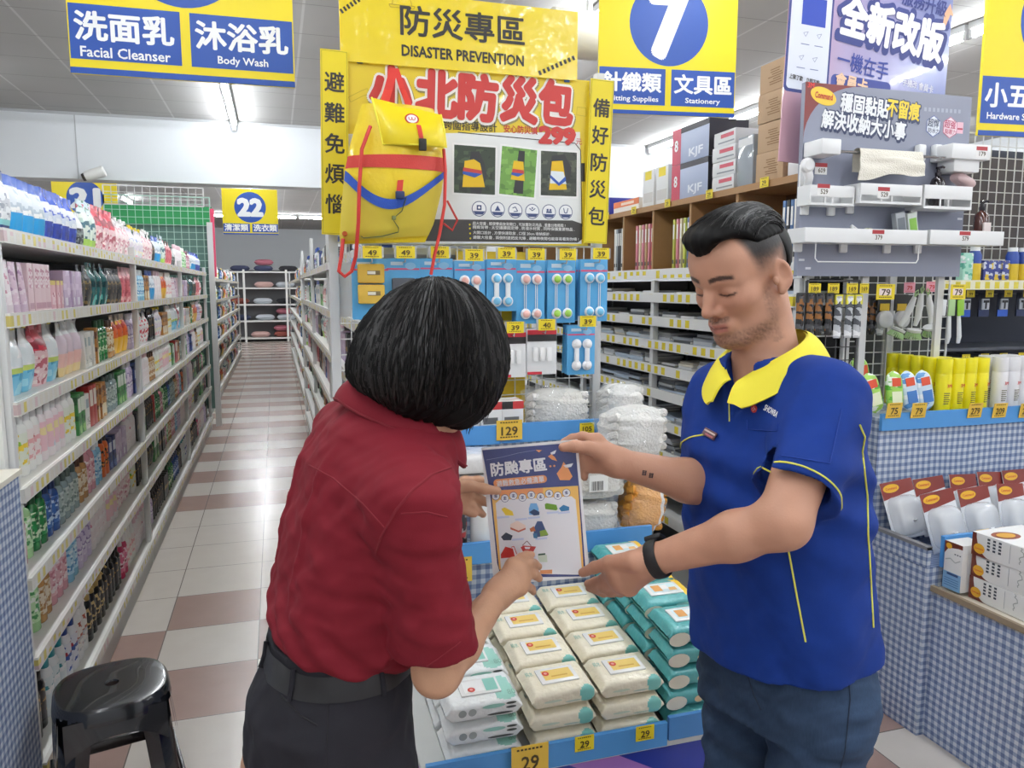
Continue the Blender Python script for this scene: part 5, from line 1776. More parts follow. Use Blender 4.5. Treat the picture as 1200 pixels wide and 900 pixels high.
q = vc(560, 20); poly(t, [(q[0] - .02, q[1]), (q[0] + .004, q[1] + .04), (q[0] + .024, q[1] - .004), (q[0] + .008, q[1]), (q[0] - .012, q[1] - .05), (q[0] - .024, q[1] - .045)], .0022, mat('#e8b08a', .4))
stand(t).build('arrow', pv)

# blank white card hanging at the end of the right aisle rack, left of the blue packs
p0, p1 = P(386, 306, Y=2.53), P(412, 370, Y=2.53)
o = MB().box((0, 0, 0), (p1.x - p0.x, .002, p0.z - p1.z), mat('#e6e4df', .6)).build('blank_card', None, (p0.x, 2.532, p1.z), (0, R(4), 0)); tag(o, 'blank white card hanging left of the blue packs below the backpack', 'card')
MB().tube([((p1.x - p0.x) / 2, .001, p0.z - p1.z), ((p1.x - p0.x) / 2, .001, p0.z - p1.z + .1)], .0012, STEEL, 5).build('string', o)
# ================================================================== GOODS ON THE SHELVES
rnd = random.Random(23)

# every article is built facing +x, standing on z = 0, centred on y = 0
def mk_pouch(desc, cat, w, h, d, bands, cap=None, fin=.06):
    """soft standing pouch: gusset at the foot, flat seal at the top; bands = [(from v, material)]"""
    q = MB()
    def pick(u, v):
        m = bands[0][1]
        for v0, mm in bands:
            if v >= v0: m = mm
        return m
    def pt(u, v, s):
        y = (u - .5) * w * (1 - .04 * math.sin(PI * v)); z = v * h
        a = (1 - abs(2 * u - 1) ** 3.2)
        f = (.42 + .58 * math.sin(min(1, v * 1.6) * PI * .62)) * (1 - sm(v, .62, 1 - fin)) + .015
        rip = .0022 * math.sin(9 * u + 5 * v * s) * a
        return (s * (d / 2 * a * f + .0012 + rip), y, z)
    q.surf(lambda u, v: pt(u, v, 1), 10, 12, None, mfn=pick)
    q.surf(lambda u, v: pt(1 - u, v, -1), 10, 12, None, mfn=pick)
    q.surf(lambda u, v: (lambda a, b: [a[i] + (b[i] - a[i]) * v for i in range(3)])(pt(1 - u, 0, 1), pt(1 - u, 0, -1)), 10, 1, bands[0][1])
    o = q.build('sachet' if h < .19 else 'refill_pouch')
    tag(o, desc, cat)
    if cap: MB().lathe([(.010, 0), (.010, .018), (.008, .020)], cap, 10, Matrix.Translation((0, w * .3, h - .006))).build('spout_cap', o)
    return Stock(o)

def mk_bottle(desc, r, h, body, cap, label=None, sx=1.0, sy=.62, neck=.45, cap_h=.16, pump=False, taper=.0, name='bottle'):
    if pump: name = 'pump_bottle'
    elif 'white bottle' in desc: name = 'lotion_bottle'
    q = MB(); hb = h * (1 - cap_h)
    prof = [(r * .86, 0), (r, h * .02), (r * (1 - taper * .2), hb * .2), (r * (1 - taper * .5), hb * .55), (r * (1 - taper), hb * .82), (r * (1 - taper) * .82, hb * .93), (r * neck, hb * .985), (r * neck, hb)]
    ms = [body, body, label or body, label or body, body, body, body]
    q.lathe(prof, body, 16, None, sy, sx, mats=ms)
    o = q.build(name, sharp=50); tag(o, desc, 'bottle')
    c = MB()
    if pump:
        c.lathe([(r * neck * 1.1, hb - .004), (r * neck * 1.1, hb + .018), (r * .2, hb + .022), (.0045, hb + .024), (.0045, hb + .045), (.012, hb + .046), (.012, hb + .056)], cap, 12)
        c.tube([(0, 0, hb + .052), (.03, 0, hb + .053), (.038, 0, hb + .044)], [.006, .005, .004], cap, 8)
        c.build('pump', o)
    else:
        k = max(neck, .42) * r
        c.lathe([(k * 1.05, hb - .003), (k * 1.08, hb + .004), (k * 1.04, h - .004), (k * .92, h)], cap, 14, None, max(sy, .75), 1)
        c.build('cap', o)
    return Stock(o)

def mk_box(desc, w, h, d, m, patches=(), name='carton', cat='box'):
    """printed carton; patches = (y0, z0, y1, z1, material) as fractions of the front"""
    q = MB(); q.box((-d / 2, -w / 2, 0), (d / 2, w / 2, h), m, bev=min(.003, w * .05))
    o = q.build('slim_box' if w < .052 and name == 'carton' else name); tag(o, desc, cat)
    if patches:
        g = MB()
        for i, (y0, z0, y1, z1, mm) in enumerate(patches):
            X = d / 2 + .0008 + .0003 * i
            g.add([(X, (y0 - .5) * w, z0 * h), (X, (y1 - .5) * w, z0 * h), (X, (y1 - .5) * w, z1 * h), (X, (y0 - .5) * w, z1 * h)], [(0, 1, 2, 3)], mm)
        g.build('printed_label', o)
    return Stock(o)

def mk_tube(desc, w, h, body, cap):
    q = MB()
    def pt(u, v):
        a = 2 * PI * u; f = 1 - v
        rx = .016 * (f ** .7) + .0012; ry = w / 2 * (.82 + .18 * v)
        return (rx * math.cos(a), ry * math.sin(a), .03 + v * (h - .03))
    q.surf(pt, 16, 8, body, wrap=True)
    o = q.build('squeeze_tube'); tag(o, desc, 'tube')
    MB().lathe([(.021, 0), (.021, .030), (.018, .032)], cap, 14, None, .85, w / .05).build('cap', o)
    return Stock(o)

G_ = lambda h, r=.3: mat(h, r)
clear = mat('#e4ebef', .12, alpha=1.0, coat=.5)
K = {}
K['navy_pouch'] = mk_pouch('white pouch with navy foot', 'pouch', .125, .205, .055, [(0, G_('#2a3a70')), (.16, G_('#8fd0cf')), (.25, print_mat('#eef1f4', '#c9ccd2', '#9aa0ad', 51)), (.82, G_('#3d4b74'))])
K['sky_pouch'] = mk_pouch('clear pouch with sky blue foot', 'pouch', .11, .20, .05, [(0, G_('#2f9bd6')), (.42, print_mat('#dfe7ee', '#b9c6d2', '#f4f4f4', 51)), (.86, G_('#2a58b8'))])
K['blue_pouch'] = mk_pouch('royal blue crinkled pouch', 'pouch', .11, .205, .05, [(0, print_mat('#2b3f9e', '#5a78cf', '#223384', 44)), (.45, print_mat('#e3e8f0', '#4d66c0', '#cdd6e6', 44)), (.72, G_('#2f55c4', .2))])
K['grey_pouch'] = mk_pouch('grey and black pouch', 'pouch', .085, .16, .04, [(0, print_mat('#30343a', '#70777c', '#8f9a94', 68)), (.6, G_('#dfe2e4', .2))])
K['lime_pouch'] = mk_pouch('white and lime green pouch', 'pouch', .125, .225, .05, [(0, G_('#a9cf5c')), (.22, print_mat('#dfe9e2', '#b4cfc9', '#3f6b7a', 40)), (.72, print_mat('#cfe0ea', '#4a8a6a', '#b33f5b', 34))])
K['redtop_pouch'] = mk_pouch('floral pouch with red arched top', 'pouch', .14, .23, .06, [(0, print_mat('#e9c6cb', '#b9626f', '#f3e1dd', 57)), (.62, print_mat('#c92f45', '#e68a94', '#8a2233', 30))], cap=None)
K['pink_pouch'] = mk_pouch('pale pink floral pouch', 'pouch', .12, .20, .05, [(0, print_mat('#f0dadb', '#d89aa6', '#f7efe9', 57)), (.8, G_('#e9e2e2', .2))], cap=G_('#f2f2f2'))
K['pastel_pouch'] = mk_pouch('pastel pouch with yellow cap', 'pouch', .11, .19, .05, [(0, print_mat('#dfe3e6', '#e2a9b4', '#f0e6c0', 37)), (.35, print_mat('#e6dde6', '#a8b8d8', '#f2f0ee', 44))], cap=G_('#ecd43c'))
K['aqua_pouch'] = mk_pouch('big pouch with aqua lower half', 'pouch', .13, .225, .06, [(0, print_mat('#7cc7e6', '#a9def0', '#4fa3cc', 30)), (.34, G_('#cfe07a')), (.42, print_mat('#e9eff2', '#6bb8d6', '#f6f6f6', 27)), (.78, G_('#eef1f2', .2))], cap=G_('#efe06a'))
K['peach_pouch'] = mk_pouch('clear pouch fading pink to peach', 'pouch', .10, .21, .055, [(0, G_('#f3d9a0')), (.2, G_('#f2c3bc')), (.4, G_('#e5d4e0', .2)), (.75, G_('#edf0f2', .15))], cap=G_('#f2f2f2'))
K['dark_pouch'] = mk_pouch('black and gold pouch', 'pouch', .10, .18, .045, [(0, print_mat('#26262a', '#8a7448', '#49433c', 51)), (.8, G_('#1f2024', .2))])
K['teal_pouch'] = mk_pouch('dark teal shiny pouch', 'pouch', .11, .20, .05, [(0, print_mat('#21595b', '#57a6a0', '#163c40', 23, .18)), (.85, G_('#2d6a6c', .2))])
K['coral_pouch'] = mk_pouch('coral and pink pouch', 'pouch', .12, .20, .05, [(0, print_mat('#d9707a', '#f3c0bd', '#b94a5a', 37)), (.75, G_('#e7a9ad', .2))])
K['orange_pouch'] = mk_pouch('orange and yellow pouch', 'pouch', .12, .20, .05, [(0, G_('#e8b62c')), (.4, print_mat('#d9622c', '#f0c050', '#b23a2a', 34)), (.8, G_('#e9dfd0', .2))])
K['heart_pouch'] = mk_pouch('white pouch with red dots', 'pouch', .11, .19, .05, [(0, print_mat('#f1f1f0', '#d64050', '#e9e6e4', 68)), (.85, G_('#f2f2f2', .2))], cap=G_('#f2f2f2'))
K['pink_tube'] = mk_tube('white tube with pink print', .062, .17, print_mat('#eee4e8', '#d69ab0', '#f3eef0', 76), G_('#e3d9df'))
K['lilac_tube'] = mk_tube('lilac squeeze tube', .056, .165, print_mat('#dcc4d4', '#b892b4', '#e9dbe4', 68), G_('#d6bfd2'))
K['pink_box'] = mk_box('slim pale pink box', .055, .165, .05, G_('#e6ccd2'), ((.1, .5, .9, .9, print_mat('#efe0e4', '#c98aa0', '#e0bcc6', 102)), (.1, .08, .9, .2, G_('#c9a0b0'))))
K['rose_box'] = mk_box('small rose pink box with yellow top', .05, .11, .05, G_('#e3b4c0'), ((0, .85, 1, 1, G_('#e8d27a')), (.15, .2, .85, .6, print_mat('#f0d6dc', '#b86a86', '#e8c0ca', 102))))
K['lilac_box'] = mk_box('wide lilac box', .085, .15, .06, print_mat('#c9b4cf', '#a98fb8', '#dccbe0', 27), ((.1, .1, .5, .3, G_('#e5e0ec')),))
K['white_box'] = mk_box('white box with small print', .06, .15, .05, G_('#e9e8e4'), ((.12, .12, .88, .34, print_mat('#d9d8d2', '#7d848a', '#e3e1dc', 136)), (.2, .6, .8, .85, G_('#9fb0ba'))))
K['red_box'] = mk_box('tall dark red box', .055, .175, .05, G_('#a8322f'), ((.15, .5, .85, .9, G_('#e6ded2')),))
K['green_box'] = mk_box('green printed box', .06, .165, .05, print_mat('#3f8a4a', '#8fc06a', '#2c5f38', 34), ((.1, .55, .9, .9, G_('#e9efe2')),))
K['amber_box'] = mk_box('amber and brown box', .06, .16, .05, print_mat('#b9803c', '#e0c07a', '#6d4426', 37), ((.15, .1, .85, .4, G_('#efe3c9')),))
K['black_box'] = mk_box('black box with gold band', .055, .16, .05, G_('#232226'), ((0, .4, 1, .55, G_('#b1904e')),))
K['navy_box'] = mk_box('navy blue box', .055, .155, .05, print_mat('#26408a', '#5f7fc4', '#1a2c60', 34), ((.15, .55, .85, .85, G_('#dfe6f2')),))
K['cream_bottle'] = mk_bottle('white bottle with green and yellow label', .034, .20, G_('#eff0ec'), G_('#f1f2f0'), print_mat('#e9eee0', '#8fc04a', '#efd24a', 51))
K['redlabel_bottle'] = mk_bottle('white bottle with red label', .034, .20, G_('#efefec'), G_('#f1f1f0'), print_mat('#f0e4e2', '#c8404a', '#e9b0b4', 51))
K['pastel_bottle'] = mk_bottle('pastel banded bottle with white cap', .033, .195, G_('#f0e6e8'), G_('#f1f1f0'), print_mat('#f0c9d2', '#b9dbe6', '#f3e3a9', 23))
K['pink_bottle'] = mk_bottle('dusty pink bottle with dark cap', .033, .185, G_('#c47f93', .2), G_('#6d3f48'), print_mat('#cf93a4', '#f2e6ea', '#b06a80', 85), sy=.9, neck=.36)
K['green_bottle'] = mk_bottle('light green bottle with white cap', .033, .20, G_('#a8d49a', .2), G_('#e9f0e4'), print_mat('#c4e4b6', '#4f9a5a', '#eef5e9', 85), sy=.9, neck=.4)
K['dkgreen_bottle'] = mk_bottle('dark green bottle', .032, .19, G_('#1f6e3a', .2), G_('#1a4a2a'), print_mat('#2b8a4a', '#d9e6c9', '#1f5a34', 85))
K['blue_bottle'] = mk_bottle('deep blue bottle', .032, .185, G_('#2a4f8f', .2), G_('#1f2f57'), print_mat('#3c69ad', '#cfe0f2', '#25457d', 85))
K['grey_bottle'] = mk_bottle('clear grey bottle', .032, .175, G_('#8c9ea0', .15), G_('#51605c'), print_mat('#aab8b4', '#6d7f7c', '#c9d2ce', 85))
K['amber_bottle'] = mk_bottle('amber bottle with brown cap', .032, .18, G_('#b98a54', .15), G_('#4a2f20'), print_mat('#e6d9c4', '#a8763c', '#c9a878', 85))
K['rosetall_bottle'] = mk_bottle('tall rose coloured bottle', .031, .205, G_('#dba0aa', .25), G_('#c98894'), print_mat('#e6b8c0', '#f6e9ea', '#c77f8e', 85), sy=.8)
K['skyblue_bottle'] = mk_bottle('sky blue bottle', .031, .19, G_('#8fc4e0', .25), G_('#e9eff2'), print_mat('#b9dcec', '#4f95c4', '#e6f2f7', 85))
K['teal_bottle'] = mk_bottle('white bottle with teal cap', .036, .205, G_('#e9ecec'), G_('#2e8f96'), print_mat('#dfe9ea', '#3f9aa2', '#f0f2f2', 51))
K['navycap_bottle'] = mk_bottle('white bottle with navy blue cap', .036, .21, G_('#e9eaee'), G_('#26458f'), print_mat('#e3e6ee', '#b13a48', '#3a5aa8', 51))
K['pump_bottle'] = mk_bottle('white pump bottle', .036, .22, G_('#ecedec'), G_('#f1f1f0'), print_mat('#eceae6', '#b0503a', '#c9ccd2', 57), pump=True)
K['black_bottle'] = mk_bottle('black bottle with gold label', .034, .20, G_('#1d1c20', .2), G_('#141416', .2), print_mat('#2a272a', '#b08a44', '#1d1c20', 57))
K['blackpump_bottle'] = mk_bottle('black pump bottle', .035, .21, G_('#1b1b1e', .2), G_('#b79a58', .3), print_mat('#29282b', '#c9b27a', '#1b1b1e', 68), pump=True)
K['magenta_bottle'] = mk_bottle('magenta bottle with white cap', .034, .20, G_('#c23a62', .25), G_('#ece7ea'), print_mat('#d9638a', '#f2d9e2', '#8f2446', 68))
K['whitepink_bottle'] = mk_bottle('white bottle with pink print', .034, .20, G_('#efe9ea'), G_('#e6c4cd'), print_mat('#f1e6e8', '#d98aa0', '#f6f0f1', 51))
K['orangeblack_bottle'] = mk_bottle('orange and black striped bottle', .031, .19, G_('#d9682c'), G_('#232022'), print_mat('#d9682c', '#232022', '#e89a4a', 78))
K['lilac_bottle'] = mk_bottle('pale lilac bottle', .033, .195, G_('#cfc0dc'), G_('#e9e4ef'), print_mat('#dcd0e6', '#9a86b8', '#efeaf3', 68))
DEPTH_OF = .06

def fill(level, place, xf, face, z, y0, y1, runs, setback=.042, gap=.008, jitter=.006, start=0, room=9.0):
    """stand a row of articles along a shelf, nearest first, in the given runs (kind, count)"""
    y = y0; i = start
    while y < y1:
        for kind, n in runs:
            for _ in range(n):
                if y >= y1: return i
                s = K[kind]
                dims = s.m.data.vertices
                if not hasattr(s, 'w'):
                    ys = [v.co.y for v in dims]; xs = [v.co.x for v in dims]; s.w, s.d = max(ys) - min(ys), max(xs) - min(xs); s.desc = s.m['label']; s.n = 0
                yy = y + s.w / 2
                x = xf - face * (setback + s.d / 2 + rnd.uniform(0, jitter))
                s.n += 1
                kz = min(1.0, room / max(v.co.z for v in dims) / 1.06)
                s.put((x, yy, z), (0 if face > 0 else PI) + rnd.uniform(-.12, .12), f'{s.desc}, {nth(i)} along, {level}', f'goods on the {level}', scale=(1, 1, kz))
                y += s.w + gap + rnd.uniform(0, .006)
                i += 1
    return i
LNAME = ['top shelf of left rack', 'second shelf of left rack', 'third shelf of left rack', 'fourth shelf of left rack', 'fifth shelf of left rack', 'sixth shelf of left rack', 'lowest shelf of left rack']
RUNS = [
    [('navy_pouch', 2), ('sky_pouch', 3), ('blue_pouch', 4), ('grey_pouch', 1), ('lime_pouch', 2), ('redtop_pouch', 3), ('pink_pouch', 3), ('pastel_pouch', 4), ('pink_pouch', 3), ('dark_pouch', 1), ('sky_pouch', 2), ('lime_pouch', 2), ('coral_pouch', 3), ('grey_pouch', 2), ('whitepink_bottle', 6), ('green_bottle', 4), ('pink_bottle', 4)],
    [('pink_tube', 3), ('lilac_tube', 2), ('pink_box', 4), ('rose_box', 3), ('lilac_box', 3), ('dark_pouch', 2), ('teal_pouch', 3), ('dark_pouch', 3), ('coral_pouch', 3), ('heart_pouch', 1), ('skyblue_bottle', 3), ('amber_box', 3), ('sky_pouch', 2), ('whitepink_bottle', 4), ('orange_pouch', 2), ('redlabel_bottle', 4)],
    [('aqua_pouch', 3), ('redtop_pouch', 1), ('aqua_pouch', 1), ('peach_pouch', 3), ('white_box', 3), ('amber_box', 1), ('dkgreen_bottle', 3), ('amber_bottle', 2), ('orange_pouch', 3), ('lilac_bottle', 3), ('heart_pouch', 4), ('black_bottle', 3), ('pastel_pouch', 3), ('amber_box', 4), ('cream_bottle', 3)],
    [('cream_bottle', 3), ('redlabel_bottle', 2), ('pastel_bottle', 4), ('cream_bottle', 2), ('green_box', 2), ('white_box', 1), ('red_box', 2), ('amber_box', 3), ('grey_bottle', 4), ('green_box', 3), ('lilac_bottle', 3), ('navy_box', 4), ('whitepink_bottle', 4), ('amber_bottle', 3)],
    [('pink_bottle', 2), ('green_bottle', 1), ('dkgreen_bottle', 2), ('blue_bottle', 2), ('grey_bottle', 4), ('amber_bottle', 2), ('rosetall_bottle', 2), ('skyblue_bottle', 2), ('orangeblack_bottle', 2), ('navy_box', 2), ('lilac_box', 3), ('whitepink_bottle', 4), ('black_box', 2), ('green_box', 3), ('black_bottle', 4), ('red_box', 1), ('dkgreen_bottle', 3)],
    [('pink_bottle', 2), ('green_bottle', 1), ('amber_bottle', 2), ('rosetall_bottle', 3), ('skyblue_bottle', 2), ('lilac_bottle', 3), ('whitepink_bottle', 4), ('pastel_bottle', 3), ('pink_pouch', 3), ('cream_bottle', 2), ('black_bottle', 4), ('dark_pouch', 3), ('green_box', 3), ('black_box', 4)],
    [('black_bottle', 3), ('teal_bottle', 3), ('navycap_bottle', 2), ('pump_bottle', 2), ('blackpump_bottle', 4), ('black_bottle', 5), ('magenta_bottle', 2), ('redlabel_bottle', 3), ('whitepink_bottle', 5), ('lilac_bottle', 3), ('black_bottle', 6), ('black_box', 4), ('dkgreen_bottle', 4), ('blue_bottle', 4)],
]
for lv in range(7):
    fill(LNAME[lv], '', -.73, 1, LEFT_Z[lv] + .001, 2.56, 9.12, RUNS[lv], room=(LEFT_Z[lv - 1] - LEFT_Z[lv] - .032) if lv else 9)

RN = ['top shelf of right aisle rack', 'second shelf of right aisle rack', 'third shelf of right aisle rack', 'fourth shelf of right aisle rack', 'fifth shelf of right aisle rack', 'sixth shelf of right aisle rack', 'lowest shelf of right aisle rack']
RR = [
    [('navy_box', 2), ('white_box', 2), ('grey_bottle', 3), ('navycap_bottle', 4), ('black_box', 3), ('white_box', 3), ('grey_pouch', 3)],
    [('white_box', 4), ('sky_pouch', 2), ('navy_box', 3), ('white_box', 2), ('redlabel_bottle', 3), ('green_box', 4), ('white_box', 5)],
    [('heart_pouch', 3), ('lime_pouch', 2), ('black_box', 5), ('lilac_box', 3), ('whitepink_bottle', 4), ('orange_pouch', 3), ('amber_box', 3), ('white_box', 3)],
    [('coral_pouch', 3), ('pink_box', 4), ('navy_box', 2), ('rose_box', 2), ('white_box', 3), ('amber_box', 2), ('black_box', 4)],
    [('black_box', 3), ('red_box', 2), ('amber_box', 3), ('black_bottle', 4), ('dkgreen_bottle', 3), ('dark_pouch', 2)],
    [('teal_pouch', 3), ('sky_pouch', 2), ('black_box', 3), ('grey_bottle', 3), ('amber_bottle', 3)],
]
for lv in range(6):
    fill(RN[lv], '', .30, -1, RIGHT_Z[lv] + .001, (2.7, 2.7, 3.05, 3.25, 2.7, 2.7)[lv], 9.2, RR[lv], gap=.02, room=(RIGHT_Z[lv - 1] - RIGHT_Z[lv] - .032) if lv else 9)
FAR = [('orange_pouch', 2), ('heart_pouch', 2), ('rose_box', 2), ('lime_pouch', 2), ('grey_pouch', 3), ('coral_pouch', 1), ('cream_bottle', 3), ('teal_pouch', 2), ('blue_bottle', 3), ('pastel_pouch', 2), ('dark_pouch', 2)]
for nm, xf, fc, y0, y1 in (('far left rack', -.80, 1, 10.45, 18.6), ('far right rack', .33, -1, 10.65, 15.5)):
    for lv, z in enumerate([1.7, 1.4, 1.1, .8, .5, .13]):
        fill(f'{ORD[lv]} shelf of {nm}', '', xf, fc, z + .001, y0, y1, FAR[lv:] + FAR[:lv], gap=.085)

# bags of snacks in a heap at the near end of the right aisle rack (seen left of the woman's head)
sn = mk_pouch('bright orange, yellow and red snack bag', 'snack bag', .13, .17, .06, [(0, print_mat('#e9b23c', '#d9552c', '#f3e6cf', 37)), (.75, G_('#efe3cc', .2))])
for i, (yy, zz, rr) in enumerate(((2.72, .912, .2), (2.90, .912, -.2), (3.1, .912, .1), (2.75, 1.187, -.15), (2.93, 1.187, .15))):
    sn.put((.37, yy, zz + .001), PI + rr, f'orange and yellow snack bag beside the dark bob, {nth(i)} in its heap', 'snack bags by the head')

# bedding at the far end
ped = [mat('#b06a78', .9, bump=.3, bscale=8), mat('#3f4560', .9, bump=.3, bscale=8), mat('#b9bfc6', .9, bump=.3, bscale=8), mat('#c9a6a0', .9, bump=.3, bscale=8), mat('#2b2b30', .9), mat('#8a4a40', .9, bump=.3, bscale=8)]
def mk_pillow(m, w, d, h):
    q = MB()
    q.surf(lambda u, v: ((u - .5) * w, (math.sin(PI * v) * (1 if 1 else 0)) * 0 + (v - .5) * d, h / 2 + h / 2 * (1 - abs(2 * u - 1) ** 4) ** .6 * (1 - abs(2 * v - 1) ** 4) ** .6), 12, 8, m)
    q.surf(lambda u, v: ((.5 - u) * w, (v - .5) * d, h / 2 - h / 2 * (1 - abs(2 * u - 1) ** 4) ** .6 * (1 - abs(2 * v - 1) ** 4) ** .6), 12, 8, m)
    return q.build('pillow')
cols = ['rose', 'slate', 'pale grey', 'blush', 'black', 'rust']
pil = []
for k in range(6):
    o = mk_pillow(ped[k], .55, .4, .17); pil.append(Stock(o)); tag(o, cols[k] + ' pillow', 'pillow')
for i, (k, x, z, lv) in enumerate(((3, -.45, .12, 'lowest'), (5, .2, .12, 'lowest'), (0, .2, .30, 'lowest'), (2, -.3, .62, 'second'), (2, .3, .62, 'second'), (0, .28, .80, 'second'), (2, -.35, 1.1, 'third'), (4, .3, 1.1, 'third'), (2, .3, 1.58, 'fourth'), (3, -.3, 1.58, 'fourth'), (1, -.3, 2.05, 'top'), (0, -.28, 2.23, 'top'), (4, .4, 2.05, 'top'), (1, -.95, 2.05, 'top'), (5, -1.0, 1.1, 'third'), (1, -.98, .62, 'second'))):
    pil[k].put((x, 24.0, z + .002), 0, f'{cols[k]} pillow, {lv} shelf of the distant bedding rack, {nth(i)} listed upward', 'pillows on the bedding rack')
# ================================================================== GOODS ON THE DISPLAYS
TAGY = mat('#ead226', .45); TAGO = mat('#e6bd46', .45); INK = mat('#4a3a1a', .5)
def price_tag(text, loc, w, h, label, card=TAGY, ink=None, rot=(0, 0, 0), group='yellow price tags', white=False):
    """small card facing -y with its price, a line of print above and below"""
    o = MB().box((-w / 2, 0, -h / 2), (w / 2, .0012, h / 2), card).build('price_tag', None, loc, rot)
    tag(o, label, 'price tag', group)
    if white:
        q = MB(); rect(q, -w * .36, -h * .22, w * .3, h * .22, .0006, mat('#f3e3df', .5)); stand(q).build('white_field', o)
    q = MB(); q.text(text, ink or INK, T(0, -h * .04, .0012), h * .42, w * min(.62, .2 * len(text) + .06), .02); stand(q).build('number', o, flat=True)
    q = MB()
    for yy in (.36, -.38):
        n_ = 7
        for k in range(n_):
            x = -w * .36 + w * .72 * k / n_; rect(q, x, yy * h, x + w * .07, yy * h + h * .06, .0007, ink or INK)
    stand(q).build('small_print', o, flat=True)
    return o

# ------------------------------------------------------------------ blue packs on the hooks of the middle grid
CARD = mat('#58a9dc', .35, coat=.3); CARD_D = mat('#3b8ccb', .35); ROSEP = mat('#d8587e', .4); LTAB = mat('#8ec4e8', .35)
GLOSS = mat('#dfe9ee', .08, alpha=.22, coat=1.0)
def mk_pack(kind, w, h, desc):
    o = MB().box((-w / 2, -.002, -h), (w / 2, .002, 0), CARD, bev=.0018).build('hanging_pack')
    tag(o, desc, 'hanging pack')
    g = MB()
    rect(g, -w / 2 + .002, -h * .2, w / 2 - .002, -h * .17, .0026, ROSEP); disc(g, w * .22, -h * .13, w * .16, .003, LTAB, 20, w * .1)
    rect(g, -w * .36, -h * .12, w * .0, -h * .06, .003, mat('#cfe4f2', .4))
    stand(g).build('printed_head', o)
    return o
def blob(mb, c, r, m, sy=1.0, sz=1.0):
    mb.surf(lambda u, v: (c[0] + r * math.sin(PI * v) * math.cos(2 * PI * u), c[1] - r * sy * math.sin(PI * v) * math.sin(2 * PI * u), c[2] + r * sz * math.cos(PI * v)), 14, 8, m, wrap=True)
def pack_sponge(desc):
    o = mk_pack('s', .113, .185, desc)
    for k in (0, 1):
        q = MB(); z0 = -.10 - .058 * k + .018 * k
        q.box((-.04, -.024, -.105 - .062 * k + .03), (.04, -.002, -.047 - .062 * k + .03), mat('#d8b24a', .8), bev=.006)
        q.box((-.012, -.0255, -.08 - .062 * k + .03), (.026, -.024, -.067 - .062 * k + .03), mat('#7a6a44', .6)); q.box((-.012, -.026, -.078 - .062 * k + .03), (.012, -.0255, -.069 - .062 * k + .03), mat('#e9e3d0', .6))
        q.build('yellow_block', o)
    return o
def pack_dark(desc):
    o = mk_pack('d', .105, .175, desc); MB().box((-.036, -.02, -.15), (.036, -.002, -.06), mat('#4c4f55', .5), bev=.006).build('grey_block', o); return o
def pack_white(desc):
    o = mk_pack('w', .105, .17, desc); MB().box((-.034, -.02, -.14), (.034, -.002, -.06), mat('#e9ebec', .4), bev=.008).build('white_block', o); return o
def pack_clips(desc, col, h=.15, long=False):
    o = mk_pack('c', .098 if long else .10, .205 if long else h, desc)
    H_ = .205 if long else h; m = mat(col, .35); wt = mat('#eef0f2', .3)
    for sx in (-1, 1):
        q = MB(); x = sx * .019
        z0, z1 = -.062, -(H_ - .032)
        for z in (z0, z1):
            blob(q, (x, -.010, z), .0175, wt, .55); blob(q, (x, -.017, z), .012, m, .6)
        if long: q.box((x - .004, -.006, z1), (x - .002, -.004, z0), wt); q.box((x + .002, -.006, z1), (x + .004, -.004, z0), wt)
        else: q.box((x - .008, -.016, z1), (x + .008, -.004, z0), wt, bev=.004)
        q.build('clip', o)
    return o
def pack_switch(desc):
    o = MB().box((-.052, -.012, -.15), (.052, .0, 0), mat('#e9eaea', .4), bev=.004).build('hanging_pack'); tag(o, desc, 'hanging pack')
    q = MB(); q.box((-.05, -.0135, -.04), (.05, -.012, -.004), mat('#2a2728', .5)); q.box((-.05, -.014, -.018), (.05, -.0125, -.003), mat('#c22f3c', .5)); q.box((-.05, -.0135, -.149), (.0, -.012, -.14), mat('#c22f3c', .5)); q.build('printed_head', o)
    for k in (-1, 0, 1): MB().box((k * .024 - .008, -.022, -.105), (k * .024 + .008, -.012, -.06), mat('#f5f5f4', .3), bev=.003).build('white_plug', o)
    return o
HOOKS = [
    (433, 303, pack_sponge, 'blue pack with yellow sponge blocks', '49', ()),
    (471, 303, pack_dark, 'blue pack with a dark grey block', '49', ()),
    (510, 303, pack_white, 'blue pack with a white block', '49', ()),
    (549, 306, pack_clips, 'blue pack of short pink clips', '39', ('#f0b9ae',)),
    (586, 304, pack_clips, 'blue pack of short light blue clips', '39', ('#7fc4e8', .165)),
    (620, 305, pack_clips, 'blue pack of long pink cord clips', '39', ('#f0bcb2', .2, True)),
    (656, 305, pack_clips, 'blue pack of long lime green cord clips', '39', ('#a5d65a', .2, True)),
    (694, 304, pack_clips, 'blue pack of long sky blue cord clips', '39', ('#7cc6ea', .2, True)),
    (632, 385, pack_switch, 'white pack of three plugs under the pink cord clips', '40', ()),
    (679, 381, pack_clips, 'lower blue pack of plain white clips', '39', ('#f2f0f0', .165)),
    (596, 388, pack_switch, 'white pack half hidden behind the bob of dark hair', '39', ()),
]
hk_m = mat('#c9cbcc', .25, metal=.8)
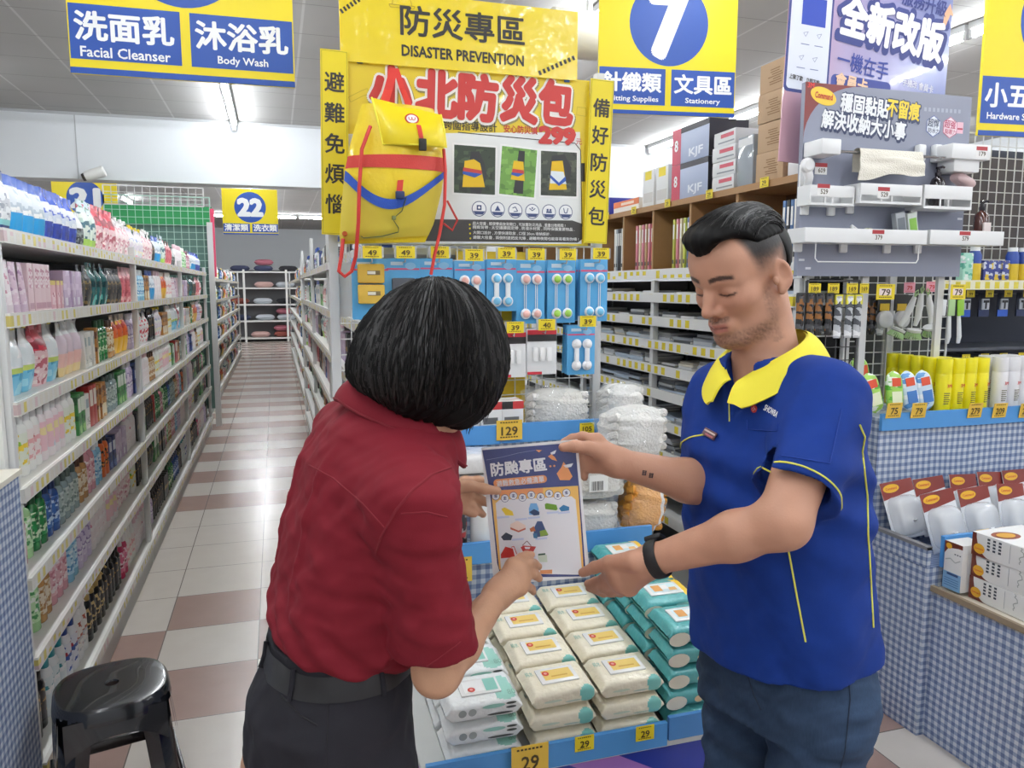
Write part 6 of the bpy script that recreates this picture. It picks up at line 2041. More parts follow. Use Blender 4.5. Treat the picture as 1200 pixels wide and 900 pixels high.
for i, (px, py, fn, desc, num, arg) in enumerate(HOOKS):
    base = P(px, py, Y=2.40)
    master = None
    for k in range(3):
        loc = (base.x + .004 * k, 2.385 + .030 * k, base.z)
        o = (fn(desc + ', front one on its hook', *arg) if master is None else copy_tree(master, loc, (0, .02 * (k - 1), 0), desc + (', second on its hook', ', third on its hook')[k - 1]))
        if master is None: master = o; o.location = loc
        o['group'] = 'hanging packs on the middle grid'
    hk = MB(); hz = base.z - .012
    hk.tube([(base.x, 2.508, hz), (base.x, 2.34, hz), (base.x, 2.335, hz + .012)], .0025, hk_m, 6)
    o = hk.build('display_hook'); tag(o, f'wire hook holding the {desc.replace(" half hidden behind the bob of dark hair", " behind the bob")}', 'hook', 'hooks on the middle grid')
    MB().box((base.x - .034, 2.329, hz + .012), (base.x + .034, 2.331, hz + .045), mat('#dfe5e8', .15, alpha=.5)).build('tag_holder', o)
    price_tag(num, (base.x, 2.326, hz + .028), .056, .036, f'yellow tag reading {num} above the {desc.replace(" half hidden behind the bob of dark hair", " behind the bob")}')

# ------------------------------------------------------------------ bundles of white work gloves in clear bags
KNIT = mat('#d9d6cf', .85, bump=.8, bscale=120); KNIT2 = mat('#e8e6e1', .85, bump=.8, bscale=120); ORANGE = mat('#e9a545', .85, bump=.8, bscale=120)
BAG = mat('#eef2f4', .06, alpha=.17, coat=1.0)
def glove_bundle(label, c, r, rz=0.0, m=KNIT, ridges=9, tilt=0.0, half=None, barcode=False, seed=1, bag=True):
    """a tied stack of knitted gloves in a clear bag; c = centre, r = half sizes"""
    o_ = thing('glove_bundle', label, 'gloves', c, rot=(0, tilt, rz), group='bundles of work gloves')
    wn = wave_noise(seed, .006, 30)
    def pt(u, v, k=1.0, fl=0.0):
        a, b_ = 2 * PI * u, PI * (v - .5)
        cx, sx = math.cos(a), math.sin(a)
        f = lambda t, e: math.copysign(abs(t) ** e, t)
        x = f(math.cos(b_), .5) * f(cx, .6) * r[0]; y = f(math.cos(b_), .5) * f(sx, .6) * r[1]; z = f(math.sin(b_), .6) * r[2]
        rp = 1 + .035 * math.sin(z / r[2] * ridges * 1.6 + 2 * x / r[0]) + float(wn(np.array([x]), np.array([y]), np.array([z]))[0]) / max(r[0], .01) * .9
        return Vector((x, y, z)) * (k * rp) + Vector((0, 0, fl))
    q = MB()
    q.surf(lambda u, v: pt(u, v), 36, 26, m, wrap=True, mfn=(lambda u, v: half if half is not None and (u < .30 or u > .80) else m))
    q.build('folded_gloves', o_)
    for s_ in (-1, 1):                                              # the loose cuffs and finger ends at both sides
        e = MB()
        for k in range(5):
            z = r[2] * (-.7 + .35 * k); e.tube([(s_ * r[0] * .75, -r[1] * .3, z), (s_ * r[0] * .98, -r[1] * .55, z + .004), (s_ * r[0] * 1.04, -r[1] * .2, z - .004)], [.014, .013, .009], KNIT2 if half is None else m, 8)
        e.build('cuffs', o_)
    if bag:
        q = MB(); wb = wave_noise(seed + 9, .011, 38)
        def bp_(u, v):
            p = pt(u, v, 1.06); d = float(wb(np.array([p.x]), np.array([p.y]), np.array([p.z]))[0])
            p = p * (1 + d / max(r)); p.z = max(p.z, -r[2] * 1.02)
            return p
        q.surf(bp_, 40, 26, BAG, wrap=True); q.build('clear_bag', o_)
    if barcode:
        q = MB(); q.box((-.03, -r[1] * 1.12 - .002, -.02), (.03, -r[1] * 1.12, .03), mat('#e9e9e6', .5))
        for k in range(9): q.box((-.022 + .0042 * k, -r[1] * 1.12 - .003, -.016), (-.022 + .0042 * k + (.002 if k % 3 else .0012), -r[1] * 1.12 - .002, .012), mat('#4a4a4a', .5))
        q.build('barcode_label', o_)
    return o_
b1 = P(652, 480, Y=2.36); b2 = P(716, 474, Y=2.40)
glove_bundle('clear bag of white gloves on the upper blue shelf, left of two', (b1.x, 2.37, 1.175), (.095, .075, .070), 0, KNIT, seed=3)
glove_bundle('clear bag of white gloves on the upper blue shelf, beside the stationery rack', (b2.x + .01, 2.37, 1.178), (.07, .07, .073), .2, KNIT2, seed=5)
b = P(757, 538, Y=2.06)
glove_bundle('large loose bag of white gloves above the inked forearm', (b.x - .01, 2.145, 1.136), (.098, .078, .075), .25, KNIT2, seed=11)
b = P(725, 570, Y=2.02); glove_bundle('bundle of white gloves with a barcode label beside the held sheet', (.905, 2.158, .994), (.098, .08, .058), 0, KNIT, barcode=True, seed=13)
b = P(722, 625, Y=2.02); glove_bundle('lowest bundle of grey white gloves beside the held sheet', (.895, 2.158, .866), (.088, .080, .060), 0, KNIT, seed=15)
b = P(785, 612, Y=2.02); glove_bundle('bundle of orange palmed gloves behind the lower forearm', (1.085, 2.15, .892), (.058, .075, .078), .0, ORANGE, half=KNIT2, seed=17, tilt=R(10))

# wrapped white rolls on the middle step behind the held sheet
rl = mat('#e9e9e7', .5); rl2 = mat('#f0f0ee', .15, coat=.6)
def mk_roll():
    q = MB(); q.lathe([(.036, 0), (.0375, .004), (.0375, .186), (.036, .19)], rl2, 20); q.lathe([(.012, .19), (.012, .191)], mat('#b9a58a', .7), 12)
    o = q.build('wrapped_roll'); tag(o, 'wrapped white roll', 'roll'); return Stock(o)
roll = mk_roll()
for i, px in enumerate((530, 549, 568, 590, 612)):
    if i == 1: continue
    p = P(px, 620, Y=2.085)
    roll.put((.475 + .0785 * i - .0785, 2.096, .851 - .049), 0, f'upright white roll on the middle step, {nth(i)} from the dark red sleeve', 'wrapped white rolls')
q = MB(); lab = mat('#2a2a2c', .4)
q.lathe([(.030, 0), (.032, .006), (.032, .13), (.024, .15), (.012, .156), (.012, .18), (.010, .184)], mat('#d9d9d6', .3), 18, mats=[lab, lab, lab, mat('#e6e6e4', .3), mat('#e6e6e4', .3), mat('#b5302c', .4)])
o = q.build('spray_bottle', None, (.476, 2.015 + .08, 1.0)); bpy.data.objects.remove(o)
def mk_wrap():
    q = MB()
    wn = wave_noise(61, .006, 34)
    def pt(u, v):
        a, b_ = 2 * PI * u, PI * (v - .5)
        f = lambda t, e: math.copysign(abs(t) ** e, t)
        p = Vector((f(math.cos(b_), .35) * f(math.cos(a), .35) * .13, f(math.cos(b_), .35) * f(math.sin(a), .35) * .075, f(math.sin(b_), .4) * .028))
        return p * (1 + float(wn(np.array([p.x]), np.array([p.y]), np.array([p.z]))[0]) * 9)
    q.surf(pt, 44, 18, mat('#ecebea', .22, coat=.7, bump=.6, bscale=30), wrap=True)
    o = q.build('plastic_wrapped_pack'); tag(o, 'pack', 'pack'); return Stock(o)
wr = mk_wrap()
for i in range(3):
    for j in range(2):
        wr.put((.52 + .27 * j, 2.155, 1.022 + .029 - .000 + i * .0), 0, '') if False else None
for k, (x, z) in enumerate(((.505, 1.03), (.505, 1.09), (.775 - .01, 1.03))):
    if k == 2: continue
    wr.put((x, 2.13, z - .008), 0, ('crinkled white plastic pack lying on the upright rolls, lower one', 'crinkled white plastic pack lying on the upright rolls, upper one')[k], 'crinkled white packs')
# dark printed can beside the sleeve
can = MB(); can.lathe([(.028, 0), (.029, .004), (.029, .15), (.027, .155), (.014, .165), (.014, .19)], lab, 20, mats=[lab, print_mat('#2a2729', '#9a8f8c', '#b03a34', 60), lab, mat('#c9c9c7', .3), mat('#dededc', .3)])
p = P(536, 640, Y=2.02)
o = can.build('printed_can', None, (.4765, 2.096, .802)); tag(o, 'white capped can with a black label in front of the upright rolls', 'can')

# small boxed goods beside the hair, on the upper step
def mk_smallbox():
    q = MB(); q.box((-.035, -.02, 0), (.035, .02, .12), mat('#ecebe9', .35), bev=.002); o = q.build('small_carton'); tag(o, 'x', 'box')
    g = MB(); g.box((-.0355, -.0206, .0), (.0355, -.02, .035), mat('#b5302f', .4)); g.box((-.0355, -.0206, .095), (.0, -.02, .119), mat('#2b2a2b', .4)); g.box((0.0, -.0206, .095), (.0355, -.02, .119), mat('#c43a3a', .4)); g.box((-.028, -.0206, .05), (.02, -.02, .07), mat('#6a6a6a', .4)); g.build('printed_label', o)
    return Stock(o)
sb = mk_smallbox()
for i, (px, yy, zz) in enumerate(((600, 2.31, 1.105), (575, 2.31, 1.105), (601, 2.36, 1.105), (548, 2.31, 1.105))):
    p = P(px, 480, Y=2.3); sb.put((p.x, yy + (.0 if i != 2 else .0), zz), .05 * i, f'red and white small carton beside the bob on the upper step, {nth(i)} of its group', 'small red and white cartons')

# price cards along the middle display
price_tag('129', tuple(P(597, 504, Y=2.238)), .083, .062, 'large orange yellow card reading 129 on the upper blue edge', TAGO)
price_tag('105', tuple(P(688, 502, Y=2.243)), .050, .036, 'small yellow card reading 105 on the upper blue edge')
price_tag('80', tuple(P(538, 668, Y=2.034)), .075, .072, 'orange yellow card reading 80 beside the dark red sleeve', TAGO)
price_tag('39', tuple(P(708, 655, Y=2.034)), .045, .06, 'yellow card beside the lower right corner of the held sheet')

# ------------------------------------------------------------------ packs of wet wipes
def mk_wipes(name, desc, body, accent, lid, lidlabel, dot, w=.160, d=.112, h=.0455, corner=None, text='', blob_c=None, tpos=(-.062, .018)):
    o = thing(name, desc, 'wipes')
    def pt(u, v):
        a = 2 * PI * u                                             # around the pack
        f = lambda t, e: math.copysign(abs(t) ** e, t)
        t = 2 * v - 1
        fin = 1 - sm(abs(t), .80, .985)                            # pinched ends
        s_ = .10 + .90 * fin ** .6
        y = f(math.cos(a), .42) * d / 2 * (1 - .03 * (1 - fin)); z = f(math.sin(a), .42) * h / 2 * s_
        wr = .0011 * math.sin(26 * t + 3 * math.cos(a) * 5) * (1 - fin * .75)
        return (t * w / 2, y, z + h / 2 + wr)
    q = MB(); q.surf(pt, 48, 40, body, wrap=True, mfn=(lambda u, v: accent if corner and corner(u, v) else body))
    q.build('wrapper', o)
    q = MB()
    q.box((-.046, -.028, h - .001), (.046, .028, h + .004), lid, bev=.004); q.build('lid', o)
    g = MB(); g.M = None
    for (x0, y0, x1, y1, mm, zz) in lidlabel: g.add([(x0, y0, h + zz), (x1, y0, h + zz), (x1, y1, h + zz), (x0, y1, h + zz)], [(0, 1, 2, 3)], mm)
    if dot: disc(g, dot[0], dot[1], .0085, h + .0052, dot[2], 20); disc(g, dot[0], dot[1], .004, h + .0056, mat('#e9a59a', .5), 12)
    g.build('lid_label', o)
    if text:
        q = MB(); q.text(text, mat('#8fb7a8', .6), T(*tpos, h + .0018, 0), .018, .018, .01); q.build('lettering', o, flat=True)
    if blob_c is not None:
        g = MB()
        for (cx, cz, rx, rz_, mm) in blob_c:
            g.add([(cx + rx * math.cos(2 * PI * k / 16), -d / 2 - .0012, cz + rz_ * math.sin(2 * PI * k / 16)) for k in range(16)], [tuple(range(16))], mm)
        g.build('front_print', o)
    return Stock(o)
CRM = mat('#f1e8d0', .35, coat=.2, bump=.55, bscale=45); AQ = mat('#7fc4bb', .35, coat=.2); TEAL = mat('#55a8a8', .32, coat=.25, bump=.5, bscale=45); TYEL = mat('#ecc23a', .35, coat=.2)
LID = mat('#f1f0ee', .25, coat=.3); WWH = mat('#eff1f0', .3, coat=.3, bump=.55, bscale=45)
LYEL = mat('#efce72', .35)
cream_lid = [(-.034, -.018, .036, .019, LYEL, .0044), (-.016, -.009, .024, -.004, mat('#d8a94a', .4), .0048)]
cream = mk_wipes('wet_wipes', 'x', CRM, AQ, LID, cream_lid, (-.026, .006, mat('#d1472f', .4)), corner=lambda u, v: ((v - .84) / .11) ** 2 + ((u - .47) / .11) ** 2 < 1, text='純水',
                 blob_c=[(-.03, .022, .022, .003, mat('#cfd9c4', .5)), (.02, .015, .02, .002, mat('#b9c9bb', .5))])
white = mk_wipes('wet_wipes', 'x', WWH, mat('#9fd2c4', .35), LID, [(-.036, -.02, .02, .02, mat('#f4f4f2', .3), .0044), (.012, -.022, .040, .022, mat('#8ec9bb', .4), .0048)], (-.02, -.012, mat('#cf4a3c', .4)),
                 w=.175, corner=lambda u, v: ((v - .80) / .13) ** 2 + ((u - .30) / .09) ** 2 < 1, text='80', tpos=(.066, -.034), blob_c=[(-.05, .026, .009, .009, mat('#9aa09f', .5)), (-.028, .026, .009, .009, mat('#a7adab', .5)), (.02, .034, .026, .005, mat('#9fd2c4', .5)), (.06, .036, .012, .003, mat('#4c5150', .5)), (.06, .026, .012, .003, mat('#4c5150', .5)), (.035, .014, .03, .003, mat('#4c5150', .5))])
teal = mk_wipes('wet_wipes', 'x', TEAL, TYEL, LID, [(-.036, -.02, .038, .021, mat('#cfe6ea', .3), .0044), (-.03, -.014, -.006, .016, mat('#e0a15a', .4), .0048), (.012, -.016, .034, .0, mat('#e8b878', .4), .0048), (-.006, -.008, .014, .014, mat('#f1f1ee', .4), .0052)], None,
                w=.155, corner=lambda u, v: v > .74 and (.02 < u < .46) and v - .74 > .35 * abs(u - .1), blob_c=[(-.05, .018, .028, .018, mat('#e9e3cf', .45)), (.01, .02, .012, .009, mat('#e6c79a', .45)), (.035, .032, .026, .004, mat('#a9dbd6', .5)), (.035, .022, .022, .003, mat('#a9dbd6', .5))])
slope = R(6.2)
def stack(stock, kind, x, rows, layers, dz, dy, jit, colname, y_first=1.580):
    for r_ in range(rows):
        y = y_first + dy * r_
        z0 = .522 + (y - 1.512) * .11 + .0075
        for l in range(layers[r_]):
            top = l == layers[r_] - 1
            which = ('topmost' if top else ('lowest' if l == 0 else nth(l) + ' up'))
            lab = f'{kind} wipes pack, {which} in {nth(r_)} row from front, {colname}'
            stock.put((x + rnd.uniform(-jit, jit), y + rnd.uniform(-.003, .003), z0 + dz * l), 0, lab, f'{kind} wet wipes', rot=(slope, 0, rnd.uniform(-.035, .035)))
stack(cream, 'cream', .592, 4, (3, 3, 3, 3), .0533, .122, .003, 'left cream column')
stack(cream, 'cream', .760, 4, (3, 3, 3, 3), .0533, .122, .003, 'right cream column')
stack(white, 'white', .405, 4, (3, 3, 3, 3), .0533, .122, .003, 'column by the red shirt')
stack(teal, 'teal', .927, 4, (5, 5, 5, 5), .0533, .122, .003, 'column by the jeans')
for xx, num, lab in ((P(685, 871, Y=1.494), '29', 'yellow card reading 29 on the front blue edge, left of two'), (P(756, 859, Y=1.494), '29', 'yellow card reading 29 on the front blue edge, right of two')):
    price_tag(num, tuple(xx), .046, .036, lab)
price_tag('29', (.495, 1.480, .555), .085, .075, 'large orange card reading 29 at the bottom of the picture', TAGO)

# ------------------------------------------------------------------ the sheet they hold: a laminated typhoon notice
QD = [P(566, 521, D=1.392), P(672, 519, D=1.390), P(696, 672, D=1.362), P(577, 690, D=1.362)]
ux = ((QD[1] - QD[0]) + (QD[2] - QD[3])) / 2; W_ = ux.length; ux.normalize()
uy = ((QD[0] - QD[3]) + (QD[1] - QD[2])) / 2; uy = uy - ux * uy.dot(ux); H_ = uy.length; uy.normalize()
cen = (QD[0] + QD[1] + QD[2] + QD[3]) / 4
Ms = basis(ux, uy, ux.cross(uy), cen)
cor = ((35, 55), (560, 45), (680, 810), (85, 900))
def hp(cx, cy):                              # enlarged view -> sheet coordinates
    u, v = .5, .5
    for _ in range(12):
        X = (1 - v) * ((1 - u) * cor[0][0] + u * cor[1][0]) + v * ((1 - u) * cor[3][0] + u * cor[2][0])
        Y_ = (1 - v) * ((1 - u) * cor[0][1] + u * cor[1][1]) + v * ((1 - u) * cor[3][1] + u * cor[2][1])
        u += (cx - X) / 545; v += (cy - Y_) / 800
    return (u - .5) * W_, (.5 - v) * H_
KH = W_ / 540
sheet = bpy.data.objects.new('notice_sheet', None); COL.objects.link(sheet); sheet.empty_display_size = .03
sheet.matrix_world = Ms
tag(sheet, 'laminated typhoon notice with navy heading held up between the two people', 'notice')
MB().box((-W_ / 2, -H_ / 2, -.0006), (W_ / 2, H_ / 2, .0), mat('#f1f1f2', .12, coat=.8)).build('paper', sheet)
NAVY, ORG, YLW = mat('#3c4479', .25, coat=.6), mat('#e89a60', .3, coat=.5), mat('#f1c064', .3, coat=.5)
HW = mat('#eeeef2', .2, coat=.6)
g = MB()
def hpoly(pts, z, m): poly(g, [hp(*p) for p in pts][::-1], z, m)
hpoly([(40, 68), (548, 62), (585, 300), (75, 318)], .0003, NAVY)
hpoly([(76, 318), (586, 300), (655, 808), (130, 850), (108, 760)], .0003, NAVY)
hpoly([(84, 318), (580, 302), (640, 780), (120, 800)], .0005, YLW)
hpoly([(84, 318), (380, 309), (380, 345), (88, 352)], .0006, ORG)
hpoly([(108, 395), (130, 375), (545, 360), (570, 380), (632, 800), (140, 822), (130, 790)], .0007, HW)
a, c = hp(100, 298), hp(398, 235); rrect(g, a[0], a[1], c[0], c[1], .007, .0006, ORG)
hpoly([(455, 230), (480, 195), (490, 165), (520, 205), (545, 250), (530, 270), (475, 268)], .0006, ORG)
hpoly([(490, 185), (545, 176), (535, 196), (505, 200)], .0006, HW)
hpoly([(402, 130), (420, 118), (440, 135), (455, 160), (425, 150)], .0006, ORG); hpoly([(415, 110), (448, 96), (440, 118), (420, 122)], .0006, HW)
for p in ((418, 187), (440, 186)): disc(g, *hp(*p), .002, .0006, ORG, 10)
line2(g, [hp(60, 130), hp(150, 118), hp(240, 100), hp(330, 90)], .0006, .0006, mat('#8d93b8', .4)); hpoly([(332, 88), (368, 92), (352, 104)], .0006, ORG)
for i, (cx, cy) in enumerate(((110, 352), (162, 366), (211, 352), (263, 363), (313, 349), (367, 361), (416, 343), (466, 356), (515, 340))):
    x, y = hp(cx, cy); disc(g, x, y, .0074, .0009, NAVY, 22); disc(g, x, y, .0066, .0011, HW, 22)
    for k in range(3): rect(g, x - .003, y - .0026 + k * .0021, x + .003, y - .0016 + k * .0021, .0013, NAVY)
    rect(g, x - .0006, y - .003, x + .0006, y + .0035, .0013, NAVY)
def item(pts, m, z=.0010): hpoly(pts, z, m)
item([(140, 430), (160, 420), (205, 445), (212, 470), (165, 468)], mat('#efcf3c', .3))
item([(300, 430), (310, 398), (345, 398), (358, 430), (355, 468), (302, 465)], mat('#7db6e6', .3)); item([(302, 450), (330, 432), (362, 448), (362, 466), (330, 470)], mat('#2c4668', .3), .0012)
item([(392, 405), (402, 398), (460, 408), (468, 432), (460, 440), (396, 432)], mat('#6f9a38', .3)); item([(475, 428), (500, 408), (535, 420), (535, 440), (490, 446)], mat('#3c7fae', .3))
item([(192, 522), (232, 500), (282, 528), (282, 552), (240, 568), (192, 545)], mat('#f0d9cc', .3)); item([(192, 540), (240, 560), (282, 542), (282, 552), (240, 570), (192, 552)], mat('#c96a52', .3), .0012)
item([(330, 545), (350, 503), (378, 503), (415, 585), (330, 600)], mat('#3d4f78', .3)); item([(305, 548), (330, 532), (342, 560), (312, 566)], mat('#b5653f', .3), .0012); item([(365, 560), (400, 550), (418, 580), (370, 592)], mat('#8aa64a', .3), .0014); item([(325, 575), (350, 572), (352, 604), (330, 602)], mat('#3c6f96', .3), .0012)
item([(135, 600), (165, 572), (205, 590), (195, 618), (150, 620)], mat('#3a4150', .3))
item([(132, 705), (160, 658), (205, 668), (218, 720), (132, 730)], mat('#c23a36', .3)); line2(g, [hp(195, 660), hp(212, 655), hp(228, 700)], .0014, .0011, mat('#c23a36', .3))
item([(252, 660), (268, 648), (345, 652), (325, 690), (268, 688)], mat('#c04844', .3)); line2(g, [hp(262, 648), hp(290, 620), (hp(315, 648))], .0012, .0011, mat('#7a4a42', .3)); item([(275, 656), (310, 655), (305, 668), (280, 668)], HW, .0012)
item([(355, 702), (410, 696), (415, 740), (362, 742)], mat('#cfd9c8', .3)); item([(358, 694), (400, 688), (402, 698), (358, 704)], mat('#3f5a4a', .3), .0012)
item([(370, 790), (445, 782), (445, 806), (370, 812)], ORG)
for cx, cy in ((150, 480), (330, 482), (440, 452), (255, 492), (235, 612), (375, 604), (305, 715), (505, 452)):
    x, y = hp(cx, cy); rect(g, x - .011, y - .0018, x + .011, y + .0018, .0010, mat('#c9d2ea', .3))
g.build('printed_pictures', sheet, flat=True)
q = MB(); x, y = hp(240, 182); q.text('防颱專區', HW, T(x, y, .0010, R(1)), .0245, .102, .03); q.build('lettering', sheet, flat=True)
q = MB(); x, y = hp(250, 268); q.text('避難救急必備清單', HW, T(x, y, .0010, R(1)), .0115, .088, .015); q.build('lettering', sheet, flat=True)
# ================================================================== STATIONERY RACK, RIGHT END DISPLAY, CORNERS
rnd = random.Random(77)
# pads and notebooks lying in stacks on the thin shelves
PADC = [('white', '#d9dadb'), ('pale grey', '#b9bcc0'), ('grey', '#8b8f95'), ('cream', '#d6cfc0'), ('dark grey', '#55585e'), ('pale blue', '#b3c1d1'), ('black', '#2d2e31')]
def mk_pad(cn, hx, w, d, h):
    q = MB(); q.box((0, -w / 2, 0), (d, w / 2, h), mat('#e4e3df', .7)); q.box((-.001, -w / 2 - .001, h), (d, w / 2 + .001, h + .002), mat(hx, .4)); q.box((-.001, -w / 2 - .001, -.001), (d, w / 2 + .001, .0), mat(hx, .4))
    o = q.build('paper_pad'); tag(o, cn, 'paper pad')
    q = MB(); q.box((-.002, -w / 2, 0), (0, w / 2, h + .002), mat(hx, .4)); q.build('bound_edge', o); return Stock(o)
pads = [mk_pad(cn, hx, .13 + .02 * (i % 3), .15, .008 + .003 * (i % 3)) for i, (cn, hx) in enumerate(PADC)]
cnt = 0
for li, z in enumerate(STAT_Z[:8]):
    y = 2.6; si = 0
    while y < 4.75 and cnt < 292:
        n = rnd.choice((2, 3, 3, 4, 5)) if li > 1 else rnd.choice((2, 2, 3))
        zz = z + .002; w0 = rnd.choice((0, 1, 2))
        for k in range(n):
            pi_ = rnd.choice((0, 0, 1, 1, 2, 3, 4, 5, 0)) if li < 4 else rnd.choice((0, 1, 2, 2, 4, 4, 6, 5))
            h = .008 + .003 * (pi_ % 3) + .0035
            room = ((STAT_Z[li - 1] if li else 1.64) - z - .045)
            if zz - z + h > room: break
            pads[pi_].put((1.899 + rnd.uniform(0, .012), y + rnd.uniform(-.004, .004), zz), rnd.uniform(-.06, .06),
                          f'{PADC[pi_][0]} pad, {nth(k)} up in {nth(si)} stack, {nth(li)} thin shelf of stationery rack', f'paper pads on the {nth(li)} thin shelf')
            zz += h; cnt += 1
        y += .165 + rnd.uniform(.0, .03); si += 1
# upright books in the pigeonholes
BK = [('red', '#b8323a'), ('white', '#e6e4de'), ('grey', '#9aa3a6'), ('cream', '#dccfae'), ('dark', '#2b2d33'), ('pink', '#d98a98'), ('yellow green', '#c9cf5a'), ('tan', '#b99a72'), ('blue', '#4a6a9a')]
def mk_book(cn, hx):
    q = MB(); q.box((0, -.009, 0), (.17, .009, .245), mat(hx, .45), bev=.001); q.box((.006, -.007, .2451), (.165, .007, .2455), mat('#e9e6dd', .7))
    o = q.build('upright_book'); tag(o, cn, 'book')
    q = MB(); q.box((-.0006, -.006, .15), (0, .006, .22), mat('#efeee9', .5)); q.box((-.0006, -.006, .03), (0, .006, .05), mat('#3a3a3d', .5)); q.build('spine_label', o); return Stock(o)
books = {cn: mk_book(cn, hx) for cn, hx in BK}
CUB = [['dark', 'white', 'blue', 'dark', 'blue'], ['pink', 'red', 'pink', 'white', 'red', 'pink', 'cream'], ['yellow green', 'blue', 'yellow green', 'cream', 'pink', 'yellow green'],
       ['red', 'red', 'pink', 'tan', 'pink', 'cream', 'pink'], ['grey', 'grey', 'white', 'dark', 'dark', 'grey', 'white'], ['white', 'white', 'grey', 'white', 'white', 'white', 'grey'], ['tan', 'cream', 'yellow green', 'cream', 'tan', 'dark'],
       ['red', 'tan', 'cream', 'grey'], ['white', 'blue', 'cream'], ['grey', 'tan', 'white']]
for c, seq in enumerate(CUB):
    y = 2.45 + CUB_Y[c] + .032
    for k, cn in enumerate(seq):
        if y + .012 > 2.45 + CUB_Y[c + 1]: break
        books[cn].put((1.885, y, 1.666), rnd.uniform(-.008, .008), f'{cn} book standing {nth(k)} in the {nth(c)} pigeonhole from the near end', 'books in the pigeonholes')
        y += .0215 + rnd.uniform(0, .004) + (.012 if c in (2, 3) else 0)
for c in range(9):
    y = 2.45 + CUB_Y[c] + .2
    o = price_tag('29', (1.842, y, 1.988), .055, .038, f'yellow tag on the top edge of the {nth(c)} pigeonhole from the near end', rot=(0, 0, -PI / 2), group='tags along the pigeonholes')
# things on top of the pigeonholes
TOPZ = 1.643 + .353
KRAFT = mat('#b89b7c', .75, bump=.15, bscale=20); KDARK = mat('#8a6a48', .7)
def mk_kraft():
    q = MB(); q.box((0, -.085, 0), (.105, .085, .112), KRAFT, bev=.003); o = q.build('cardboard_carton'); tag(o, 'x', 'carton')
    q = MB(); rr = random.Random(3)
    for k in range(7): q.box((-.0008, -.055 + rr.uniform(0, .02), .025 + k * .009), (0, .03 + rr.uniform(-.03, .01), .0285 + k * .009), KDARK)
    q.build('printed_panel', o)
    MB().box((.015, -.0858, .046), (.095, -.085, .066), mat('#c9a77c', .4)).build('packing_tape', o); return Stock(o)
kraft = mk_kraft()
for k in range(4): kraft.put((1.874 + .004 * (k % 2), 2.668, TOPZ + .002 + k * .1135), rnd.uniform(-.03, .03), f'brown cardboard carton, {("lowest", "second from bottom", "third from bottom", "topmost")[k]} in the stack on the pigeonhole shelf', 'brown cartons')
def mk_kjf():
    q = MB(); q.box((0, -.165, 0), (.20, .165, .165), mat('#a9b4cf', .35), bev=.003); o = q.build('printed_carton'); tag(o, 'x', 'carton')
    MB().box((-.001, .085, .0), (.0, .165, .165), mat('#c23a54', .35)).build('red_panel', o)
    MB().box((-.0012, -.165, .14), (-.0002, .085, .165), mat('#2a2730', .4)).build('dark_strip', o)
    Ml = Matrix.Rotation(-PI / 2, 4, 'Z') @ Matrix.Rotation(PI / 2, 4, 'X')
    q = MB(); q.text('8', WHT, Matrix.Translation((-.0022, .125, .088)) @ Ml, .05, .03, .03); q.build('number', o, flat=True)
    q = MB(); q.text('KJF', mat('#e6eaf4', .4), Matrix.Translation((-.0014, -.055, .035)) @ Ml, .045, .12, .03); q.build('lettering', o, flat=True)
    MB().box((0, -.1662, 0), (.2, -.165, .165), mat('#29272d', .4)).build('dark_end', o)
    return Stock(o)
kjf = mk_kjf()
for k in range(2): kjf.put((1.872, 3.28, TOPZ + .002 + k * .1665), 0, f'lilac and red carton lettered KJF, {("lower", "upper")[k]} of two', 'lettered cartons')
def mk_wbox():
    q = MB(); q.box((0, -.085, 0), (.15, .085, .062), mat('#d9dadb', .4), bev=.002); o = q.build('white_carton'); tag(o, 'x', 'carton')
    q = MB(); q.box((-.0008, -.07, .034), (0, .03, .05), mat('#c24a5a', .4)); q.box((-.0008, -.075, .012), (0, .05, .018), mat('#8a8f96', .4)); q.build('printed_panel', o)
    MB().box((0, .0852, .01), (.15, .086, .05), mat('#b9bcc0', .4)).build('side_panel', o); return Stock(o)
wbx = mk_wbox()
for k in range(4): wbx.put((1.876 + .003 * (k % 2), 3.0, TOPZ + .002 + k * .0632), rnd.uniform(-.04, .04), f'white carton with red print, {("lowest", "second from bottom", "third from bottom", "topmost")[k]} in its stack', 'white cartons')
q = MB(); q.box((0, -.055, 0), (.16, .055, .20), mat('#9aa1a8', .12, coat=.6), bev=.006); q.box((-.001, -.05, .16), (0, .05, .19), mat('#d9dadc', .3))
o = q.build('file_box', None, (1.872, 2.83, TOPZ + .002)); tag(o, 'grey translucent file box between white cartons and brown cartons', 'file box')
q = MB(); q.box((0, -.04, 0), (.12, .04, .055), mat('#e6e7e8', .4), bev=.003); o = q.build('white_carton', None, (1.89, 2.533, TOPZ + .002)); tag(o, 'small white carton on the shelf end beside the brown cartons', 'carton')
def mk_up():
    q = MB(); q.box((0, -.062, 0), (.10, .062, .185), mat('#e2e3e2', .4), bev=.002); o = q.build('upright_pack'); tag(o, 'x', 'pack')
    q = MB(); q.box((-.001, -.035, .135), (0, .035, .178), TAGY); q.build('yellow_label', o); q = MB(); q.box((-.0008, -.05, .02), (0, .05, .07), mat('#c9c6c2', .4)); q.build('printed_panel', o); return Stock(o)
upk = mk_up()
for k in range(2): upk.put((1.872, 3.545 + k * .15, TOPZ + .002), 0, f'white upright pack with a yellow label, {("nearer", "farther")[k]} of two beside the lettered cartons', 'upright white packs')
q = MB(); q.box((0, -.16, 0), (.2, .16, .06), mat('#e8e3dd', .4)); q.box((-.001, -.16, .028), (0, .16, .06), mat('#e2763c', .4)); q.box((-.0012, -.1, .036), (0, .06, .05), mat('#f3d9c4', .4))
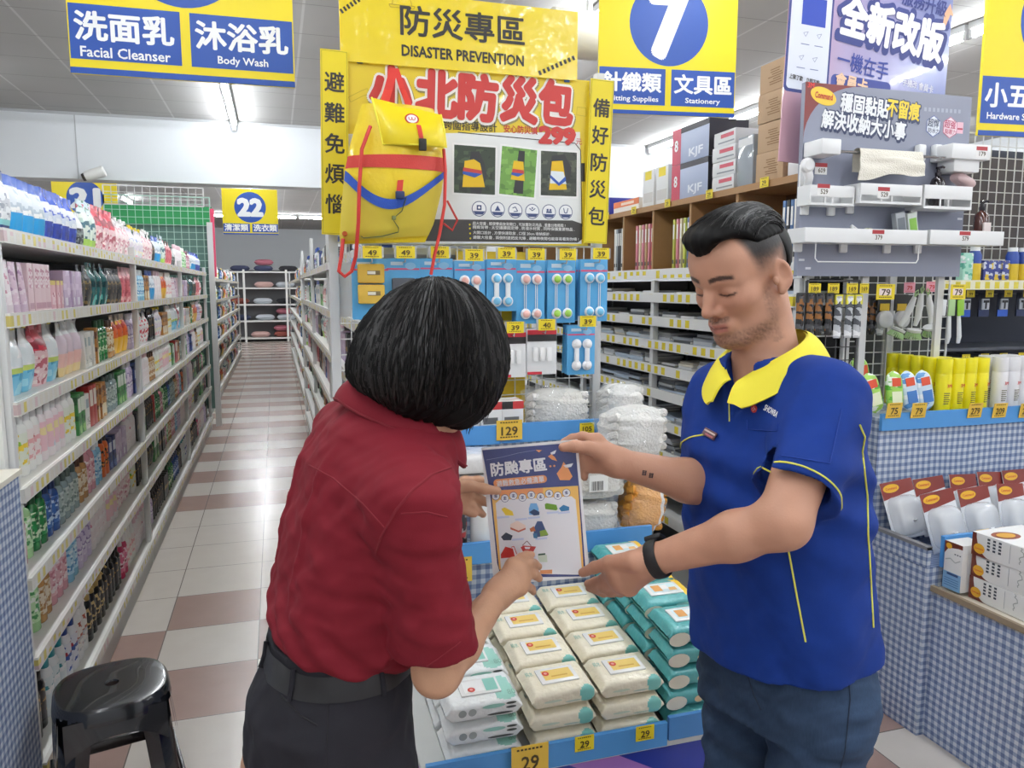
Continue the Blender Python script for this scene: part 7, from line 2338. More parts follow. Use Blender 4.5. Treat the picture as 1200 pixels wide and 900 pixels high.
o = q.build('paper_ream', None, (1.872, 3.96, TOPZ + .002)); tag(o, 'orange and white paper ream lying on the pigeonhole shelf', 'paper ream')
q = MB(); q.box((0, -.22, 0), (.21, .22, .10), mat('#31389a', .35), bev=.002); o = q.build('paper_carton', None, (1.872, 4.40, TOPZ + .002)); tag(o, 'blue and violet paper carton lettered Double A at the far end of the shelf', 'carton')
Ml = Matrix.Rotation(-PI / 2, 4, 'Z') @ Matrix.Rotation(PI / 2, 4, 'X')
q = MB(); q.text('Double A', WHT, Matrix.Translation((-.0012, .0, .072)) @ Ml, .032, .30, .02); q.build('lettering', o, flat=True)
MB().box((-.0006, -.22, .0), (0, .22, .045), mat('#4b3f9e', .35)).build('violet_band', o)

# ------------------------------------------------------------------ grey board of adhesive hooks
gX0, gX1, gZ0, gZ1, gY = 1.822, 2.575, 1.622, 2.302, 2.40
gbd = thing('display_board', 'grey display board of white stick-on holders with a curved brown corner', 'display board', ((gX0 + gX1) / 2, gY, (gZ0 + gZ1) / 2))
gw, gh = gX1 - gX0, gZ1 - gZ0
MB().box((-gw / 2, 0, -gh / 2), (gw / 2, .02, gh / 2), mat('#8b8fa0', .4)).build('board_panel', gbd)
MB().box((-gw / 2 + .31, .02, -.861), (-gw / 2 + .34, .035, gh / 2 - .05), STEEL).build('back_post', gbd)
MB().box((gw / 2 - .08, .02, -.861), (gw / 2 - .05, .035, gh / 2 - .05), STEEL).build('back_post', gbd)
def bc(cx, cy):                                   # enlarged view of the board -> board coordinates
    v = (cy - (255 + 45 * (cx - 125) / 523)) / (605 - 45 * (cx - 125) / 523 * 1.0 + 0)
    xl = 125 - 40 * v; xr = 648 - 58 * v
    return ((cx - xl) / (xr - xl) - .5) * gw, (.5 - v) * gh
BR = mat('#7a2f2c', .4); CYEL = mat('#f0c93c', .4)
g = MB()
cornr = [bc(125, 255)] + [bc(295 - 170 * (1 - math.cos(a)) * 1.0, 268 + 150 * math.sin(a)) for a in [PI / 2 * k / 10 for k in range(11)]]
poly(g, [(-gw / 2, gh / 2), (-gw / 2, gh / 2 - .20)] + [(-gw / 2 + .245 - .245 * math.cos(a), gh / 2 - .20 + .20 * math.sin(a)) for a in [PI / 2 * (k / 10) for k in range(1, 11)]], -.0 + .0006, BR)
x, y = bc(176, 298); g.add([(x + .055 * math.cos(2 * PI * k / 30), y + .030 * math.sin(2 * PI * k / 30) - .01 * math.cos(2 * PI * k / 30), .0012) for k in range(30)], [tuple(range(30))], CYEL)
for i, (cx, cy, mm) in enumerate(((516, 388, mat('#e9eef6', .4)), (571, 392, mat('#f3dfe6', .4)))):
    x, y = bc(cx, cy); ed = (mat('#4a5a98', .4), mat('#c06a84', .4))[i]
    for r, m_, z in ((.040, ed, .0008), (.037, mm, .0012)): g.add([(x + r * math.cos(PI / 6 + PI / 3 * k) * .95, y + r * math.sin(PI / 6 + PI / 3 * k), z) for k in range(6)], [tuple(range(6))], m_)
x, y = bc(604, 392); rect(g, x - .014, y - .022, x + .016, y + .02, .0008, mat('#e6b9c6', .4)); rect(g, x - .012, y - .008, x + .014, y - .002, .001, mat('#b03a50', .4))
for k in range(9): x, y = bc(492 + k * 14, 336 + k * .9); rect(g, x - .006, y - .007, x + .005, y + .007, .0007, mat('#a9adbc', .4))
for cx, cy in ((118, 835), (100, 808), (605, 812), (597, 675)): x, y = bc(cx, cy); rect(g, x - .012, y - .004, x + .012, y + .004, .0007, mat('#d9dce2', .4))
stand(g).build('printed_shapes', gbd)
def BT(s_, cx, cy, h, w, m, bold=.02, z=.0014, rz=R(-4)):
    k = gw / 505; x, y = bc(cx, cy); letter(gbd, s_, m, x, y, z, h * k, w * k, bold, rz)
nvy = mat('#303a5c', .4); cr = mat('#eef0f2', .4)
for s_, cx, cy, w, m_ in (('穩固黏貼', 300, 326, 142, cr), ('不留痕', 420, 338, 100, mat('#f0d23c', .4)), ('解決收納大小事', 297, 385, 250, cr)):
    BT(s_, cx + 2, cy + 3, 46, w, nvy, .10, .0010); BT(s_, cx, cy, 42, w, m_, .035, .0024)
BT('3M', 140, 265, 12, 18, mat('#e0433c', .4), .03); BT('Command', 177, 297, 14, 50, mat('#c0322e', .4), .03, .002)
BT('超悍', 516, 378, 20, 36, nvy, .012, .002); BT('防水力', 516, 402, 12, 36, nvy, .004, .002); BT('超強', 571, 382, 20, 36, mat('#c0476a', .4), .012, .002); BT('黏著力', 571, 405, 12, 36, mat('#c0476a', .4), .004, .002)

CW = mat('#e9eaea', .3)
def gc(cx, cy, Y): return P(940 + cx / 4.8, 150 + cy / 4.8, Y=Y)
def caddy(name, label, cx0, cy0, cx1, cy1, depth=.10, slots=False, tabs=(), parentless=True):
    a, b_ = gc(cx0, cy0, gY - depth), gc(cx1, cy1, gY - depth)
    x0, x1, z0, z1 = a.x, b_.x, b_.z, a.z
    o = thing(name, label, 'bath shelf', (x0, gY - .0015, z0)); w, h = x1 - x0, z1 - z0; D = depth; t = .004
    if slots:
        MB().box((0, -D, h * .42), (w, -D + t, h), CW, bev=.0015).build('front_wall', o)
        MB().box((0, -D, 0), (w, -D + t, h * .12), CW).build('front_rail', o)
        for xx in (0, w * .33, w * .5, w - .006): MB().box((xx, -D + .0005, h * .1), (xx + .006, -D + t - .0005, h * .45), CW).build('front_bar', o)
    else: MB().box((0, -D, 0), (w, -D + t, h), CW, bev=.0015).build('front_wall', o)
    MB().box((0, -t, 0), (w, 0, h), CW, bev=.0015).build('back_wall', o)
    for xx in (0, w - t): MB().box((xx, -D + t, 0), (xx + t, -t, h), CW).build('side_wall', o)
    MB().box((t, -D + t, 0), (w - t, -t, t), CW).build('shelf_floor', o)
    for k in tabs: MB().box((w * k - .016, -.014, -.03), (w * k + .016, -.0, .006), CW, bev=.005).build('mounting_tab', o)
    return o, x0, x1, z0, z1
c1 = caddy('bath_shelf', 'long white stick-on shelf with a wire rail, lower left on the grey board', 18, 558, 700, 655, .10, tabs=(.08, .45, .82))
c2 = caddy('bath_shelf', 'white stick-on shelf holding the brown pump bottle, lower right of the grey board', 722, 572, 1130, 662, .10, tabs=(.1,))
c3 = caddy('soap_holder', 'small white stick-on soap holder under the round hook', 45, 318, 290, 440, .07, slots=True, tabs=(.15, .75))
c4 = caddy('bath_shelf', 'white stick-on caddy below the hanging cloth', 330, 308, 670, 435, .09, slots=True, tabs=(.1,))
c5 = caddy('bath_shelf', 'white stick-on caddy holding the black pump bottle', 690, 318, 950, 462, .09, slots=True, tabs=(.15,))
wr_ = MB(); xa, xb, zz = .10 * (c1[2] - c1[1]), .95 * (c1[2] - c1[1]), -.055
wr_.tube([(xa, -.09, .0), (xa, -.09, zz), (xa + .01, -.092, zz - .012), (xb - .01, -.092, zz - .012), (xb, -.09, zz), (xb, -.09, 0)], .0022, CW, 6); wr_.build('wire_rail', c1[0])
# towel bar with its two holders
l0, l1, r0, r1 = gc(50, 45, 2.36), gc(195, 175, 2.32), gc(835, 85, 2.31), gc(1045, 185, 2.31)
tbx = thing('towel_bar', 'chrome towel bar between two white stick-on holders at the top of the board', 'towel bar', (l0.x, gY - .0015, l1.z))
h1 = l0.z - l1.z
MB().box((0, -.10, .012), (l1.x - l0.x, 0, h1 * .8), CW, bev=.006).build('holder', tbx)
xr = r0.x - l0.x; MB().box((xr, -.10, r1.z - l1.z), (r1.x - l0.x, 0, r0.z - l1.z), CW, bev=.006).build('holder', tbx)
bz = gc(500, 150, 2.34).z - l1.z
for dy in (-.05, -.07): MB().tube([(l1.x - l0.x - .005, dy, bz), (xr + .01, dy, bz)], .0035, mat('#c9ccd0', .15, metal=1.0), 8).build('bar', tbx)
for cx in (683, 775): p = gc(cx, 90, 2.37); MB().box((p.x - l0.x - .016, -.03, bz - .01), (p.x - l0.x + .016, 0, p.z - l1.z), CW, bev=.008).build('hook', tbx)
p0, p1 = gc(862, 190, 2.31), gc(1000, 250, 2.31); MB().box((p0.x - l0.x, -.085, p1.z - l1.z), (p1.x - l0.x, -.005, r1.z - l1.z + .001), CW, bev=.004).build('tray', tbx)
# cloth over the bar
q = MB(); zb = l1.z + bz
cx0, cx1 = gc(320, 130, 2.33).x, gc(672, 150, 2.33).x; f_ = wave_noise(6, .006, 40)
def cloth(u, v, s=1):
    x = cx0 + (cx1 - cx0) * u + (.0 if v < .5 else -.018 * (1 - u) * (v - .5) * 2)
    if v < .45: t = (.45 - v) / .45; y, z = -.040, zb - .005 - t * .06
    elif v < .55: a = (v - .45) / .10 * PI; y, z = -.06 + .02 * math.cos(a), zb + .006 + .010 * math.sin(a)
    else: t = (v - .55) / .45; y, z = -.080 - .012 * t, zb - .005 - t * (.066 + .03 * (1 - u) ** 2 + .006 * math.sin(9 * u))
    n_ = float(f_(np.array([x]), np.array([0.]), np.array([z]))[0]) * (1 if v > .6 else .3)
    return Vector((x, gY + y + n_ * .8 - .0015 * s, z))
CL = mat('#e9e4d6', .9, bump=.4, bscale=200, sheen=.3)
q.surf(lambda u, v: cloth(u, v, 1), 30, 40, CL); q.surf(lambda u, v: cloth(1 - u, v, -1), 30, 40, CL)
o = q.build('face_cloth'); tag(o, 'cream cloth draped over the chrome towel bar', 'cloth')
# round white hook at the left edge
p = gc(35, 245, 2.36)
hk = thing('round_hook', 'large round white hook at the left edge of the grey board', 'hook', tuple(p))
MB().lathe([(.020, 0), (.026, .004), (.026, .016), (.018, .022)], CW, 20, Matrix.Translation((-.012, .0, .02)) @ Matrix.Rotation(PI / 2, 4, 'X')).build('disc', hk)
MB().tube([(-.008, .0, .01), (.0, -.004, -.02), (.008, .01, -.045), (.012, .03, -.05)], [.018, .016, .014, .012], CW, 10).build('arm', hk)
MB().box((-.01, .028, -.06), (.03, .04, .03), CW, bev=.004).build('mount', hk)
# bottles and bath things standing in the holders
DKB = mat('#241d22', .15, coat=.5); BRN = mat('#4a2620', .15, coat=.5)
def pump(name, label, loc, r, h, m, lab_m=None):
    q = MB(); q.lathe([(r * .9, 0), (r, .006), (r, h * .62), (r * .8, h * .72), (r * .35, h * .78), (r * .35, h * .8)], m, 20); o = q.build(name, None, loc); tag(o, label, 'bottle')
    q = MB(); q.lathe([(r * .42, h * .79), (r * .42, h * .87), (.006, h * .875), (.006, h * .95), (r * .36, h * .955), (r * .36, h)], DKB, 14); q.tube([(0, 0, h * .975), (-.01, -.03, h * .975), (-.012, -.038, h * .95)], [.006, .005, .004], DKB, 8); q.build('pump', o)
    if lab_m: MB().box((-r * .55, -r - .0012, h * .2), (r * .7, -r * .8, h * .5), lab_m).build('label', o)
    return o
a = gc(765, 440, 2.35); pump('pump_bottle', 'black pump bottle standing in the right hand caddy', (a.x, 2.36, c5[3] + .0045), .026, .155, DKB)
a = gc(995, 600, 2.35); pump('pump_bottle', 'brown pump bottle with a white and red label on the lower right shelf', (a.x, 2.345, c2[3] + .0045), .027, .165, BRN, mat('#e6d9d6', .4))
q = MB(); p0 = gc(930, 345, 2.33); wn_ = wave_noise(14, .01, 30)
q.surf(lambda u, v: (lambda th, ph: (.055 * math.sin(ph) * math.cos(th) * (1 + .1 * math.sin(5 * th)), .028 * math.sin(ph) * math.sin(th), .024 * math.cos(ph) - .012 * math.cos(th)))(2 * PI * u, PI * v), 26, 14, mat('#e6c9c9', .3, alpha=.75), wrap=True)
o = q.build('bath_sponge', None, (p0.x, 2.352, c5[4] + .026)); tag(o, 'pale pink translucent wrap lying on the right hand caddy', 'bath sponge')
p0 = gc(400, 530, 2.34); q = MB()
q.surf(lambda u, v: (lambda th, ph: (.036 * math.sin(ph) * math.cos(th) * (1 + .12 * math.sin(7 * th + 3 * ph)), .026 * math.sin(ph) * math.sin(th), .020 * math.cos(ph) * (1 + .15 * math.sin(6 * th))))(2 * PI * u, PI * v), 36, 20, mat('#e6e6c9', .8, bump=.6, bscale=150), wrap=True)
o = q.build('bath_puff', None, (p0.x, 2.366, c1[3] + .037)); tag(o, 'cream bath puff with a white grip on the long lower shelf', 'bath puff')
q = MB(); q.tube([(-.03, 0, 0), (-.055, -.005, .012), (-.075, 0, .03)], [.012, .009, .006], CW, 8); q.tube([(-.055, -.005, .012), (-.085, .0, .012)], [.008, .005], CW, 8); q.tube([(-.02, -.02, 0), (.0, -.045, -.02), (.012, -.055, -.03)], .003, CW, 6); q.build('grip', o)
for k, cx in enumerate((575, 640)):
    p0 = gc(cx, 555, 2.34); q = MB(); q.box((-.022, -.012, 0), (.022, .012, .115), (mat('#a9aeb4', .3), mat('#cfd6d0', .3))[k], bev=.003); q.box((-.016, -.0128, .03), (.016, -.012, .095), (mat('#6f757c', .3), mat('#86b94e', .3))[k])
    o = q.build('refill_strip_pack', None, (p0.x, 2.35 + .0 * k, c1[3] + .0045), (0, R(-12), 0)); tag(o, ('grey', 'green and white')[k] + ' strip pack leaning on the long lower shelf of the grey board', 'strip pack')
for cx, cy, num, ow in ((125, 225, '609', None), (135, 345, '529', c3), (475, 362, '529', c4), (432, 605, '379', c1), (920, 612, '579', c2), (1015, 135, '179', None)):
    p = gc(cx, cy, gY - (.105 if ow else .02) - (.085 if num == '179' else 0) + (.02 if num == '529' and ow is c3 else 0) - (.0 if ow is not c3 else .0))
    yy = (gY - .1008) if ow in (c1, c2) else (gY - .0712) if ow is c3 else (gY - .0912) if ow is c4 else (gY - .1012 if num == '179' else gY - .0018)
    o = MB().box((-.026, -.0006, -.020), (.026, .0006, .020), mat('#efeeec', .4)).build('price_label', None, (p.x, yy, p.z)); tag(o, f'white and red price label reading {num} on the grey hook board' + (' under the hanging cloth' if ow is c4 else ' on the soap holder' if ow is c3 else ''), 'price label', 'labels on the grey board')
    MB().box((-.026, -.0012, .006), (.026, -.0006, .020), mat('#a82f35', .4)).build('red_band', o)
    q = MB(); q.text(num, INK, T(.003, -.006, .0012), .016, .030, .015); stand(q).build('number', o, flat=True)

# ------------------------------------------------------------------ wire grid with hanging goods below the board
g1 = thing('wire_grid_panel', 'white wire grid of hanging goods below the grey board', 'grid panel', (2.14, 2.73, 0)); g = MB(); wire_grid(g, .74, 1.0, .05, .0018, WHITE, 0, .80); g.build('grid', g1)
MB().box((-.02, -.01, 0), (.012, .02, 1.85), STEEL).build('post', g1)
MB().box((.40, -.012, 1.1), (.43, .015, 1.85), STEEL).build('post', g1)
MB().box((.05, .1, .8), (.74, .12, 1.7), mat('#3a3c38', .7)).build('dark_backing', g1)
g2 = thing('wire_grid_panel', 'narrow black wire grid of silver and black packs behind the polo shirt shoulder', 'grid panel', (1.875, 2.41, 0)); g = MB(); wire_grid(g, .235, .845, .05, .0018, mat('#3a3a3c', .5), 0, .76); g.build('grid', g2); MB().box((.0, .003, .0), (.012, .014, 1.62), STEEL).build('post', g2)
def mk_strip(m, w, h, head):
    q = MB(); q.surf(lambda u, v: ((u - .5) * w, -.012 - .007 * math.sin(PI * u) - .002 * math.sin(30 * v), -h * v), 6, 14, m); q.surf(lambda u, v: ((.5 - u) * w, -.010 + .003 * math.sin(PI * u), -h * v), 6, 14, m)
    o = q.build('foil_pack'); tag(o, 'x', 'foil pack'); MB().box((-w / 2, -.016, -.03), (w / 2, -.008, .006), head).build('header_card', o); return Stock(o)
s_black = mk_strip(print_mat('#1f1f22', '#4a4a4e', '#8a5a2c', 40, .2), .032, .15, mat('#2a2a2c', .4)); s_silver = mk_strip(print_mat('#b9bcc0', '#e9eaec', '#4a4d52', 34, .15), .034, .155, mat('#d8cf3c', .4))
for i, px in enumerate((936, 947, 958, 969)):
    p = P(px, 345, Y=2.39); s_black.put((p.x, 2.39 - .004 * (i % 2), p.z), 0, f'black foil pack hanging by the blue shoulder, {nth(i)} from the left', 'black foil packs')
for i, px in enumerate((980, 992, 1003)):
    p = P(px, 347, Y=2.39); s_silver.put((p.x, 2.388 - .004 * (i % 2), p.z), 0, f'silver foil pack hanging right of the black ones, {nth(i)} of three', 'silver foil packs')
for i, px in enumerate((1014, 1022, 1031)):
    p = P(px, 350, Y=2.69); (s_black if i < 2 else s_silver).put((p.x, 2.69, p.z), 0, ('black foil pack on the wider grid, left one', 'black foil pack on the wider grid, right one', 'silver foil pack on the wider grid beside the white cups')[i], 'foil packs on the wider grid')
# white round tape cups under black cards
for i, (px, py) in enumerate(((1034, 374), (1054, 374))):
    p = P(px, py, Y=2.66); q = MB(); q.lathe([(.028, 0), (.036, .004), (.036, .022), (.030, .026), (.014, .027)], mat('#d9dadb', .25), 24, Matrix.Rotation(PI / 2, 4, 'X'))
    o = q.build('tape_cup', None, tuple(p)); tag(o, ('left', 'right')[i] + ' round white cup pack with a black and yellow card on the grid', 'round pack')
    MB().box((-.034, -.006, .036), (.034, .0, .105), mat('#242426', .4)).build('card', o); MB().box((-.022, -.008, .036), (.026, -.006, .066), mat('#e2bd36', .4)).build('yellow_patch', o)
# mint green and white brushes
MINT = mat('#a9c98f', .5); BW = mat('#e6e8e9', .3)
def brush(label, px, py, ang, L=.16):
    p = P(px, py, Y=2.57); o = thing('cleaning_brush', label, 'brush', tuple(p), rot=(R(10), ang, 0))
    MB().tube([(0, 0, 0), (0, -.004, -L * .3), (0, -.006, -L * .6), (0, 0, -L * .8)], [.010, .017, .014, .010], BW, 12, flat=.6).build('handle', o)
    MB().lathe([(.012, 0), (.028, .004), (.030, .014), (.012, .018)], BW, 16, Matrix.Translation((0, 0, -L * .98))).build('brush_head', o)
    q = MB(); rr = random.Random(int(px))
    for k in range(26): a = 2 * PI * k / 26; q.tube([(.024 * math.cos(a), .024 * math.sin(a), -L * .98), (.034 * math.cos(a), .034 * math.sin(a), -L * 1.12)], .003, MINT, 4)
    q.build('bristles', o); MB().tube([(0, 0, .0), (.008, 0, .02), (0, 0, .03), (-.008, 0, .02), (0, 0, 0)], .003, MINT, 6).build('hanging_loop', o); return o
brush('white brush with mint bristles, leftmost of three hanging under the grey board', 1072, 348, R(20)); brush('white brush with mint bristles, middle of three hanging under the grey board', 1080, 344, R(0), .17); brush('white brush with mint bristles, rightmost of three hanging under the grey board', 1088, 346, R(-20))
for i, px in enumerate((1098, 1109, 1120)):
    p = P(px + 3, 370, Y=2.64); q = MB(); q.tube([(0, 0, .05), (0, -.003, -.02), (0, -.006, -.09), (0, 0, -.12)], [.006, .010, .012, .009], BW, 12, flat=.6)
    o = q.build('toilet_brush', None, tuple(p), (0, R(4 - 4 * i), 0)); tag(o, f'long white handled brush hanging at the grid end, {("left", "middle", "right")[i]} of three', 'brush'); MB().box((-.018, -.014, .0), (.018, -.008, .07), (BW, MINT, mat('#8fc23c', .4))[i], None, .003).build('card', o)
for num, px, py, w, h, lab, wh in (('79', 1038, 342, .085, .058, 'large yellow tag reading 79 under the middle of the grey board', True), ('79', 1123, 342, .075, .058, 'large yellow tag reading 79 under the right corner of the grey board', True), ('189', 955, 338, .052, .036, 'yellow tag reading 189 above the black foil packs, left one', False), ('189', 977, 338, .05, .036, 'yellow tag reading 189 above the silver foil packs', False), ('169', 999, 338, .05, .036, 'yellow tag reading 169 beside the silver foil packs', False), ('169', 1013, 338, .04, .036, 'yellow tag reading 169 nearest the large 79 tag', False)):
    p = P(px, py, Y=2.392 if wh else 2.375); price_tag(num, tuple(p), w, h, lab, white=wh)
for i, (px, py) in enumerate(((1066, 337), (1092, 336))):
    p = P(px, py, Y=2.712); price_tag('79', tuple(p), .06, .045, f'pink tag above the mint brushes, {("left", "right")[i]} of two', mat('#e9a3b3', .4), RED)

# ------------------------------------------------------------------ spray cans and cleaning packs on the top step
SY = mat('#efe21a', .3, coat=.3); SW = mat('#e9e8ea', .3, coat=.3)
def mk_can(body, capm, txt):
    r = .0285; q = MB(); q.lathe([(r * .96, 0), (r, .004), (r, .145), (r * .94, .150)], body, 22); o = q.build('spray_can'); tag(o, 'x', 'spray can')
    MB().lathe([(r * .98, .150), (r, .152), (r, .205), (r * .97, .208)], capm, 22).build('cap', o)
    q = MB()
    for k in range(6): q.box((-.014, -r - .0006, .075 - k * .008), (.008 - .002 * (k % 3), -r * .88, .078 - k * .008), mat('#5a5430', .5))
    q.build('small_print', o)
    q = MB(); q.text('3M', RED, M_UP @ T(.004, .105, r + .0012), .012, .018, .03); q.build('logo', o, flat=True); return Stock(o)
ycan, wcan = mk_can(SY, SY, '3M'), mk_can(SW, SW, '3M')
rows = 0
for i in range(4):
    for j in range(5):
        if (j and i > 1) or (i == 1 and j > 1): continue
        x = 2.515 + i * .0605; y = 2.325 + j * .064
        if i == 3 and j == 0: x -= .0
        ycan.put((x - .06, y, 1.101), .15 * (i - 1), f'yellow spray can, {nth(i)} from the left in the {nth(j)} row from the front', 'yellow spray cans')
for i in range(3):
    for j in range(2): wcan.put((2.735 + i * .062, 2.325 + j * .066, 1.101), .1 * i, f'white spray can, {nth(i)} from the yellow cans in the {nth(j)} row', 'white spray cans')
gp = print_mat('#9fcf5a', '#e9efe2', '#5fae3a', 40); gpb = print_mat('#cfe2f0', '#5f97cf', '#eef3f6', 36)
def mk_gpack(m, desc):
    q = MB(); f_ = lambda t, e: math.copysign(abs(t) ** e, t)
    q.surf(lambda u, v: (.028 * f_(math.cos(2 * PI * u), .5) * (1 - .85 * abs(2 * v - 1) ** 6), .014 * f_(math.sin(2 * PI * u), .6) * (1 - abs(2 * v - 1) ** 5), .20 * v), 20, 16, m, wrap=True)
    o = q.build('cleaning_cloth_pack'); tag(o, desc, 'pack'); q = MB(); q.box((-.016, -.0155, .125), (.016, -.0143, .165), mat('#d9502f', .4)); q.box((-.018, -.0152, .04), (.018, -.0143, .10), mat('#3f74b8', .4) if m is gpb else mat('#e6ecc9', .4)); q.build('printed_patch', o); return Stock(o)
ga, gb_ = mk_gpack(gp, 'x'), mk_gpack(gpb, 'x')
for i, (px, st_, ln) in enumerate(((1004, ga, -14), (1029, ga, -14), (1050, ga, 0), (1070, gb_, -8), (1088, gb_, -8))):
    p = P(px, 470, Y=2.31); st_.put((p.x + .01, 2.322, 1.112), 0, ('green cleaning pack nearest the blue sleeve', 'green cleaning pack behind the card reading 75, left one', 'green cleaning pack behind the card reading 75, right one', 'blue and green cleaning pack behind the card reading 79', 'blue and green cleaning pack beside the yellow cans')[i], 'cleaning packs', rot=(R(-8), R(ln), 0), scale=(1.25, 1, .78))
for i, px in enumerate((1016, 1034)):
    p = P(px, 425, Y=2.45); ga.put((p.x, 2.47 + .05 * i, 1.106), 0, ('green pack standing behind the others by the blue sleeve', 'green pack standing behind the others by the grid post')[i], 'cleaning packs', rot=(R(-6), R(-8), 0), scale=(1, 1, 1.0))
for num, px in (('75', 1048), ('79', 1077), ('279', 1143), ('209', 1172), ('239', 1203)):
    p = P(px, 481, Y=2.258); price_tag(num, tuple(p), .068, .058, f'orange yellow card reading {num} on the blue edge below the cans and packs' if num != '239' else 'orange yellow card at the right picture edge on the blue edge', TAGO, rot=(R(8), 0, 0))

# ------------------------------------------------------------------ white hooks in clear shells, heaped in the bin
SHELL = mat('#eef1f4', .08, alpha=.42, coat=1.0)
def mk_hookpack():
    o = thing('hook_pack', 'x', 'hook pack')
    q = MB(); q.box((-.052, -.001, 0), (.052, .001, .165), mat('#dfe2e6', .4), bev=.0008); q.build('backing_card', o)
    q = MB(); poly(q, [(-.052, .115), (.052, .13), (.052, .165), (-.052, .165)], .0016, mat('#7e2e27', .4)); g = MB(); stand(q).build('brown_top', o)
    q = MB(); q.add([(-.02 + .026 * math.cos(2 * PI * k / 20), -.0022, .146 + .012 * math.sin(2 * PI * k / 20)) for k in range(20)], [tuple(range(20))], mat('#e9b52f', .4)); q.build('yellow_oval', o)
    q = MB(); q.text('Command', RED, M_UP @ T(-.02, .146, .0030), .007, .036, .015); q.build('lettering', o, flat=True)
    q = MB(); q.box((-.018, -.014, .03), (.018, -.002, .10), CW, bev=.008); q.tube([(0, -.012, .055), (0, -.030, .04), (0, -.038, .055)], [.012, .011, .008], CW, 10); q.build('white_hook', o)
    q = MB(); f_ = lambda t, e: math.copysign(abs(t) ** e, t)
    q.surf(lambda u, v: (.046 * f_(math.cos(2 * PI * u), .5) * math.sin(PI / 2 * (1 - v)) ** .35 if v < 1 else 0, -.002 - .040 * math.sin(PI / 2 * v), .065 + .058 * f_(math.sin(2 * PI * u), .5) * (math.sin(PI / 2 * (1 - v)) ** .35 if v < 1 else 0)), 24, 8, SHELL, wrap=True)
    q.build('clear_shell', o)
    return Stock(o)
hpk = mk_hookpack()
# leaning fans of packs: (x along the bin, y, lean, turn)
HP = [(2.195, 2.228, 18, -5), (2.335, 2.23, 17, -3), (2.475, 2.23, 16, 2), (2.615, 2.23, 18, 3), (2.75, 2.228, 17, 0), (2.262, 2.112, 14, -6), (2.42, 2.112, 16, -3), (2.57, 2.112, 15, 2), (2.735, 2.112, 16, 3)]
for i, (x, y, ln, tn) in enumerate(HP):
    hpk.put((x + .022, y - .03, .66 if y > 2.18 else .645), 0, f'white hook in a clear shell, {nth(i)} from the back left in the bin', 'white hook packs', rot=(R(-ln), R(tn * 1.6), R(tn)), scale=(1.3, 1.3, 1.3))
for num, px in (('389', 1154), ('199', 1180)):
    p = P(px, 592, Y=2.0); price_tag(num, (p.x, 2.002, .72), .055, .045, f'yellow card reading {num} on the blue edge of the hook bin', TAGO, rot=(R(5), 0, 0))

# ------------------------------------------------------------------ cartons of hooks on the low bin
def mk_hookbox():
    L, Dp, Hh = .36, .22, .076
    o = MB().box((0, -L / 2, 0), (Dp, L / 2, Hh), mat('#e2e1df', .4), bev=.002).build('hook_carton'); tag(o, 'x', 'carton')
    Mf = Matrix.Rotation(-PI / 2, 4, 'Z') @ Matrix.Rotation(PI / 2, 4, 'X')      # sheet on the -x face: right = -y (towards the viewer), up = z
    def face(mb, name, flat=True):
        mb.v = [tuple(Mf @ Vector(v)) for v in mb.v]; return mb.build(name, o, flat=flat)
    q = MB(); pts = [(-L / 2, Hh), (-L / 2, 0), (-L / 2 + .07, 0)] + [(-L / 2 + .07 - .055 * math.sin(a), .0 + (Hh - 0) * (1 - math.cos(a))) for a in [PI / 2 * k / 8 for k in range(1, 9)]]
    poly(q, pts, .0006, mat('#6a2d20', .4)); face(q, 'brown_corner')
    q = MB(); q.add([(-L / 2 + .028 + .02 * math.cos(2 * PI * k / 20) , .026 + .017 * math.sin(2 * PI * k / 20), .0012) for k in range(20)], [tuple(range(20))], mat('#e0a92f', .4)); face(q, 'yellow_oval')
    q = MB(); q.text('Command', RED, T(-L / 2 + .028, .026, .0018), .006, .03, .015); face(q, 'lettering')
    q = MB(); wv = [(.09, 0), (L / 2, 0), (L / 2, Hh)] + [(.09 + .012 * (k % 2) + .004 * k * .2, Hh - Hh * k / 9) for k in range(10)]
    poly(q, wv, .0006, mat('#8fb6d6', .4)); face(q, 'blue_wave')
    q = MB()
    for k in range(3):
        for j in range(4): rect(q, -.125 + k * .02, Hh - .014 - j * .011, -.115 + k * .02, Hh - .007 - j * .011, .0007, mat('#3f4650', .4))
    line2(q, [(-.045, .012), (-.045, .07)], .0015, .0007, mat('#8a8f96', .4)); line2(q, [(.05, .012), (.05, .05)], .0015, .0007, mat('#8a8f96', .4))
    rr = random.Random(4); line2(q, [(-.015 + .018 * rr.random(), .02 + .005 * k) for k in range(12)], .003, .0007, mat('#a6aaa6', .4))
    for j in range(4): rect(q, .125, .03 + j * .011, .133, .037 + j * .011, .0009, mat('#2f4a78', .4))
    face(q, 'small_print')
    q = MB(); poly(q, [(.02, -L / 2 + .0), (Dp - .02, -L / 2), (Dp, -L / 2 + .16), (Dp, L / 2), (0, L / 2), (0, L / 2 - .1)], Hh + .0006, mat('#efefee', .4)); disc(q, .06, L / 2 - .07, .05, Hh + .0012, mat('#8a4028', .4), 24, .035); disc(q, .06, L / 2 - .07, .034, Hh + .0018, mat('#dba52f', .4), 24, .022); q.build('top_print', o, flat=True)
    return Stock(o)
hb = mk_hookbox()
for k in range(3): hb.put((2.195 + .006 * (k % 2), 1.742 - .004 * k, .5465 + k * .0768), R((-1.5, 1.0, 2.0)[k]), f'white hook carton with a brown corner, {("lowest", "middle", "topmost")[k]} of the stack at the right edge', 'hook cartons')
q = MB(); q.box((0, -.036, 0), (.10, .036, .165), mat('#e2e1df', .4), bev=.002)
o = q.build('hook_carton', None, (2.168, 1.964, .5568)); tag(o, 'upright white and blue hook carton behind the stack of three', 'carton')
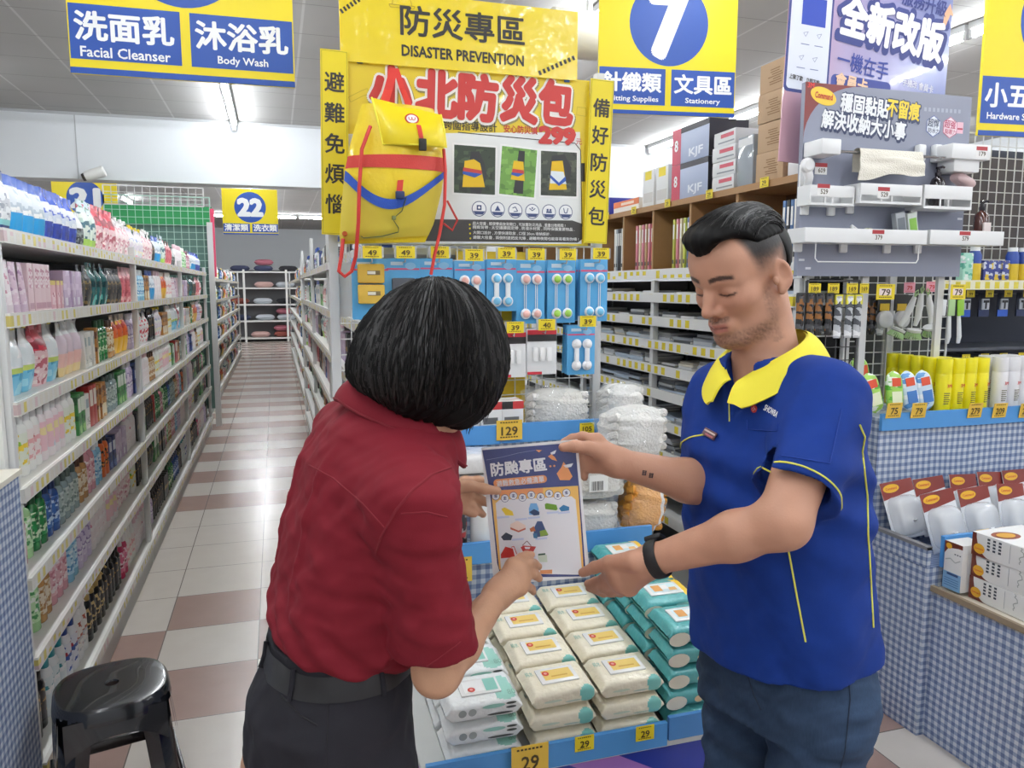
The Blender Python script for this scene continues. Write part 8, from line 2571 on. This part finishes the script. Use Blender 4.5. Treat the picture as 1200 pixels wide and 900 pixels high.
Mf = Matrix.Rotation(-PI / 2, 4, 'Z') @ Matrix.Rotation(PI / 2, 4, 'X')
q = MB(); rect(q, -.036, .0, .036, .06, .0006, mat('#7fa9cf', .4)); poly(q, [(-.036, .165), (-.036, .12), (-.02, .142), (.02, .15), (.036, .15), (.036, .165)], .0006, mat('#6a2d20', .4)); disc(q, -.018, .15, .012, .0012, mat('#e0a92f', .4), 20, .010)
for j in range(4): rect(q, -.03, .012 + j * .008, .028, .015 + j * .008, .0009, mat('#4d77a6', .4))
rect(q, -.02, .05, .025, .058, .0009, mat('#2f4a78', .4)); line2(q, [(-.03, .1), (-.01, .108), (.01, .098), (.03, .11)], .004, .0009, mat('#b6b9b6', .4))
for k in range(3): rect(q, .005 + k * .01, .125, .011 + k * .01, .129, .0007, mat('#3f4650', .4))
q.v = [tuple(Mf @ Vector(v)) for v in q.v]; q.build('printed_panel', o, flat=True)

# ------------------------------------------------------------------ razor wall and toiletries of the next aisle (right edge)
rw = thing('gondola_shelving', 'shelf and dark hook wall of razors beyond the grey board at the right edge', 'shelving', (2.72, 2.95, 0))
MB().box((0, .30, 0), (1.5, .33, 2.3), mat('#2a3040', .6)).build('back_panel', rw)
MB().box((0, -.05, 1.585), (1.5, .30, 1.605), WHITE).build('shelf_board', rw); MB().box((0, -.062, 1.57), (1.5, -.05, 1.615), rail_material('price_rail_x', .06, '#e9e6c9', ('#ecd93a', '#e9d94a', '#efe6a0'), axis='x')).build('price_rail', rw)
for z in (1.27, .95): MB().box((0, .0, z), (1.5, .30, z + .015), mat('#4a4e58', .5)).build('shelf_board', rw)
g = MB(); wire_grid(g, 1.3, .62, .055, .002, STEEL, .2, 1.72); g.v = [(a, b_ + .14, c) for a, b_, c in g.v]; g.build('grid', rw)
MB().box((.1, .22, 1.72), (1.4, .28, 2.25), mat('#4a4444', .6)).build('dark_goods_panel', rw)
TOI = [('mint carton', '#9fd3c4', 'box'), ('white tube', '#e6e6e6', 'tube'), ('blue and yellow box', '#3f4a9a', 'box'), ('navy can', '#2a3a8a', 'can'), ('white can', '#d9dde6', 'can')]
mint = MB().box((-.03, -.02, 0), (.03, .02, .14), print_mat('#a9dccc', '#e6f0ec', '#5fae9a', 60), bev=.002).build('toiletry_carton'); tag(mint, 'x', 'box'); mint = Stock(mint)
bluec = MB().box((-.03, -.02, 0), (.03, .02, .105), print_mat('#34408a', '#e0c23c', '#c9cfe0', 60), bev=.002).build('toiletry_carton'); tag(bluec, 'x', 'box'); bluec = Stock(bluec)
q = MB(); q.lathe([(.028, 0), (.03, .004), (.03, .09), (.03, .13), (.022, .15), (.022, .17)], mat('#2a4aa0', .3), 18, mats=[mat('#e0c23c', .3), mat('#e0c23c', .3), mat('#2a4aa0', .3), mat('#2a4aa0', .3), mat('#eceef2', .3)]); cn = q.build('toiletry_can'); tag(cn, 'x', 'can'); cn = Stock(cn)
for i, (px, st_) in enumerate(((1131, mint), (1142, cn), (1155, bluec), (1166, bluec), (1174, bluec), (1186, cn), (1199, cn), (1212, cn))):
    p = P(px, 320, Y=2.95); st_.put((p.x, 2.955 + .0 * i, 1.606), 0, f'toiletry on the shelf right of the grey board, {nth(i)} from the left', 'toiletries right of the grey board')
def mk_razor(hx):
    o = MB().box((-.034, -.006, -.12), (.034, 0, 0), mat('#1f2638', .35), bev=.002).build('razor_pack'); tag(o, 'x', 'razor pack')
    MB().box((-.033, -.0075, -.119), (.033, -.006, -.085), mat(hx, .35)).build('coloured_foot', o)
    q = MB(); q.box((-.024, -.016, -.085), (.024, -.006, -.03), mat('#b9c0c9', .15, coat=.5), bev=.004); q.box((-.016, -.02, -.05), (.016, -.015, -.038), mat('#2a2c30', .3)); q.box((-.004, -.019, -.08), (.004, -.015, -.05), mat('#2a2c30', .3)); q.build('razor', o)
    return Stock(o)
rz = [mk_razor('#2a5ac0'), mk_razor('#1f2f5a')]
n_ = 0
for r_, zz in enumerate((1.555, 1.24)):
    for i in range(5):
        p = P(1131 + i * 22, 345, Y=3.0); rz[(i + r_) % 2].put((p.x, 3.0, zz - (.0 if r_ == 0 else .0)), 0, f'dark razor pack on the right edge wall, {nth(i)} from the left in the {("upper", "lower")[r_]} row', 'razor packs')
        hk = MB(); hk.tube([(p.x, 3.25, zz - .01), (p.x, 2.97, zz - .01)], .0025, hk_m, 6); o = hk.build('display_hook'); tag(o, f'hook of the {nth(i)} razor pack in the {("upper", "lower")[r_]} row', 'hook', 'razor hooks')
        price_tag('99', (p.x, 2.967, zz - .0 - .005), .05, .034, f'yellow tag above the {nth(i)} razor pack in the {("upper", "lower")[r_]} row')

# ------------------------------------------------------------------ lime green packs on the grid at the left edge, tub below
lp = mk_pouch('x', 'pack', .10, .15, .03, [(0, print_mat('#b6d43c', '#dfe9a9', '#8fb52a', 40)), (.5, G_('#e6e9e6', .25)), (.8, G_('#a9cf3a'))])
for i, (x, z) in enumerate(((-1.0, 1.50), (-.86, 1.51), (-1.0, 1.33), (-.86, 1.32), (-.98, 1.16), (-.85, 1.17))):
    lp.put((x, 2.415, z), -PI / 2, f'lime green pack on the left edge grid, {("left", "right")[i % 2]} one in the {("upper", "middle", "lower")[i // 2]} row', 'lime green packs')
    hk = MB(); hk.tube([(x, 2.46, z + .14), (x, 2.40, z + .14)], .0025, hk_m, 6); o = hk.build('display_hook'); tag(o, f'hook of the lime green pack, {("left", "right")[i % 2]} one in the {("upper", "middle", "lower")[i // 2]} row', 'hook', 'hooks at the left edge')
q = MB(); q.lathe([(.04, 0), (.045, .004), (.048, .07), (.05, .075), (.05, .09)], mat('#e6e2da', .4), 20, mats=[None, None, None, mat('#d9a06a', .4)]); o = q.build('white_tub', None, (-.80, 2.2, 1.076)); tag(o, 'white tub with an orange rim standing on the left gingham bin', 'tub')
MB().lathe([(.051, .088), (.052, .092), (.05, .098)], mat('#e0b48a', .4), 20).build('lid', o)
